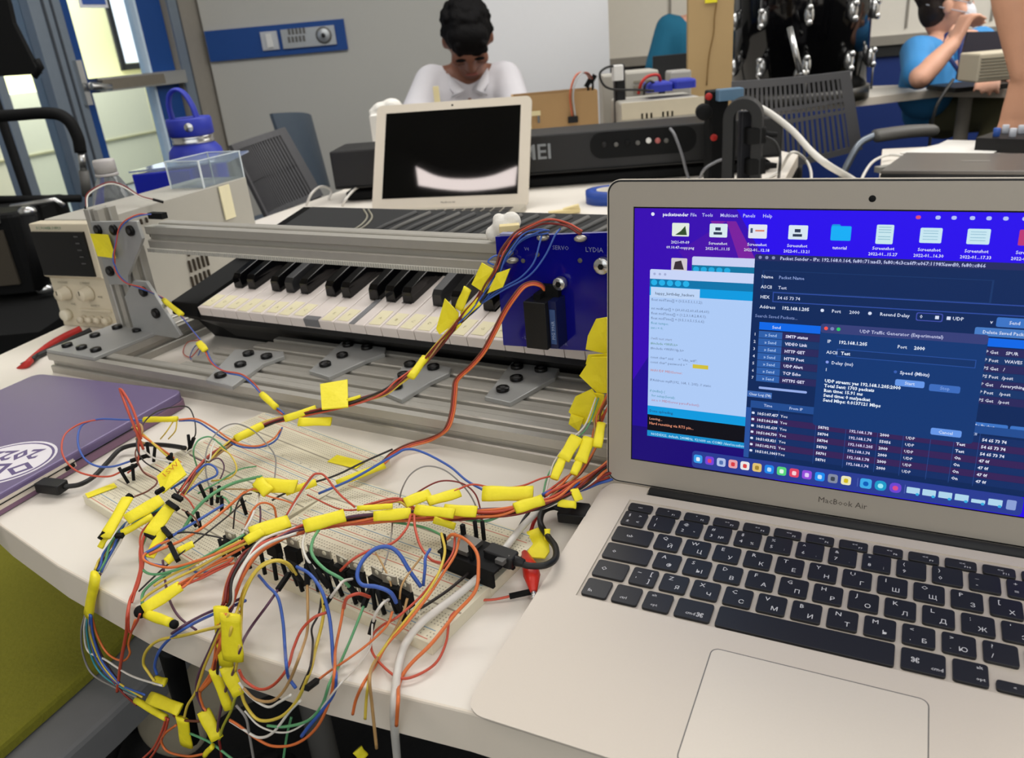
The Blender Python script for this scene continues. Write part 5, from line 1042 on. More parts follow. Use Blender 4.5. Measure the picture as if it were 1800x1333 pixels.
o = b.build('bag_body', t, world=True); md = o.modifiers.new('r', 'REMESH'); md.mode = 'VOXEL'; md.voxel_size = .006
b = MB(); b.tube(spline([c+V(-.03, .02, .04), c+V(-.02, 0, .10), c+V(.02, .0, .10), c+V(.03, .02, .04)], 5), .006, BG, 8); b.build('strap', t, world=True)
c0 = D(330, 1290, .62)
b = MB(); b.cyl(P(298, 1138, -.05), P(338, 1300, -.36), .008, BLKM, 10); o = b.build('strut'); tag(o, 'thin black slanted strut under the front of the table', 'strut')
b = MB(); p0 = P(330, 1235, -.5); p1 = P(500, 1165, -.5); b.box((0, 0, 0), ((p1-p0).length*1.3, .07, .03), GRY, M=frameM((p0+p1)/2, p1-p0, (0, 1, 0)), b=.01); b.cyl((p0+p1)/2+V(0.1, .0, -.23), (p0+p1)/2+V(.1, 0, 0), .02, GRY); o = b.build('footrest'); tag(o, 'grey metal foot bar under the table beside the cloth bag', 'bar')
# ================================================================ breadboards
def board(org, ang, label, L=.178, Wd=.0588, tape=None):
    M = Matrix.Translation(org) @ Matrix.Rotation(ang, 4, 'Z')      # x along the long side, y across
    t = thing('breadboard', label, 'breadboard', M=M, group='breadboards joined in two blocks')
    b = MB(); b.box((L/2, Wd/2, .00425), (L, Wd, .0085), BBM); b.box((L/2, Wd/2, .0084), (L-.001, .0015, .0006), BBH); b.build('board_body', t, bev=.0004)
    b = MB()
    for y in (.0022, .0098, Wd-.0022, Wd-.0098): b.box((L/2, y, .0086), (L*.95, .0005, .0002), LRED if y in (.0022, Wd-.0098) else LBLU)
    b.build('rail_line', t)
    b = MB(); s = .00254; vs = []; fs = []
    def hole(x, y): k = len(vs); h = .00045; vs.extend([(x-h, y-h, .00866), (x+h, y-h, .00866), (x+h, y+h, .00866), (x-h, y+h, .00866)]); fs.append((k, k+1, k+2, k+3))
    for i in range(68):
        for j in range(5): hole(.004+i*s, .0145+j*s); hole(.004+i*s, Wd-.0145-j*s)
        if i % 6 != 5:
            for y in (.0044, .0074, Wd-.0044, Wd-.0074): hole(.004+i*s, y)
    b.add(vs, fs, BBH)
    for i in range(0, 65, 5): b.text(str(i or 1), .0022, Matrix.Translation((.004+i*s, Wd/2-.0165 if 0 else .0118, .0087)), INK, 'CENTER')
    b.build('contact_holes', t)
    return t, M
a0_ = P(145, 872, .008); a0_.z = T; e = P(242, 943, .008); e.z = T; angA = R_(-41)
va = V(-math.sin(angA), math.cos(angA), 0); ua = V(math.cos(angA), math.sin(angA), 0)
BA = []
for i, lb in enumerate(('cream breadboard nearest the purple laptop, yellow tape on its left end', 'cream middle breadboard of the left block of three', 'cream breadboard of the left block nearest the aluminium frame')):
    BA.append(board(a0_+va*.059*i, angA, lb))
b0_ = P(400, 1012, .008)+V(-.004, 0, 0); b0_.z = T; angB = R_(-36.0)
b0_ = P(760, 1135, .008); b0_.z = T
ub = V(math.cos(angB), math.sin(angB), 0); vb = V(-ub.y, ub.x, 0); b0_ = b0_-ub*.179
BB = []
for i, lb in enumerate(('cream breadboard along the table edge carrying the row of black transistors', 'cream breadboard behind the transistor row carrying the microcontroller')):
    BB.append(board(b0_+vb*.059*i, angB, lb))
def onb(px, py, h=.0088): return P(px, py, h)
# tapes stuck on the boards
def tapeflat(label, px0, py0, px1, py1, w, h, grp=None):
    p0 = P(px0, py0, h); p1 = P(px1, py1, h); b = MB(); b.box((0, 0, 0), ((p1-p0).length, w, .0006), TAPE, M=frameM((p0+p1)/2, p1-p0, (0, 1, 0))); o = b.build('tape_label'); tag(o, label, 'tape', grp); return o
tapeflat('yellow tape strip across the left end of the nearest breadboard', 152, 872, 203, 853, .009, .0093)
tapeflat('yellow tape label on the far end of the rear breadboard', 584, 806, 634, 818, .012, .0093)
# transistors with metal tabs
TOM = mat('transistor_tab', '#a8a292', .45, .5)
pr_ = [(413, 972), (442, 968), (487, 975), (521, 985), (556, 998), (577, 1005), (607, 1018), (632, 1028), (668, 1040), (690, 1052), (716, 1062)]
def transistor(i, px, py, label):
    p = onb(px, py+12); t = thing('transistor', label, 'transistor', p, angB+R_(8*math.sin(i*3)), group='transistors in a row on the front breadboard')
    b = MB(); b.box((0, 0, .0102), (.0116, .0050, .0104), BLKM); b.build('transistor_body', t, bev=.0004)
    b = MB(); b.box((0, .0016, .0182), (.0104, .0012, .0068), TOM); b.cyl((0, .0007, .0192), (0, .0026, .0192), .0018, BBM, 12); b.build('metal_tab', t)
    b = MB()
    for x in (-.0025, 0, .0025): b.box((x, 0, .0020), (.0008, .0006, .0068), TOM)
    b.build('leg', t)
names = ['leftmost transistor of the row, under the fat red and orange bundle', 'second transistor from the left end of the row', 'black transistor with a bright holed tab beside the yellow arching wire', 'black transistor just left of the white curved wire', 'black transistor between the white and green curved wires', 'black transistor behind the start of the green curved wire', 'black transistor under the curve of the green wire', 'black transistor behind the end of the green wire', 'black transistor inside the big blue wire loop', 'black transistor right of the big blue wire loop', 'last transistor at the right end of the row']
for i, (px, py) in enumerate(pr_): transistor(i, px, py, names[i])
# black jumper housings standing in the front board
def housing(px, py, dx=0, dy=0, L=.014, h=.009, par=None, m_=BLKM):
    p = P(px, py, h); q = V(dx, dy, L); b = MB(); b.tube([p, p+q], .00127*1.15, m_, 4); o = b.build('plug_housing', par, world=par is not None); return o
# microcontroller
MMc = Matrix.Translation(P(838, 972, .0215)) @ Matrix.Rotation(R_(-38), 4, 'Z')
mc = thing('microcontroller', 'black microcontroller board with red and orange wires at the right end of the breadboards', 'circuit board', M=MMc)
b = MB(); b.box((0, 0, 0), (.046, .024, .0016), BLKM); b.build('circuit_board', mc)
b = MB(); b.box((-.01, 0, .003), (.018, .016, .0032), mat('metal_can', '#6f6c66', .4, .5)); b.build('metal_can', mc)
b = MB(); b.box((.021, 0, .0025), (.006, .008, .003), GRY); b.build('usb_socket', mc)
for y in (-.0115, .0115):
    b = MB(); b.box((0, y*.93, -.0065), (.042, .0025, .0115), BLKM); b.build('pin_header', mc)
b = MB(); b.box((.008, .004, .0022), (.006, .006, .002), BLK); b.build('chip', mc)
for k, (x, y) in enumerate(((-.02, -.008), (-.016, .007), (.003, -.008))): b = MB(); b.box((x, y, .006), (.0026, .0026, .012), BLKM); b.build('plug_housing', mc)
# ================================================================ people
def capsule(b, p0, p1, r0, r1, m, seg=14):
    p0 = Vector(p0); p1 = Vector(p1); d = p1-p0; L = max(d.length, 1e-4)
    M = Matrix.Translation(p0) @ d.to_track_quat('Z', 'Y').to_matrix().to_4x4(); prof = []
    for i in range(5): a = R_(-90+90*i/4); prof.append((max(r0*math.cos(a), 1e-5), r0*math.sin(a)))
    for i in range(5): a = R_(90*i/4); prof.append((max(r1*math.cos(a), 1e-5), L+r1*math.sin(a)))
    b.lathe(prof, m, seg, M)
def chain(b, pts, m):
    for (p0, r0), (p1, r1) in zip(pts, pts[1:]): capsule(b, p0, p1, r0, r1, m)
def orient(fwd, up):
    f = Vector(fwd).normalized(); u = Vector(up); u = (u-f*u.dot(f)).normalized(); r = f.cross(u)
    return r, f, u
def ellip(b, c, fr, rad, m, off=(0, 0, 0)):
    r, f, u = fr; c = Vector(c)+r*off[0]+f*off[1]+u*off[2]
    M = Matrix(((r.x, f.x, u.x, c.x), (r.y, f.y, u.y, c.y), (r.z, f.z, u.z, c.z), (0, 0, 0, 1)))
    b.ball((0, 0, 0), 1, m, 20, rad, M=M)
def head(b, c, fr, m):
    ellip(b, c, fr, (.072, .092, .098), m, (0, -.008, .022)); ellip(b, c, fr, (.060, .070, .085), m, (0, .014, -.030)); ellip(b, c, fr, (.040, .032, .030), m, (0, .050, -.088))
    ellip(b, c, fr, (.058, .020, .014), m, (0, .074, .016)); ellip(b, c, fr, (.0135, .016, .026), m, (0, .088, -.018)); ellip(b, c, fr, (.018, .014, .010), m, (0, .092, -.036)); ellip(b, c, fr, (.024, .012, .009), m, (0, .076, -.062)); ellip(b, c, fr, (.022, .012, .009), m, (0, .074, -.073))
    for s in (-1, 1): ellip(b, c, fr, (.010, .018, .031), m, (s*.076, -.006, -.012)); ellip(b, c, fr, (.024, .022, .022), m, (s*.040, .052, -.032))
def hand(b, wrist, d, n, m, side=1, curl=.5, k=1.0, spread=.12, thumb=.6):
    d = Vector(d).normalized(); n = Vector(n); n = (n-d*n.dot(d)).normalized(); s = d.cross(n)*side; w = Vector(wrist)
    for t in (-.026, -.009, .009, .026): capsule(b, w+s*t*k*.55+d*.01*k, w+d*.085*k+s*t*k, .015*k, .0125*k, m, 10)
    for i, (t, L) in enumerate(((-.030, .060), (-.010, .074), (.010, .079), (.030, .070))):
        p = w+d*.088*k+s*t*k; dd = (d+s*t/.03*spread).normalized(); a = curl*(.55+.1*i)
        for j, (f, r) in enumerate(((.46, .0095), (.30, .0085), (.24, .0078))):
            dd = (dd*math.cos(a)+n*math.sin(a)).normalized(); q = p+dd*L*f*k; capsule(b, p, q, r*k, r*k*.93, m, 8); p = q; a = curl*.75
    p = w+s*.030*k+d*.020*k; dd = (d*.6+s*.75+n*.35*thumb).normalized(); q = p+dd*.040*k; capsule(b, p, q, .014*k, .011*k, m, 8); dd = (dd+d*.5+n*thumb*.6-s*.2).normalized(); capsule(b, q, q+dd*.034*k, .0105*k, .0088*k, m, 8)
def remesh(o, v, sm=4):
    md = o.modifiers.new('remesh', 'REMESH'); md.mode = 'VOXEL'; md.voxel_size = v; md.use_smooth_shade = True
    s = o.modifiers.new('smooth', 'SMOOTH'); s.iterations = sm; s.factor = .6
def person(label, J, skin, shirt, pants, hairm, vox=.009, sleeve='short', hairf=None, loc=None, hands=None, collar=True):
    t = thing('person', label, 'person', loc)
    fr = orient(J['face'], J['headup']); hc = J['head']
    b = MB(); head(b, hc, fr, skin)
    nb = (J['sl']+J['sr'])/2+V(0, 0, .035)
    chain(b, [(hc-fr[2]*.06-fr[1]*.02, .052), (nb, .056)], skin)
    ch = (J['sl']+J['sr'])/2-V(0, 0, .10); pv = J['hip']
    chain(b, [(J['sl'], .05), (nb-V(0, 0, .03), .06), (J['sr'], .05)], skin); chain(b, [(ch, .080), (ch.lerp(pv, .5), .085), (pv, .10)], skin)
    for k in ('l', 'r'):
        chain(b, [(J['s'+k], .050), (J['s'+k].lerp(J['e'+k], .5), .044), (J['e'+k], .036), (J['e'+k].lerp(J['w'+k], .35), .038), (J['w'+k], .026)], skin)
        hd = hands.get(k) if hands else None
        dv = (J['w'+k]-J['e'+k]).normalized()
        if hd: hand(b, J['w'+k]+dv*.01, hd[0], hd[1], skin, hd[2], hd[3], 1.0)
        else: hand(b, J['w'+k]+dv*.01, dv, V(0, 0, -1), skin, 1, .5)
        side = (J['s'+k]-(J['sl']+J['sr'])/2).normalized(); h0 = pv+side*.09
        chain(b, [(h0, .082), (J['k'+k], .055), (J['f'+k]+V(0, 0, .06), .038), ], skin)
    o = b.build('body', t, world=True); remesh(o, vox)
    # shirt
    b = MB(); g = .014
    chain(b, [(J['sl'], .048+g), (nb-V(0, 0, .058), .046+g), (J['sr'], .048+g)], shirt)
    chain(b, [(ch-V(0, 0, .03), .090), (ch.lerp(pv, .5), .104), (pv+V(0, 0, .02), .118)], shirt)
    for s in (-.5, .5): q = ch+(J['sl']-J['sr'])*s*.62; chain(b, [(q+V(0, 0, .04), .082+g), (q-V(0, 0, .06), .088+g), (q.lerp(pv, .5), .084+g), (pv+(J['sl']-J['sr'])*s*.5+V(0, 0, .0), .098+g)], shirt)
    for k in ('l', 'r'):
        a = J['s'+k]; e = J['e'+k]; q = a.lerp(e, .80 if sleeve == 'short' else 1)
        chain(b, [(a, .049+g), (q, .047+g*(.9))], shirt)
        if sleeve == 'long': chain(b, [(e, .044+g), (J['w'+k], .030+g)], shirt)
    o = b.build('shirt', t, world=True); remesh(o, vox*1.1, 3)
    if collar:
        b = MB(); ff = V(J['face'].x, J['face'].y, 0).normalized() if not isinstance(collar, Vector) else collar; rr = ff.cross(V(0, 0, 1))
        q = nb-V(0, 0, .012)
        for s in (-1, 1):
            pts = [q-ff*.062+V(0, 0, .035), q+rr*s*.060-ff*.02+V(0, 0, .032), q+rr*s*.070+ff*.035+V(0, 0, .012), q+rr*s*.040+ff*.088-V(0, 0, .020), q+rr*s*.012+ff*.104-V(0, 0, .050)]
            out = [p+(p-q).normalized()*.020-V(0, 0, .030) for p in pts]; n = len(pts)
            out[-1] = pts[-1]+rr*s*.05-V(0, 0, .020)
            vs = pts+out+[p+V(0, 0, .004)+ff*.002 for p in pts+out]; fs = []
            for i in range(n-1): fs += [(i, i+1, n+i+1, n+i), (2*n+i, 3*n+i, 3*n+i+1, 2*n+i+1), (n+i, n+i+1, 3*n+i+1, 3*n+i), (i, 2*n+i, 2*n+i+1, i+1)]
            b.add(vs, fs, shirt, True)
        b.build('collar', t, world=True)
    # trousers and shoes
    b = MB()
    for k in ('l', 'r'):
        side = (J['s'+k]-(J['sl']+J['sr'])/2).normalized(); h0 = pv+side*.09
        chain(b, [(pv-V(0, 0, .02), .12), (h0-V(0, 0, .01), .098), (J['k'+k], .072), (J['f'+k]+V(0, 0, .08), .056)], pants)
    o = b.build('trousers', t, world=True); remesh(o, vox*1.3, 3)
    ff = V(J['kl'].x-pv.x, J['kl'].y-pv.y, 0); ff = ff.normalized() if ff.length > .15 else V(J['face'].x, J['face'].y, 0).normalized()
    for k in ('l', 'r'):
        b = MB(); p = J['f'+k]; p = V(p.x, p.y, .045); chain(b, [(p-ff*.05, .042), (p+ff*.13-V(0, 0, .005), .036)], BLKM); b.box((p.x, p.y, .012), (.09, .09, .022), BLKM); o = b.build('shoe', t, world=True); remesh(o, .012, 2)
    # hair
    b = MB(); rnd = random.Random(3)
    ellip(b, hc, fr, (.081, .094, .084), hairm, (0, -.016, .036)); ellip(b, hc, fr, (.078, .056, .080), hairm, (0, -.040, -.010))
    for _ in range(150):
        a = rnd.uniform(0, 2*math.pi); e = rnd.uniform(-.25, 1.5); rr = .010+.007*rnd.random()
        ox = .074*math.cos(a)*math.cos(e); oy = .086*math.sin(a)*math.cos(e); oz = .084*math.sin(e)
        if oy > .03 and oz < .055: continue
        ellip(b, hc, fr, (rr, rr, rr*.8), hairm, (ox, oy-.020, oz+.038))
    if hairf:
        ellip(b, hc, fr, (.066, .046, .046), hairm, (0, .040, .066)); ellip(b, hc, fr, (.056, .022, .026), hairm, (0, .068, .050))
        for _ in range(26): ellip(b, hc, fr, (.011, .010, .018), hairm, (rnd.uniform(-.055, .055), .074+rnd.uniform(-.006, .006), .046+rnd.uniform(-.016, .024)))
    o = b.build('hair', t, world=True); remesh(o, .005, 1)
    b = MB()
    for s in (-1, 1): ellip(b, hc, fr, (.017, .006, .005), hairm, (s*.030, .0905, .018))
    b.build('eyebrows', t, world=True)
    for s in (-1, 1):
        b = MB(); ellip(b, hc, fr, (.0115, .009, .0075), (mat('eye_white', '#cfc8c0', .3) if J['face'].z > -.5 else skin), (s*.030, .0795, -.002)); ellip(b, hc, fr, (.005, .003, .005) if J['face'].z > -.5 else (.011, .0012, .0012), BLKM, (s*.030, .0870, -.002 if J['face'].z > -.5 else -.006)); b.build('eye', t, world=True)
    b = MB(); ellip(b, hc, fr, (.022, .0055, .0045), mat('lips', '#8a4c42', .5), (0, .0860, -.066)); b.build('mouth', t, world=True)
    return t
WSH = mat('white_shirt', '#cfcdd2', .8, var=.04, scale=14, bump=.2); DPN = mat('dark_trousers', '#22242a', .9); KHA = mat('khaki_trousers', '#6e6b50', .9, var=.06, scale=12)
BSH = mat('sky_blue_shirt', '#3f8fcf', .8, var=.05, scale=14); TSH = mat('teal_shirt', '#1b6a8a', .85, var=.05)
def stool(label, x, y, h=.41):
    t = thing('stool', label, 'stool', (x, y, 0))
    b = MB(); b.lathe([(0, h-.05), (.17, h-.05), (.18, h-.03), (.17, h), (0, h)], BLK, 28, Matrix.Translation((x, y, 0))); b.build('seat', t, world=True)
    for k in range(4): a = k*math.pi/2+.6; b = MB(); b.cyl((x+.12*math.cos(a), y+.12*math.sin(a), h-.04), (x+.2*math.cos(a), y+.2*math.sin(a), 0), .012, GRY, 10); b.build('leg', t, world=True)
# man in white, bowed over the table
J = dict(head=D(822, 68, 2.80), face=V(.03, -.60, -.80), headup=V(0, -.80, .60), sl=D(760, 146, 2.92), sr=D(886, 140, 2.92))
c = (J['sl']+J['sr'])/2
J.update(hip=V(c.x, 3.14, .56), el=D(726, 222, 2.76), er=D(912, 214, 2.76), wl=V(c.x-.10, 2.53, T+.05), wr=V(c.x+.12, 2.53, T+.05), kl=V(c.x-.14, 2.72, .53), kr=V(c.x+.14, 2.72, .53), fl=V(c.x-.14, 2.80, .04), fr=V(c.x+.14, 2.80, .04))
J['el'].z = max(J['el'].z, .78); J['er'].z = max(J['er'].z, .78)
person('person in a white collared shirt with black hair, head bowed over the table', J, SKINB, WSH, DPN, HAIR, .008, 'short', True, loc=(c.x, 3.14, 0), collar=V(0, -1, 0))
stool('black stool under the person in the white shirt', c.x, 3.16, .412)
# person in the blue polo, chin on hand, looking right
J = dict(head=D(1662, 6, 3.36), face=V(.93, -.28, .02), headup=V(0, 0, 1), sl=D(1612, 92, 3.28), sr=D(1722, 74, 3.50))
c = (J['sl']+J['sr'])/2
J.update(hip=D(1662, 186, 3.50), el=D(1617, 138, 2.98), er=D(1752, 138, 3.22), wl=D(1676, 76, 3.04), wr=D(1742, 140, 3.0), kl=D(1772, 196, 3.08), kr=D(1800, 200, 3.34), fl=V(1.75, 3.0, .04), fr=V(2.0, 3.2, .04))
J['el'].z = max(J['el'].z, T+.035); J['er'].z = max(J['er'].z, T+.045); J['wr'].z = T+.04
pb = person('person in a sky blue polo and white face mask, fist near the chin', J, SKINL, BSH, KHA, HAIRB, .008, 'short', None, loc=(J['hip'].x, J['hip'].y, 0), hands={'l': (V(.35, .1, .8), V(.85, .1, -.5), 1, 2.3)}, collar=V(.55, -.83, 0))
fr_ = orient(V(.93, -.28, .02), V(0, 0, 1)); hc = J['head']
b = MB(); ellip(b, hc, fr_, (.056, .050, .056), mat('mask_white', '#d9dbe2', .8), (0, .062, -.050)); b.build('face_mask', pb, world=True)
b = MB(); MS_ = mat('mask_strap', '#b9bcc4', .7)
for z in (-.02, .015): b.tube(spline([hc+fr_[0]*(s*.073)+fr_[1]*y+fr_[2]*(z+y*-.3) for s, y in ((1, .07), (1, .03), (1.08, -.02), (.8, -.08))], 5), .002, MS_, 6)
b.build('mask_strap', pb, world=True)
b = MB(); nb = c+V(0, 0, .02); LN_ = mat('navy_lanyard', '#142a66', .7)
b.tube(spline([nb+V(-.05, -.06, .04), D(1655, 78, 3.28), D(1668, 100, 3.20), D(1690, 132, 3.18)], 5), .006, LN_, 8, flat=(1.4, .4)); b.tube(spline([nb+V(.03, -.05, .05), D(1688, 84, 3.28), D(1690, 132, 3.18)], 5), .006, LN_, 8, flat=(1.4, .4)); b.build('lanyard', pb, world=True)
stool('black stool under the person in the sky blue polo', J['hip'].x, J['hip'].y+.02, .40)
# person in teal behind the cardboard panel
J = dict(head=D(1232, -48, 3.95), face=V(.2, .95, -.2), headup=V(0, 0, 1), sl=D(1176, 50, 3.95), sr=D(1286, 50, 3.95))
c = (J['sl']+J['sr'])/2
J.update(hip=V(c.x, 4.0, .56), el=D(1156, 118, 3.92), er=D(1300, 118, 3.92), wl=V(c.x-.12, 4.15, .66), wr=V(c.x+.12, 4.15, .66), kl=V(c.x-.13, 4.42, .53), kr=V(c.x+.13, 4.42, .53), fl=V(c.x-.13, 4.42, .04), fr=V(c.x+.13, 4.42, .04))
person('person in a dark teal shirt seen from behind beside the tall cardboard panel', J, SKINL, TSH, DPN, HAIRB, .010, 'long', None, loc=(c.x, 4.0, 0), collar=False)
stool('black stool under the person in the teal shirt', c.x, 4.0, .412)
# standing person at the right edge reaching down to the mixer
wl = D(1797, 128, 1.90); el_ = D(1766, -62, 1.93)
J = dict(head=V(1.62, 2.0, 1.66), face=V(-.4, -.85, -.3), headup=V(0, 0, 1), sl=el_+V(.19, .10, .24), sr=el_+V(.52, .16, .26))
c = (J['sl']+J['sr'])/2
J['head'] = c+V(-.02, -.03, .20)
J.update(hip=V(c.x+.06, c.y+.04, .92), el=el_, er=V(c.x+.34, c.y-.04, 1.12), wl=wl, wr=V(c.x+.34, c.y-.10, .88), kl=V(c.x-.0, c.y+.02, .50), kr=V(c.x+.2, c.y+.02, .50), fl=V(c.x-.0, c.y+.06, .04), fr=V(c.x+.22, c.y+.06, .04))
person('standing person at the right edge, bare forearm reaching down to the mixer knobs', J, SKINA, mat('navy_shirt', '#1f2a44', .85), DPN, HAIRB, .006, 'short', None, loc=(c.x, c.y, 0), hands={'l': (V(-.03, -.08, -1), V(-.75, -.5, -.2), -1, .35)}, collar=False)
# ================================================================ wires
WCOL = {'red': '#c2503a', 'orange': '#d9733c', 'brown': '#6d3a2a', 'black': '#2a2524', 'yellow': '#d9bf4a', 'white': '#dcd8cf', 'grey': '#8c8884', 'blue': '#3d5fb0', 'green': '#5fa06f', 'purple': '#5a3a52', 'teal': '#3f93a0', 'tan': '#b8925f', 'darkred': '#7d2a26', 'lime': '#a6a83a'}
def WM_(c): return mat('wire_'+c, WCOL[c], .42, var=.03)
wire_n = [0]
def wpts(pts, n=8): return spline([G(p) for p in pts], n)
def wire(col, label, pts, r=.00085, ends=(), grp=None, name='jumper_wire'):
    b = MB(); sp = wpts(pts); b.tube(sp, r, WM_(col), 6)
    if not ends:
        o = b.build(name); tag(o, label, 'wire', grp); return o
    t = thing(name, label, 'wire', sp[0], group=grp); b.build('wire', t, world=True)
    for e in ends:
        if e == 0: p, d = sp[0], (sp[0]-sp[1]).normalized()
        else: p, d = sp[-1], (sp[-1]-sp[-2]).normalized()
        q = MB(); q.box((0, 0, 0), (.0145, .0027, .0027), BLKM, M=frameM(p+d*.006, d, (0.3, 1, .2))); q.build('plug_housing', t, world=True)
    return t
def flag(par, p0, p1, w=.008, th=.0035, wr=.3, m_=TAPE, txt=None):
    p0 = G(p0); p1 = G(p1); d = p1-p0; L = d.length; up = V(0, -.55, .83); M = frameM(p0, d, up.cross(d))
    # x along, z roughly towards up
    n = 7; b = MB(); vs = []; k = 10
    for i in range(n):
        u = i/(n-1); ww = w*(1+.10*math.sin(u*7+L*900)*wr*2)
        for j in range(k):
            a = 2*math.pi*j/k; c, s = math.cos(a), math.sin(a)
            ex = 1 if i not in (0, n-1) else .98
            vs.append((u*L, math.copysign(abs(c)**.75, c)*ww/2*ex, s*th*(.38 if w > .0072 else .5)*ex+math.sin(u*9+L*500)*.0006*wr))
    fs = [(i*k+j, i*k+(j+1) % k, (i+1)*k+(j+1) % k, (i+1)*k+j) for i in range(n-1) for j in range(k)] + [tuple(range(k-1, -1, -1)), tuple(range((n-1)*k, n*k))]
    b.add(vs, fs, m_, True, M)
    if txt: b.text(txt, w*.45, M @ Matrix.Translation((L*.2, -w*.2, th/2+.0005)), REDI)
    return b.build('tape_flag', par, world=True)
def sheet(par, pts, th=.0006, txt=None):     # a folded piece of tape: flat polygon given by its corners
    v = [G(p) for p in pts]; c = sum(v, V(0, 0, 0))/len(v); nrm = (v[1]-v[0]).cross(v[2]-v[0]).normalized()
    if nrm.z < 0 and nrm.y > 0: nrm = -nrm
    n = len(v); f = nrm*th; b = MB(); mid = c+nrm*.0012
    b.add([p+f for p in v]+[p-f for p in v]+[mid+f, mid-f], [(i, (i+1) % n, 2*n) for i in range(n)]+[((i+1) % n+n, i+n, 2*n+1) for i in range(n)]+[(i, i+n, (i+1) % n+n, (i+1) % n) for i in range(n)], TAPE)
    if txt: b.text(txt, .0075, frameM(c+nrm*.0028-(v[1]-v[0])*.25, v[1]-v[0], nrm.cross(v[1]-v[0])), REDI)
    return b.build('tape_flag', par, world=True)
def bundle(t, pts, cols, rad=.003, r=.00085, tw=2.0, seed=0, n=8):
    sp = wpts(pts, n); rnd = random.Random(seed)
    N = len(cols)
    for i, c in enumerate(cols):
        ph = 2*math.pi*i/N; rr = rad*(.55+.45*rnd.random()) if N > 2 else rad*.4; out = []
        j0 = rnd.uniform(0, 6); 
        for k, p in enumerate(sp):
            d = (sp[min(k+1, len(sp)-1)]-sp[max(k-1, 0)]).normalized(); s = d.cross(V(0, 0, 1)); s = s.normalized() if s.length > .1 else V(1, 0, 0); u = s.cross(d)
            a = ph+tw*k/len(sp)*2*math.pi*.5+.4*math.sin(k*.35+j0); out.append(p+s*math.cos(a)*rr+u*math.sin(a)*rr)
        b = MB(); b.tube(out, r, WM_(c), 6); b.build('wire', t, world=True)
def FPx(px, py, bq):          # where the line of sight meets the upright sheet bq behind the frame's front
    n_ = V(FBv.x, FBv.y, 0); pt0 = F(0, bq, 0); d = ray(px, py); return CAM+d*((pt0-CAM).dot(n_)/d.dot(n_))
def harness(label, at=None): return thing('wire_harness', label, 'wire harness', at if at else (0, 0, T))
H = .0
# --- A: harness climbing from the breadboards over the keys to the blue carriage
c0 = F(.672, .066, .173); c1 = F(.598, .066, .158)
hA = harness('red and blue wire harness with yellow flags rising to the blue carriage', P(437, 760, .02))
pA = [P(318, 868, .024), P(352, 822, .026), P(395, 786, .026), P(440, 757, .03), P(500, 735, .035), P(590, 716, .046), P(668, 693, .055), P(700, 672, .06), FPx(738, 643, .02), FPx(772, 606, .026), FPx(806, 566, .034)]
bundle(hA, pA, ['darkred', 'red', 'black', 'darkred', 'tan', 'yellow'], .0026, .0009, 3, 1)
bundle(hA, pA[8:]+[FPx(838, 530, .04), FPx(857, 495, .044), FPx(872, 470, .048), FPx(885, 440, .054), FPx(905, 415, .06), FPx(935, 396, .064), FPx(965, 388, .066), FPx(1000, 396, .068), FPx(1022, 409, .068)], ['darkred', 'red', 'brown'], .0022, .0009, 2, 2)
bundle(hA, [FPx(806, 568, .034), FPx(845, 530, .04), FPx(868, 495, .046), FPx(890, 450, .054), FPx(915, 420, .06), FPx(945, 408, .064), FPx(965, 410, .066)], ['blue', 'blue', 'blue', 'black'], .003, .0008, 2, 3)
for pts in ([FPx(848, 530, .044), FPx(880, 508, .044), FPx(915, 488, .046), FPx(938, 462, .05), FPx(948, 430, .056), FPx(952, 414, .064)], [FPx(846, 534, .042), FPx(885, 510, .042), FPx(930, 485, .044), FPx(958, 450, .05), FPx(975, 415, .056), FPx(985, 402, .064)], [FPx(868, 466, .046), FPx(858, 460, .046), FPx(870, 450, .05), FPx(890, 452, .056)]):
    b = MB(); b.tube(spline(pts, 8), .0008, WM_('blue'), 6); b.build('wire', hA, world=True)
flag(hA, P(414, 772, .030), P(461, 748, .032), .0072, .006); flag(hA, P(722, 664, .064), P(748, 628, .072), .0075, .006)
sheet(hA, [P(563, 676, .056), P(611, 668, .058), P(612, 716, .05), P(566, 720, .048)]); flag(hA, P(610, 704, .052), P(634, 697, .054), .0032, .002)
flag(hA, P(500, 737, .038), P(556, 718, .042), .0068, .004); flag(hA, P(525, 742, .036), P(582, 741, .036), .0085, .004)
sheet(hA, [FPx(782, 525, .034), FPx(806, 550, .036), FPx(806, 564, .036), FPx(773, 588, .03), FPx(767, 578, .03)])
sheet(hA, [FPx(847, 462, .044), FPx(869, 474, .046), FPx(850, 514, .042), FPx(829, 500, .04)]); sheet(hA, [FPx(874, 480, .044), FPx(897, 472, .046), FPx(884, 505, .042), FPx(857, 516, .04)])
flag(hA, FPx(806, 544, .036), FPx(822, 507, .04), .0085, .005); flag(hA, FPx(812, 556, .036), FPx(843, 528, .04), .0090, .004)
flag(hA, FPx(781, 596, .03), FPx(810, 567, .034), .0045, .002)
# left part, over the boards
sheet(hA, [P(276, 838, .034), P(312, 806, .042), P(328, 834, .036), P(286, 868, .03)], txt='1SW1')
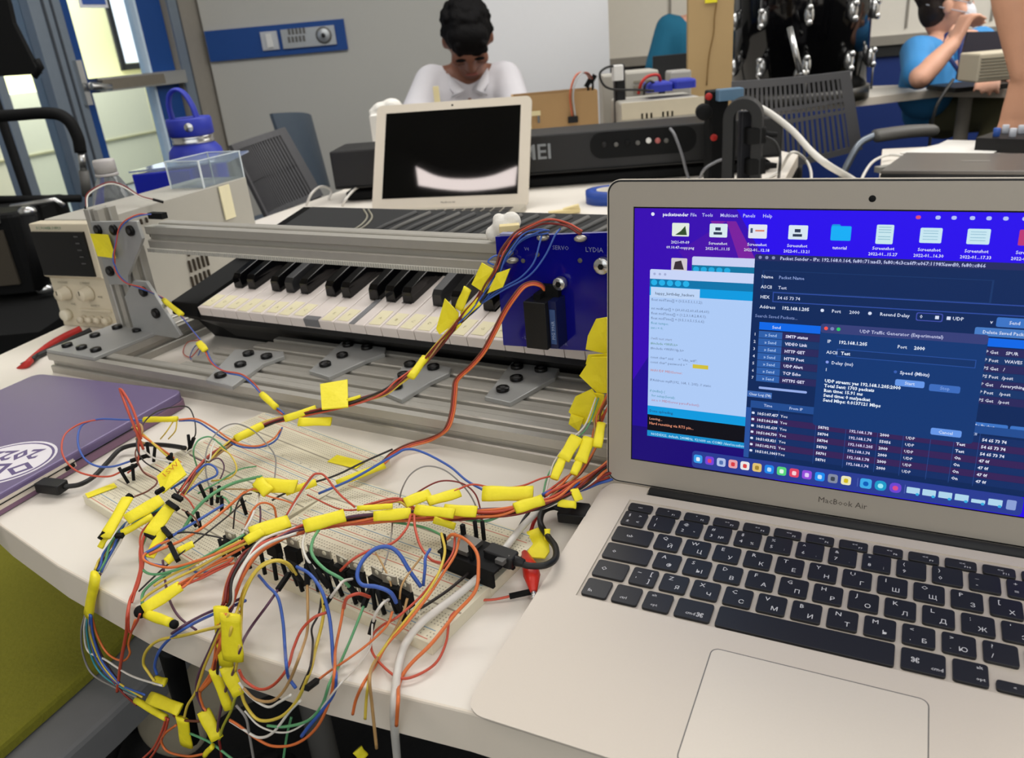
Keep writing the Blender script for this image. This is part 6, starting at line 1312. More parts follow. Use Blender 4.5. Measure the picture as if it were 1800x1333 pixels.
# --- B: red/blue pair from the left bracket with three tapes
hB = harness('thin red and blue wire pair with yellow tapes hanging from the left upright plate', P(303, 541, .06))
pB = [FPx(266, 377, .105), FPx(245, 378, .095), FPx(222, 388, .082), FPx(209, 405, .076), FPx(203, 430, .072), FPx(200, 452, .070), FPx(205, 478, .068), FPx(222, 497, .066), FPx(252, 508, .062), P(288, 526, .066), P(318, 556, .062), P(338, 580, .058), P(358, 608, .052), P(372, 637, .046), P(395, 653, .044), P(425, 660, .042), P(446, 676, .04), P(462, 697, .038), P(484, 717, .036), P(498, 728, .034)]
bundle(hB, pB, ['red', 'blue'], .0022, .0008, 6, 5)
flag(hB, P(288, 528, .068), P(319, 553, .064), .0064, .005); flag(hB, P(349, 602, .054), P(361, 616, .052), .0075, .004); flag(hB, P(460, 693, .040), P(485, 716, .038), .0062, .005)
sheet(hB, [F(.030, .078, .150), F(.062, .078, .150), F(.064, .078, .122), F(.032, .078, .123)], txt='+') ; 
b = MB(); b.box((0, 0, 0), (.024, .008, .007), BLKM, M=Matrix.Translation(FPx(277, 379, .115)) @ Matrix.Rotation(R_(-30), 4, 'Z')); b.build('limit_switch', hB, world=True)
wire('white', 'white lead arching over the clear bottle', [P(153, 366, .150), P(156, 342, .166), P(188, 324, .176), P(214, 328, .172), P(245, 346, .160), P(268, 353, .153)], .0010)
wire('darkred', 'dark red lead arching over the clear bottle', [P(151, 365, .150), P(154, 340, .167), P(188, 321, .178), P(215, 325, .173), P(246, 344, .161), P(270, 351, .153)], .0010, ends=(0, 1))
# small loop of wire inside the frame
wire('red', 'thin red wire loop lying on the table inside the aluminium frame', [P(352, 598, .02), P(330, 602, .006), P(322, 620, .003), P(335, 628, .003), P(350, 612, .01)], .0006)
wire('blue', 'thin blue wire loop lying on the table inside the aluminium frame', [P(356, 602, .02), P(342, 610, .006), P(334, 628, .003), P(344, 632, .003), P(354, 612, .01)], .0006)
# --- C: servo ribbon
hC = thing('servo_cable', 'flat brown, red and orange ribbon cable from the servo down to the breadboards', 'cable', P(795, 700, .03))
pC = [FPx(957, 508, .052), FPx(950, 501, .048), FPx(936, 498, .044), FPx(920, 504, .04), FPx(903, 524, .034), FPx(886, 550, .03), FPx(868, 585, .024), FPx(850, 618, .018), FPx(829, 643, .014), FPx(803, 668, .010), FPx(799, 690, .006), FPx(795, 725, -.004), FPx(784, 755, -.014), P(758, 772, .010), P(720, 783, .006), P(690, 798, .006), P(668, 818, .012), P(630, 834, .014)]
for i, c_ in enumerate(('brown', 'red', 'orange')):
    sp = spline(pC, 8); out = []
    for k, p in enumerate(sp):
        d = (sp[min(k+1, len(sp)-1)]-sp[max(k-1, 0)]).normalized(); s = d.cross(V(0, -.6, .8)).normalized(); out.append(p+s*(i-1)*.00165*-1)
    b = MB(); b.tube(out, .00088, WM_(c_), 6); b.build('wire', hC, world=True)
flag(hC, P(592, 850, .014), P(676, 818, .016), .0066, .003)
# --- D: the long bundle across the boards to behind the open laptop
hD = harness('thick wire harness with yellow tapes running across the breadboards to the open laptop', P(700, 905, .03))
pD = [P(1072, 818, .02), P(1040, 842, .022), P(1005, 862, .024), P(965, 884, .026), P(925, 893, .026), P(870, 902, .024), P(800, 906, .024), P(740, 906, .024), P(690, 908, .026), P(620, 914, .028), P(560, 923, .030), P(510, 936, .032), P(462, 956, .036), P(430, 985, .038), P(412, 1020, .034), P(402, 1060, .026), P(396, 1085, .016), (394, 1110, 'e', .012), (390, 1145, 'e', .014), (384, 1190, 'e', .016)]
bundle(hD, pD, ['red', 'orange', 'darkred', 'black', 'white', 'red', 'purple', 'orange'], .0042, .00095, 2.5, 7)
bundle(hD, pD[:8]+[P(700, 880, .03), P(640, 893, .03)], ['orange', 'red', 'yellow'], .003, .0009, 2, 8)
bundle(hD, [P(1072, 832, .018), P(1040, 845, .02), P(1000, 862, .022), P(960, 880, .024)], ['blue', 'orange', 'darkred', 'blue', 'red'], .005, .0012, 1, 9)
flag(hD, P(534, 926, .036), P(606, 906, .036), .0100, .006); flag(hD, P(440, 938, .040), P(508, 916, .038), .0105, .005); flag(hD, P(432, 952, .038), P(462, 934, .04), .007, .004)
flag(hD, P(657, 908, .032), P(722, 902, .032), .0082, .005); flag(hD, P(730, 896, .034), P(798, 903, .034), .0075, .004); flag(hD, P(762, 914, .026), P(800, 926, .02), .0052, .004)
flag(hD, P(712, 884, .036), P(756, 868, .036), .0085, .004); flag(hD, P(752, 882, .034), P(808, 866, .032), .0080, .004); flag(hD, P(780, 896, .03), P(838, 900, .03), .0085, .003); flag(hD, P(628, 894, .036), P(690, 890, .036), .0040, .003)
flag(hD, P(848, 868, .032), P(937, 868, .032), .0115, .006); flag(hD, P(905, 894, .034), P(954, 879, .034), .0085, .006); flag(hD, P(980, 884, .024), P(1012, 888, .02), .006, .003); flag(hD, P(1006, 872, .024), P(1020, 868, .024), .010, .003)
# --- E: the flagged harness standing beside the laptop lid
hE = harness('vertical harness of big yellow tape flags beside the left edge of the open laptop lid', P(1030, 790, .05))
pE = [F(.705, .045, .12), F(.708, .03, .10), F(.712, .01, .075), P(1052, 740, .046), P(1044, 780, .034), P(1022, 820, .026), P(992, 850, .024), P(962, 872, .024)]
bundle(hE, pE, ['orange', 'brown', 'red', 'orange', 'tan'], .0035, .0009, 1.5, 11)
bundle(hE, [P(1050, 700, .06), P(1030, 750, .045), P(1000, 780, .036), P(975, 815, .028), P(962, 845, .024), P(956, 872, .022)], ['white', 'green'], .003, .0007, 1, 12)
def sE(q, off=0.0, txt=None):    # pixels on an upright sheet a little in front of the frame
    n_ = V(FBv.x, FBv.y, 0); pt0 = F(.70, .022+off, .05)
    v = []
    for x, y in q: d = ray(x, y); v.append(CAM+d*((pt0-CAM).dot(n_)/d.dot(n_)))
    return sheet(hE, v, .0008, txt)
sE([(1048, 561), (1066, 558), (1076, 572), (1076, 624), (1030, 614), (1034, 590)], .012)
sE([(1019, 660), (1040, 628), (1072, 628), (1070, 690), (1052, 692)], .002, 'R.S'); sE([(1034, 624), (1070, 622), (1066, 640), (1030, 640)], .006)
sE([(1000, 724), (1012, 697), (1040, 684), (1050, 700), (1040, 738), (1028, 748)], -.004); sE([(1040, 690), (1062, 694), (1058, 745), (1048, 760), (1040, 730)], -.002); sE([(1000, 745), (1004, 728), (1026, 736), (1018, 758)], -.008)
flag(hE, P(1014, 768, .046), P(990, 808, .036), .0098, .004); flag(hE, P(988, 808, .036), P(974, 842, .03), .0068, .003); flag(hE, P(1036, 770, .044), P(1020, 812, .034), .0095, .004); flag(hE, P(1018, 812, .034), P(1008, 834, .03), .0062, .003); flag(hE, P(1057, 744, .05), P(1050, 786, .042), .0070, .003)
# --- G: left harness dropping over the table edge
hG = harness('left harness with a long yellow sleeve dropping over the table edge above the green chair', P(190, 960, .02))
pG = [P(300, 888, .028), P(265, 905, .026), P(228, 922, .022), P(205, 950, .018), P(186, 980, .012), P(172, 1006, .008)]
bundle(hG, pG, ['blue', 'white', 'teal', 'purple', 'yellow', 'blue', 'green'], .0034, .0009, 1.2, 13)
pG2 = [P(172, 1006, .008), P(165, 1020, .004), (160, 1048, 'e', .010), (156, 1080, 'e', .012)]
bundle(hG, pG2, ['blue', 'white', 'teal', 'purple', 'yellow'], .0028, .0009, .5, 14)
flag(hG, P(168, 1012, .013), (155, 1081, 'e', .018), .0095, .007)
tails = [('grey', [(150, 1080), (143, 1110), (146, 1150), (162, 1185), (200, 1208), (240, 1226)]), ('white', [(152, 1080), (148, 1110), (155, 1145), (185, 1160), (230, 1188), (285, 1206)]), ('blue', [(158, 1080), (158, 1110), (170, 1160), (205, 1200), (255, 1222)]), ('purple', [(160, 1080), (164, 1115), (182, 1160), (206, 1195), (216, 1210)]), ('teal', [(154, 1080), (153, 1115), (165, 1165), (190, 1195), (240, 1222)]), ('yellow', [(156, 1080), (160, 1120), (178, 1165), (205, 1198), (250, 1226)]), ('orange', [(160, 1080), (172, 1120), (190, 1150), (215, 1162), (228, 1150), (226, 1130), (238, 1090)]), ('darkred', [(157, 1080), (160, 1115), (180, 1168), (212, 1214), (240, 1240)]), ('blue', [(160, 1082), (164, 1118), (178, 1160), (202, 1192), (214, 1206)])]
for i, (c_, q) in enumerate(tails): b = MB(); b.tube(spline([E(x, y, .016+.003*(i % 3)) for x, y in q], 8), .0008, WM_(c_), 6); b.build('wire', hG, world=True)
flag(hG, P(224, 876, .036), P(184, 946, .026), .0090, .005); flag(hG, P(186, 944, .024), P(176, 963, .018), .0045, .003); flag(hG, P(284, 878, .036), P(222, 914, .032), .0105, .005); flag(hG, P(268, 908, .03), P(214, 938, .024), .0050, .004); flag(hG, P(300, 890, .036), P(262, 940, .028), .0110, .003)
flag(hG, P(288, 934, .028), P(262, 980, .02), .0080, .003); flag(hG, P(340, 956, .024), P(312, 970, .022), .0055, .003); flag(hG, P(306, 976, .022), P(292, 988, .02), .0065, .003)
for p0, p1 in ((P(296, 884, .038), P(311, 894, .038)), (P(258, 938, .028), P(272, 946, .026)), (P(288, 930, .03), P(299, 943, .028)), (P(299, 957, .024), P(312, 984, .022)), (P(176, 946, .026), P(182, 938, .028)), (P(226, 872, .036), P(230, 874, .036)), (P(206, 942, .024), P(214, 942, .024)), (P(276, 866, .034), P(286, 860, .036)), (P(306, 872, .036), P(318, 878, .034))):
    b = MB(); d = p1-p0; b.box((0, 0, 0), (d.length+.002, .0032, .0028), BLKM, M=frameM((p0+p1)/2, d, (0, 1, .2))); b.build('plug_housing', hG, world=True)
flag(hG, P(318, 1030, .014), P(252, 1072, .008), .0088, .005); flag(hG, (258, 1080, 'e', .008), (300, 1095, 'e', .010), .0062, .005)
for q_, r_ in ((E(247, 1076, .010), .0042), (E(306, 1098, .010), .003)): b = MB(); b.ball(q_, r_, BLKM, 10); b.build('plug_housing', hG, world=True)
bundle(hG, [P(410, 985, .02), P(375, 1000, .016), P(345, 1015, .014), P(316, 1032, .014)], ['orange', 'red', 'orange'], .002, .0008, 1, 15)
# --- K: hanging cluster of tapes and wires in front of the table edge
hK = harness('tangle of wires and yellow tapes hanging in front of the table edge', E(330, 1240, .02))
def e_(q, o=.02): return [(x, y, 'e', o) for x, y in q]
def he(c_, q, o=.02, r=.0009): b = MB(); b.tube(wpts(e_(q, o)), r, WM_(c_), 6); b.build('wire', hK, world=True)
flag(hK, (388, 1068, 'e', .012), (398, 1170, 'e', .02), .0098, .005); flag(hK, (404, 1080, 'e', .018), (410, 1162, 'e', .026), .0125, .004)
flag(hK, (375, 1176, 'e', .02), (402, 1246, 'e', .022), .0058, .005); flag(hK, (396, 1172, 'e', .02), (420, 1222, 'e', .022), .0080, .004)
flag(hK, (262, 1226, 'e', .016), (316, 1248, 'e', .018), .0085, .003); flag(hK, (239, 1231, 'e', .018), (291, 1262, 'e', .02), .0050, .004); flag(hK, (320, 1262, 'e', .02), (328, 1312, 'e', .02), .0100, .004); flag(hK, (357, 1250, 'e', .02), (382, 1300, 'e', .024), .0085, .004)
flag(hK, (359, 1328, 'e', .024), (374, 1312, 'e', .024), .004, .003); flag(hK, (272, 1196, 'e', .004), (290, 1200, 'e', .004), .006, .003); flag(hK, (628, 1318, 'e', -.10), (640, 1333, 'e', -.10), .008, .003)
for c_, q in (('yellow', [(402, 1080), (382, 1120), (360, 1170), (345, 1215), (330, 1240), (324, 1262)]), ('purple', [(392, 1090), (370, 1140), (348, 1190), (346, 1220), (358, 1250)]), ('orange', [(395, 1080), (382, 1130), (372, 1180), (352, 1215), (356, 1240), (362, 1250)]), ('orange', [(398, 1080), (386, 1130), (376, 1180), (356, 1212)]), ('orange', [(310, 1275), (290, 1290), (284, 1305), (296, 1322), (330, 1330), (358, 1326)]), ('red', [(292, 1262), (285, 1285), (270, 1315), (250, 1335)]), ('red', [(296, 1264), (290, 1286), (276, 1316), (262, 1336)]), ('brown', [(305, 1258), (320, 1266), (350, 1268), (360, 1262)]), ('darkred', [(385, 1300), (388, 1318), (390, 1336)]), ('green', [(335, 1290), (370, 1306), (410, 1336)]), ('grey', [(415, 1240), (432, 1262), (438, 1290), (446, 1336)]), ('lime', [(414, 1225), (406, 1250), (392, 1278), (386, 1300)])):
    he(c_, q)
# --- wires plugged into the front board that loop over the edge (each one its own)
def fr_wire(c_, label, q, o=.02, h=.03, r=.0009, ends=(), z=.024):
    """pixels above the table edge lie on the table at falling height, the others hang in front of it"""
    pts = []
    for i, s in enumerate(q):
        x, y = s[0], s[1]
        if len(s) > 2: pts.append(P(x, y, s[2])); continue
        pts.append(E(x, y, o))
    return wire(c_, label, pts, r, ends)
fr_wire('blue', 'blue wire falling from the board past the table edge mark, right of the yellow loop', [(520, 996, .03), (545, 1010, .034), (566, 1040, .03), (578, 1080, .018), (583, 1120, .010), (586, 1165, .004), (590, 1185), (588, 1215), (570, 1245), (545, 1275), (530, 1295)], r=.0011, ends=(0,))
fr_wire('blue', 'blue wire curving from the transistor row to the dark below the table edge', [(455, 1012, .022), (470, 1030, .024), (488, 1050, .022), (497, 1090, .012), (501, 1140, .004), (503, 1165), (507, 1190), (520, 1210)], r=.0010)
fr_wire('purple', 'dark purple wire running from the board down left over the table edge', [(490, 1035, .022), (470, 1064, .02), (440, 1105, .008), (424, 1135), (415, 1170), (396, 1215), (385, 1262), (382, 1290)], r=.0009, ends=(0,))
fr_wire('yellow', 'yellow wire arching over the transistors and dropping left to the tapes', [(522, 1012, .022), (508, 992, .036), (485, 985, .042), (458, 995, .040), (432, 1030, .03), (420, 1065, .02), (408, 1100), (400, 1140)], r=.0009, ends=(0,))
fr_wire('yellow', 'second yellow wire arching beside the first over the transistors', [(516, 1006, .022), (500, 990, .038), (478, 988, .044), (450, 1006, .040), (428, 1050, .026), (424, 1090, .012), (422, 1130), (414, 1180)], r=.0009)
fr_wire('yellow', 'yellow wire making a long loop under the table edge', [(556, 1020, .026), (566, 1045, .022), (568, 1085, .012), (555, 1140, .003), (545, 1180), (520, 1235), (490, 1262), (455, 1266), (432, 1240), (422, 1210)], r=.0010, ends=(0,))
fr_wire('red', 'red wire looping left from the board edge under the table and back', [(574, 1077, .018), (552, 1086, .018), (530, 1108, .010), (516, 1140, .004), (505, 1175), (480, 1205), (455, 1212), (430, 1196), (420, 1178)], r=.0009)
fr_wire('tan', 'tan wire hanging from the board and looping under the table edge', [(540, 1026, .024), (541, 1070, .016), (540, 1110, .006), (528, 1150), (505, 1205), (480, 1232), (450, 1230), (428, 1210)], r=.0009, ends=(0,))
fr_wire('black', 'black wire dropping from the board beside the yellow loop', [(565, 1052, .018), (560, 1080, .014), (548, 1105, .008), (550, 1130, .003), (546, 1170), (536, 1195), (528, 1212)], r=.0007)
fr_wire('white', 'white wire looping under the table edge left of the blue wire', [(420, 1200), (440, 1225), (470, 1243), (490, 1235), (512, 1222)], r=.0008)
fr_wire('white', 'white wire making the lowest wide loop with the orange wire', [(404, 1268), (430, 1284), (455, 1297), (480, 1288), (510, 1250), (528, 1232)], r=.0009)
fr_wire('orange', 'orange wire making the lowest wide loop under the table edge', [(604, 1062, .02), (600, 1090, .014), (590, 1140, .005), (588, 1180), (580, 1230), (556, 1280), (520, 1308), (480, 1312), (450, 1298), (420, 1276), (404, 1266)], r=.0009)
fr_wire('green', 'green wire dropping from the board between the blue and orange wires', [(640, 1064, .02), (630, 1090, .018), (616, 1125, .010), (596, 1170, .003), (580, 1200), (566, 1240), (540, 1268), (500, 1278), (470, 1276)], r=.0009, ends=(0,))
fr_wire('green', 'green wire going straight down in the dark under the table edge', [(512, 1262), (505, 1290), (498, 1336)], o=.0, r=.0009)
fr_wire('white', 'thin white wire curving from the board down across the table edge', [(662, 1078, .022), (655, 1096, .018), (650, 1140, .006), (620, 1180, .002), (596, 1205), (560, 1250), (520, 1282), (490, 1288), (455, 1276), (430, 1250)], r=.0006)
fr_wire('white', 'white wire bridging two black plugs at the middle of the front board', [(620, 1018, .024), (604, 1022, .034), (592, 1036, .034), (580, 1052, .024)], r=.0009, ends=(0, 1))
fr_wire('white', 'white wire bridging two black plugs at the right of the front board', [(684, 1054, .024), (672, 1062, .032), (660, 1080, .026), (656, 1094, .018)], r=.0009, ends=(0, 1))
fr_wire('red', 'red orange wire arching low over the middle of the front board', [(604, 1070, .018), (610, 1052, .028), (630, 1044, .03), (650, 1050, .022)], r=.0011)
fr_wire('orange', 'orange wire with a black plug dangling over the table edge', [(690, 1075, .024), (680, 1100, .018), (650, 1130, .010), (610, 1160, .006), (580, 1180, .004), (556, 1198)], r=.0008, ends=(1,))
fr_wire('orange', 'orange wire running long diagonal from microcontroller to the table edge', [(808, 944, .034), (800, 975, .036), (778, 1010, .032), (750, 1052, .026), (715, 1096, .018), (680, 1134, .008), (660, 1170, .003), (640, 1200), (626, 1230), (620, 1256)], r=.0009)
fr_wire('yellow', 'yellow wire running long diagonal from microcontroller down past the table edge', [(776, 938, .034), (782, 970, .036), (770, 1010, .034), (745, 1050, .026), (712, 1092, .018), (678, 1135, .008), (654, 1172, .003), (648, 1200), (644, 1230), (642, 1264)], r=.0009)
fr_wire('red', 'red wire running diagonal beside the yellow one from microcontroller', [(800, 938, .034), (796, 972, .034), (774, 1004, .032), (742, 1046, .024), (700, 1084, .02), (672, 1100, .014), (654, 1120, .008), (656, 1150, .004), (690, 1186, .003), (720, 1192, .003), (764, 1168, .003), (784, 1130, .004), (790, 1090, .012), (800, 1075, .014)], r=.0008)
fr_wire('tan', 'tan wire falling straight over the table edge left of the white cable', [(716, 1052, .022), (708, 1080, .018), (690, 1116, .010), (662, 1160, .004), (650, 1190), (654, 1240), (662, 1316)], r=.0009)
fr_wire('blue', 'blue wire making a big loop over the right transistors', [(698, 1062, .022), (686, 1042, .032), (662, 1032, .036), (636, 1028, .036), (628, 1010, .040), (638, 985, .044), (660, 965, .046), (684, 962, .046), (702, 975, .042), (720, 1004, .032), (740, 1032, .022)], r=.0013, ends=(0,))
fr_wire('blue', 'short blue wire from the microcontroller to the front board', [(756, 966, .032), (748, 980, .034), (747, 1000, .030), (744, 1030, .020)], r=.0010)
fr_wire('green', 'green wire curving over the left of the transistor row', [(565, 925, .03), (550, 950, .036), (549, 975, .036), (570, 1000, .034), (600, 1018, .030), (616, 1034, .022)], r=.0011, ends=(1,))
fr_wire('white', 'white curved wire over the left of the transistor row', [(540, 932, .03), (532, 955, .034), (538, 980, .034), (556, 1004, .026)], r=.0009, ends=(1,))
fr_wire('red', 'red wire curving from the yellow tapes down to the front board', [(722, 905, .034), (714, 930, .034), (690, 955, .032), (650, 968, .034), (620, 984, .034), (598, 1004, .026)], r=.0009)
fr_wire('red', 'red wire dropping from the yellow tapes to the microcontroller', [(728, 905, .034), (730, 930, .032), (740, 962, .028), (758, 984, .026), (776, 990, .026)], r=.0009)
fr_wire('orange', 'orange wire looping over the microcontroller plug down to the white table', [(786, 948, .03), (796, 940, .036), (820, 950, .040), (838, 972, .038), (841, 1000, .034), (835, 1040, .026), (800, 1080, .016), (760, 1130, .012), (720, 1170, .004), (702, 1200, .002), (700, 1230), (697, 1276)], r=.0011)
fr_wire('red', 'red wire with a black plug lying beside the red alligator clip', [(899, 1048, .004), (870, 1054, .003), (842, 1056, .003), (825, 1060, .004), (810, 1072, .006)], r=.0008, ends=(0,))
fr_wire('black', 'straight black wire crossing the right end of the front board', [(826, 1006, .014), (790, 1036, .013), (755, 1060, .012), (738, 1070, .011)], r=.0010)
fr_wire('tan', 'thin tan wire standing behind the right transistors', [(742, 978, .03), (722, 1004, .032), (706, 1030, .03), (702, 1060, .02)], r=.0007)
fr_wire('tan', 'thin brown wire curving down behind the big blue loop', [(660, 972, .030), (672, 992, .030), (686, 1024, .026), (688, 1040, .02)], r=.0006)
# --- loose wires over the left boards
def lw(c_, label, q, r=.00075, ends=()): return wire(c_, label, [P(*s) for s in q], r, ends)
lw('red', 'salmon wire standing in a tall narrow loop over the purple laptop', [(252, 790, .030), (238, 755, .05), (222, 715, .066), (212, 688, .074), (211, 684, .075), (217, 690, .074), (231, 714, .066), (242, 744, .055), (248, 772, .04)], .0011)
lw('red', 'large red wire ring lying over the corner of the purple laptop', [(216, 828, .02), (190, 838, .016), (150, 834, .018), (124, 820, .022), (109, 795, .028), (113, 766, .034), (135, 748, .036), (160, 740, .036), (184, 737, .034)], .0008, (0,))
lw('blue', 'large blue wire ring lying over the corner of the purple laptop', [(232, 810, .02), (200, 820, .018), (172, 820, .02), (150, 808, .024), (138, 785, .028), (138, 760, .032), (148, 745, .034), (175, 737, .036), (215, 738, .036), (252, 739, .036)], .0009, (0,))
t = thing('jumper_wire', 'yellow taped joint bridging to a red and blue pair above the left boards', 'wire', P(280, 738, .036)); flag(t, P(253, 738, .036), P(311, 737, .038), .0052, .0045)
for c_, q in (('orange', [(314, 738, .038), (345, 737, .036), (375, 752, .034), (400, 770, .03), (425, 782, .028), (455, 784, .026), (480, 772, .024), (494, 755, .026)]), ('blue', [(314, 740, .036), (345, 741, .034), (372, 757, .032), (398, 774, .028), (425, 786, .026), (460, 786, .022), (485, 774, .022), (496, 752, .026)])): b = MB(); b.tube(spline([P(*s) for s in q], 8), .0008, WM_(c_), 6); b.build('wire', t, world=True)
lw('black', 'thin black wire arching from the left board up over the purple laptop edge', [(320, 880, .012), (290, 836, .02), (252, 810, .026), (240, 780, .034), (252, 745, .04), (275, 724, .044), (305, 716, .042), (330, 716, .036), (341, 735, .032), (344, 760, .026), (340, 772, .02)], .00065, (1,))
lw('yellow', 'pair of thin yellow wires under the yellow taped joint, left one', [(282, 772, .022), (292, 760, .03), (304, 742, .036)], .0006)
lw('yellow', 'pair of thin yellow wires under the yellow taped joint, right one', [(296, 772, .02), (308, 758, .03), (311, 742, .036)], .0006)
lw('yellow', 'stiff yellow wire with black plug slanting into the left board', [(234, 748, .04), (256, 768, .036), (276, 786, .03), (296, 804, .02)], .0010, (1,))
lw('orange', 'orange wire slanting from the knot into the left board', [(236, 756, .04), (264, 776, .034), (290, 794, .024), (306, 806, .016)], .0010)
lw('tan', 'orange tan knot wire at the middle of the left board', [(232, 752, .04), (246, 746, .044), (250, 760, .040), (240, 772, .034), (254, 780, .028)], .0010)
lw('green', 'green wire loop standing over the left boards near the yellow sleeve', [(346, 820, .014), (340, 795, .03), (348, 775, .036), (368, 768, .038), (386, 780, .034), (398, 792, .026)], .0007)
lw('grey', 'grey wire ring standing over the left boards', [(372, 870, .012), (362, 830, .024), (364, 790, .034), (384, 758, .042), (412, 745, .044), (442, 755, .04), (466, 778, .03), (484, 805, .02), (482, 850, .010)], .0006)
lw('white', 'white wire standing loop right of the green loop', [(322, 802, .014), (340, 790, .024), (366, 810, .03), (372, 790, .034), (378, 776, .036)], .0007)
lw('yellow', 'thin ochre wire curving around the left boards', [(386, 786, .03), (405, 800, .03), (416, 824, .026), (404, 840, .02), (372, 846, .014)], .0007)
lw('blue', 'navy wire ring lying over the middle board', [(300, 860, .02), (340, 834, .026), (362, 817, .03), (378, 822, .03), (380, 836, .026), (350, 850, .022), (326, 868, .02)], .0009)
lw('green', 'long green wire crossing the left boards towards the plug housings', [(320, 935, .014), (345, 895, .022), (375, 868, .028), (410, 850, .024), (440, 842, .014), (460, 838, .010)], .0013)
lw('green', 'thin green wire crossing behind the square tape label', [(348, 868, .016), (380, 850, .022), (420, 826, .016), (450, 820, .010)], .0007)
lw('orange', 'orange wire bundle strand running down left across the boards', [(430, 865, .016), (400, 892, .024), (360, 925, .026), (320, 950, .024), (285, 965, .024), (262, 975, .022)], .0010)
lw('red', 'red wire curling down to the table corner of the left boards', [(300, 890, .026), (258, 925, .022), (246, 950, .02), (252, 985, .018), (248, 1010, .012), (238, 1040, .006), (232, 1060, .003)], .0008)
lw('green', 'green wire sweeping from the front board to the left table corner', [(430, 940, .028), (390, 962, .026), (340, 990, .022), (300, 1005, .018), (268, 1010, .014), (250, 1000, .014), (246, 975, .018), (256, 945, .022)], .0009)
lw('orange', 'orange wire sweeping from the front board to the left tapes', [(440, 945, .03), (400, 965, .028), (350, 985, .024), (300, 998, .02), (262, 990, .02), (252, 978, .022), (275, 960, .024), (298, 950, .026)], .0009)
lw('blue', 'blue wire sweeping across the left boards down to the tapes', [(392, 888, .02), (350, 914, .024), (310, 938, .024), (276, 962, .024), (254, 975, .022), (262, 990, .018), (290, 996, .016)], .0010)
lw('yellow', 'long yellow wire slanting from the front board to the lower left tape', [(440, 952, .028), (390, 975, .024), (345, 1000, .018), (300, 1022, .012), (262, 1045, .006), (248, 1058, .004)], .0009)
lw('black', 'thin black wire slanting across the front of the left boards', [(432, 880, .016), (400, 908, .024), (360, 940, .026), (310, 980, .02), (270, 1015, .012), (244, 1040, .005)], .0006)
lw('black', 'second thin black wire crossing near the plug housings', [(300, 940, .022), (330, 936, .026), (370, 942, .024), (400, 950, .02), (430, 968, .014)], .0006)
lw('green', 'pale green wire dropping to the lower left tape', [(300, 1006, .016), (272, 1022, .012), (252, 1042, .006), (250, 1062, .003)], .0010)
lw('purple', 'thin purple wire curving from the boards over the front of the table', [(286, 985, .02), (290, 1020, .012), (298, 1055, .006), (315, 1085, .003), (345, 1108, .002)], .0008)
lw('red', 'red wire pair strand between the front board and lower tape', [(404, 992, .018), (380, 1004, .016), (352, 1018, .014), (326, 1026, .014)], .0008)
lw('orange', 'orange wire arch over the middle of the boards', [(422, 955, .012), (440, 905, .03), (458, 885, .034), (480, 890, .028), (486, 912, .018)], .0008)
lw('white', 'white twisted wire from the folded yellow tape down to the front board', [(457, 866, .02), (450, 890, .03), (440, 915, .032), (425, 940, .028)], .0010)
lw('black', 'thin dark wire loop left of the folded yellow tape', [(410, 930, .014), (414, 895, .028), (426, 872, .032), (442, 868, .026)], .0006)
lw('red', 'dark red wire peak rising between the two long tapes', [(503, 908, .034), (524, 872, .044), (548, 838, .054), (560, 833, .055), (572, 838, .054), (596, 868, .044), (624, 892, .036)], .0008)
lw('white', 'white wire peak beside the dark red one between the two long tapes', [(505, 910, .034), (526, 874, .043), (548, 842, .052), (558, 836, .053)], .0006)
lw('blue', 'blue wire arching from the servo tape over the table to the wide tape', [(560, 868, .012), (620, 842, .02), (690, 802, .03), (715, 790, .034), (745, 796, .034), (790, 820, .03), (820, 845, .028), (850, 862, .028)], .0010)
lw('grey', 'thin grey wire arch standing over the white table near the tapes', [(702, 888, .02), (706, 862, .03), (722, 834, .04), (748, 820, .044), (780, 826, .04), (810, 850, .03), (832, 880, .02), (850, 930, .010)], .0006)
lw('darkred', 'thin brown wire arch beside the grey one near the tapes', [(712, 884, .03), (740, 862, .036), (775, 846, .036), (812, 850, .032), (836, 870, .026), (846, 905, .016), (848, 925, .01)], .0006)
lw('red', 'red wire bowing over the wide yellow tape', [(798, 864, .034), (830, 852, .034), (870, 858, .034), (915, 855, .034), (950, 842, .032), (975, 836, .030)], .0007)
lw('green', 'green wire bowing under the long bundle to the right tape', [(790, 908, .022), (820, 914, .020), (855, 916, .020), (890, 902, .022), (915, 890, .026)], .0010)
lw('green', 'green wire running from the bundle to the microcontroller', [(690, 918, .020), (740, 926, .020), (770, 938, .022), (784, 950, .026)], .0009)
lw('grey', 'thin grey wire hanging from the bundle over the front board', [(690, 915, .02), (688, 940, .024), (680, 980, .024), (662, 1030, .02)], .0006)
lw('purple', 'thin purple wire dropping behind the left end of the bundle', [(457, 890, .02), (458, 905, .02), (457, 922, .016)], .0007)
lw('black', 'dark blue wire passing the small tape to the servo tape', [(478, 880, .014), (500, 868, .016), (540, 852, .018), (590, 836, .022), (640, 812, .028), (690, 790, .032)], .0008)

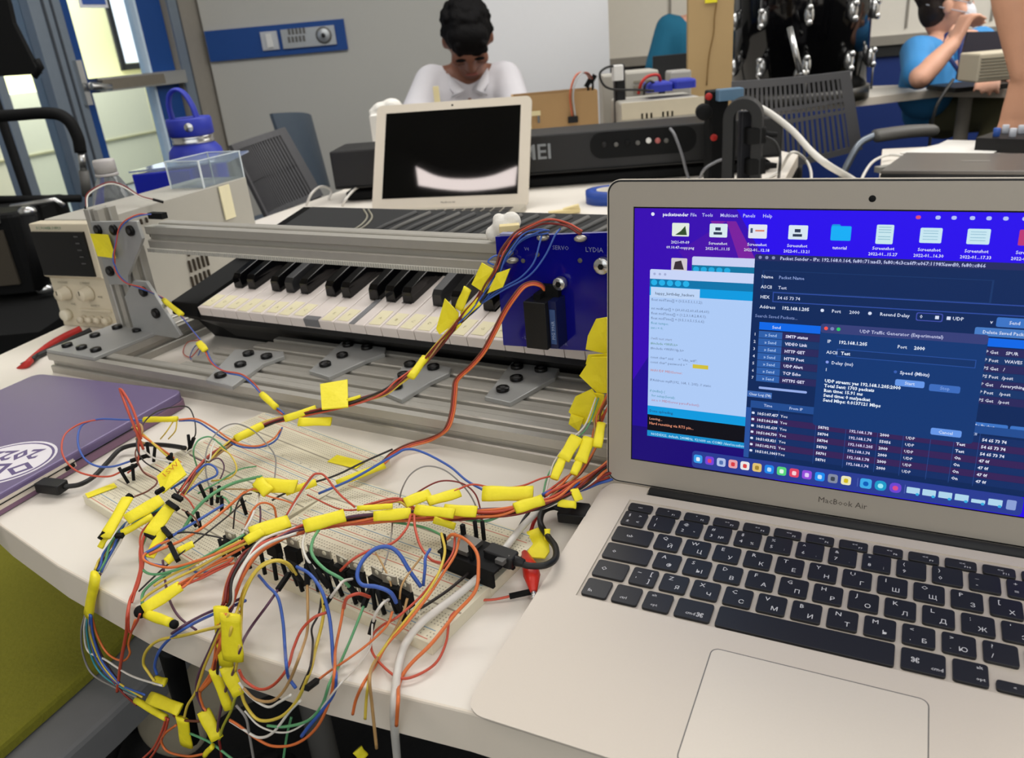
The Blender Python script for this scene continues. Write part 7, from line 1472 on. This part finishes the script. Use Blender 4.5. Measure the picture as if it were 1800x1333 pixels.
# --- more strands over the left table corner
fr_wire('red', 'long red wire falling from the left boards over the table edge to the hanging tapes', [(262, 925, .026), (250, 955, .022), (250, 990, .016), (242, 1030, .008), (230, 1052, .004), (224, 1082), (222, 1112), (214, 1155), (209, 1190), (206, 1216)], r=.0012)
fr_wire('red', 'second red wire beside the long red one over the table corner', [(256, 935, .024), (246, 965, .02), (246, 1000, .014), (236, 1036, .007), (228, 1058, .004), (226, 1090), (228, 1112), (240, 1095), (246, 1080)], r=.0008)
fr_wire('blue', 'upper blue wire crossing the table edge left of the hanging bundle', [(432, 1056, .02), (400, 1070, .014), (366, 1084, .006), (330, 1102), (300, 1122), (280, 1145), (272, 1170), (276, 1186)], r=.0010)
fr_wire('purple', 'purple wire running beside the upper blue one over the table edge', [(428, 1050, .02), (394, 1066, .014), (360, 1080, .006), (326, 1098), (302, 1114)], r=.0009)
fr_wire('yellow', 'yellow wire curling back over the table edge left of the hanging bundle', [(420, 1076, .016), (394, 1098), (360, 1108), (320, 1118), (280, 1126), (258, 1144), (252, 1166), (262, 1184), (272, 1198)], r=.0010)
fr_wire('orange', 'fat orange strand running down inside the left of the hanging bundle', [(500, 945, .036), (455, 972, .038), (428, 1010, .034), (412, 1050, .024), (402, 1082, .012), (392, 1120), (380, 1160), (372, 1192), (352, 1214)], r=.0014)
fr_wire('red', 'fat red strand bowing along the left side of the hanging bundle', [(480, 948, .036), (440, 968, .038), (414, 1004, .034), (398, 1044, .022), (388, 1080, .01), (384, 1102)], r=.0013)
fr_wire('white', 'white strand lying on top of the bowed bundle', [(520, 938, .038), (470, 956, .042), (436, 984, .042), (416, 1022, .036), (404, 1058, .024)], r=.0010)
lw('red', 'thin red wire zigzag between the square label and the plug trio', [(318, 868, .024), (332, 880, .02), (340, 892, .016), (348, 905, .012)], .0007)
lw('orange', 'orange wire curving from the trio of plugs to the folded yellow tape', [(398, 896, .018), (424, 872, .026), (446, 860, .03), (470, 872, .028), (500, 880, .024), (520, 888, .02)], .0007)
lw('tan', 'tan wire lying across the middle board below the folded tape', [(370, 862, .014), (410, 860, .016), (442, 862, .02), (452, 866, .022)], .0006)
lw('green', 'thin green wire curling down from the plug trio', [(380, 872, .018), (396, 876, .024), (406, 892, .02), (404, 905, .012)], .0007)
lw('purple', 'thin purple ring on the boards left of the grey ring', [(334, 800, .02), (360, 812, .026), (384, 806, .028), (394, 822, .022), (384, 850, .014)], .0006)
lw('red', 'thin salmon wire from the knot curling to the left plugs', [(240, 765, .034), (244, 792, .028), (240, 818, .02), (224, 832, .016)], .0008)
lw('brown', 'dark brown wire from the knot down to the yellow sleeve', [(244, 780, .03), (238, 800, .026), (252, 830, .02), (276, 846, .018), (262, 862, .018), (240, 872, .022), (230, 876, .03)], .0007)
lw('white', 'white and violet wire running from the knot along the board edge', [(252, 792, .026), (272, 806, .022), (300, 812, .02), (322, 818, .022)], .0008)
lw('blue', 'thin blue wire lying on the table under the left sweep', [(334, 1002, .004), (352, 1008, .003), (372, 1004, .004), (382, 1002, .006)], .0007)
lw('orange', 'thin orange wire sweep under the green sweep to the lower tape', [(430, 962, .024), (392, 982, .02), (356, 1004, .014), (330, 1020, .012), (318, 1030, .012)], .0009)
lw('yellow', 'pale yellow strand along the front edge of the left boards', [(424, 950, .028), (380, 972, .024), (336, 995, .018), (300, 1012, .014), (270, 1030, .01)], .0008)
lw('red', 'thin red wire bow between the front board and the long bundle', [(540, 870, .03), (600, 896, .03), (650, 892, .034), (700, 880, .036), (740, 872, .036)], .0006)
lw('brown', 'brown wire standing loop by the two plugs at the front of the left boards', [(320, 896, .016), (336, 905, .026), (346, 915, .026), (350, 924, .024)], .0006)
# small separate tapes of joints on the boards
t = harness('short blue and orange wire joint with a folded yellow tape between the boards', P(480, 850, .03)); flag(t, P(448, 852, .030), P(520, 856, .030), .0118, .004); flag(t, P(453, 846, .034), P(472, 866, .03), .0095, .004); flag(t, P(502, 866, .022), P(556, 848, .024), .0058, .004)
b = MB(); b.box((0, 0, 0), (.010, .003, .003), BLKM, M=frameM(P(454, 862, .026), P(462, 866, .026)-P(446, 860, .026), (0, 1, 0))); b.build('plug_housing', t, world=True)
# plug housings standing in the boards
HG = 'black jumper plugs standing in the breadboards'
for i, (x, y, dx, dy) in enumerate(((226, 850, -.006, .004), (235, 845, .001, .004), (262, 805, .0, .004), (270, 812, .004, .002), (300, 822, .004, .0), (345, 926, -.004, 0), (352, 928, .001, 0), (364, 882, -.004, .004), (372, 888, .002, .003), (382, 884, .004, .002), (390, 900, .003, 0), (334, 790, .001, .002), (433, 905, -.002, .003), (838, 950, 0, .003), (851, 950, 0, .003))):
    o = housing(x, y, dx, dy, .0135, .010); tag(o, ['slanted black jumper plug at the left board near the red wire ring', 'upright black jumper plug near the blue wire ring', 'black jumper plug under the yellow knot, left one', 'black jumper plug under the yellow knot, right one', 'black jumper plug behind the square tape label', 'left black plug of the pair at the front of the nearest left board', 'right black plug of the pair at the front of the nearest left board', 'left black plug of the trio under the long green wire', 'middle black plug of the trio under the long green wire', 'right black plug of the trio under the long green wire', 'black plug just in front of the trio under the green wire', 'upright black plug at the top of the left boards under the thin black arch', 'small black plug left of the white twisted wire', 'left of two upright black plugs behind the microcontroller', 'right of two upright black plugs behind the microcontroller'][i], 'plug', HG)
ORD = 'leftmost second third fourth fifth sixth seventh eighth ninth tenth eleventh twelfth thirteenth fourteenth fifteenth sixteenth seventeenth rightmost'.split()
fp = [(396, 985), (410, 978), (440, 1000), (466, 1010), (486, 1020), (503, 1012), (524, 1030), (532, 1040), (545, 1018), (560, 1040), (585, 1045), (602, 1048), (626, 1062), (640, 1052), (660, 1072), (676, 1080), (698, 1078), (712, 1098)]
for i, (x, y) in enumerate(fp):
    o = housing(x, y, -.002+.002*math.sin(i*5), .004, .015, .009); tag(o, '%s black jumper plug from the left in the row before the transistors' % ORD[i], 'plug', 'black jumper plugs in front of the transistors')
# ================================================================ thicker cables
uc = thing('usb_cable', 'black cable curling from the open laptop port to the microcontroller', 'cable', P(945, 992, .01))
b = MB(); b.tube(spline([P(992, 897, .008), P(972, 892, .010), P(954, 900, .012), P(950, 920, .012), P(962, 942, .012), P(976, 962, .014), P(976, 982, .016), P(958, 994, .018), P(930, 995, .019), P(915, 990, .020)], 8), .0022, BC, 10); b.build('cord', uc, world=True)
b = MB(); p0 = P(985, 899, .008); p1 = P(1034, 904, .009); b.box((0, 0, 0), ((p1-p0).length, .017, .0075), BLK, M=frameM((p0+p1)/2, p1-p0, (0, 1, 0)), b=.002); b.build('usb_plug', uc, world=True)
b = MB(); p0 = P(856, 968, .024); p1 = P(906, 986, .021); b.box((0, 0, 0), ((p1-p0).length, .0115, .0075), BLK, M=frameM((p0+p1)/2, p1-p0, (0, 1, 0)), b=.002); b.cyl(P(904, 985, .021), P(922, 991, .020), .0038, BLK, 12, .0026); b.build('micro_plug', uc, world=True)
uc = thing('usb_cable', 'black cable from the port of the closed purple laptop to the left boards', 'cable', P(150, 850, .006))
b = MB(); b.tube(spline([P(112, 856, .008), P(140, 852, .007), P(165, 838, .006), P(190, 812, .006), P(212, 790, .006), P(240, 782, .008), P(275, 782, .010), P(300, 784, .012), P(325, 788, .016)], 8), .0021, BC, 10); b.build('cord', uc, world=True)
b = MB(); p0 = P(70, 852, .009); p1 = P(112, 857, .008); b.box((0, 0, 0), ((p1-p0).length, .013, .0080), BLK, M=frameM((p0+p1)/2, p1-p0, (0, 1, 0)), b=.002); b.build('usb_plug', uc, world=True)
cable('white_cable', 'thick white cable running over the front breadboard and down past the table edge', [P(990, 868, .012), P(955, 890, .012), P(915, 930, .012), P(885, 968, .013), P(850, 1006, .013), P(810, 1042, .013), P(770, 1072, .013), P(738, 1098, .012), P(714, 1130, .006), P(703, 1160, .004), P(697, 1195, .003), (694, 1230, 'e', .012), (693, 1270, 'e', .010), (698, 1335, 'e', -.02)], .0024, WC, seg=10)
t = thing('alligator_lead', 'red alligator clip lead with a yellow tape tag beside the open laptop', 'lead', P(932, 1010, .006))
b = MB(); b.tube(spline([P(975, 880, .010), P(955, 893, .008), P(940, 915, .006), P(933, 935, .006)], 8), .0014, RC, 8); b.build('cord', t, world=True)
RC2 = mat('clip_red', '#c62a1c', .35)
b = MB(); b.tube([P(922, 972, .008), P(932, 998, .009), P(935, 1012, .009), P(938, 1040, .007)], [.0022, .0052, .0055, .0022], RC2, 10); b.build('clip_boot', t, world=True)
b = MB(); b.tube([P(938, 1036, .007), P(938, 1052, .006)], .0016, STEEL, 8); b.build('clip_jaw', t, world=True)
o = sheet(t, [P(926, 936, .008), P(948, 928, .010), P(964, 940, .009), P(966, 970, .007), P(958, 982, .006), P(924, 980, .006)]); flag(t, P(962, 950, .010), P(962, 930, .016), .004, .002)
t = thing('alligator_lead', 'black alligator clip lead lying under the white cable', 'lead', P(865, 1005, .006))
b = MB(); b.tube(spline([P(935, 893, .010), P(918, 918, .008), P(905, 945, .007), P(892, 970, .007), P(882, 990, .008)], 8), .0012, BC, 8); b.build('cord', t, world=True)
b = MB(); b.tube([P(886, 984, .006), P(868, 1004, .006), P(852, 1020, .004)], [.0035, .0045, .0018], BLKM, 10); b.build('clip_boot', t, world=True)
cable('power_lead', 'red banana lead running from the beige power supply off the left of the table', [P(142, 578, .012), P(112, 592, .006), P(85, 608, .004), P(60, 628, .004), P(44, 643, .003), P(12, 668, -.03), P(-40, 715, -.16)], .0042, RC, cat='lead')
cable('power_lead', 'black banana lead beside the red one at the beige power supply', [P(160, 580, .012), P(125, 597, .006), P(95, 612, .004), P(66, 626, .004), P(52, 636, .003), P(10, 660, -.03), P(-50, 705, -.16)], .0036, BC, cat='lead')
cable('charging_cable', 'white cable looping on the table left of the far laptop', [P(602, 362, .004), P(608, 350, .02), P(625, 332, .03), P(648, 322, .03), P(652, 330, .01)], .0028, WC)
cable('charging_cable', 'second white cable loop near the grey slotted chair', [P(538, 362, .004), P(548, 340, .03), P(565, 328, .035), P(582, 335, .02), P(578, 350, .004)], .0028, WC)
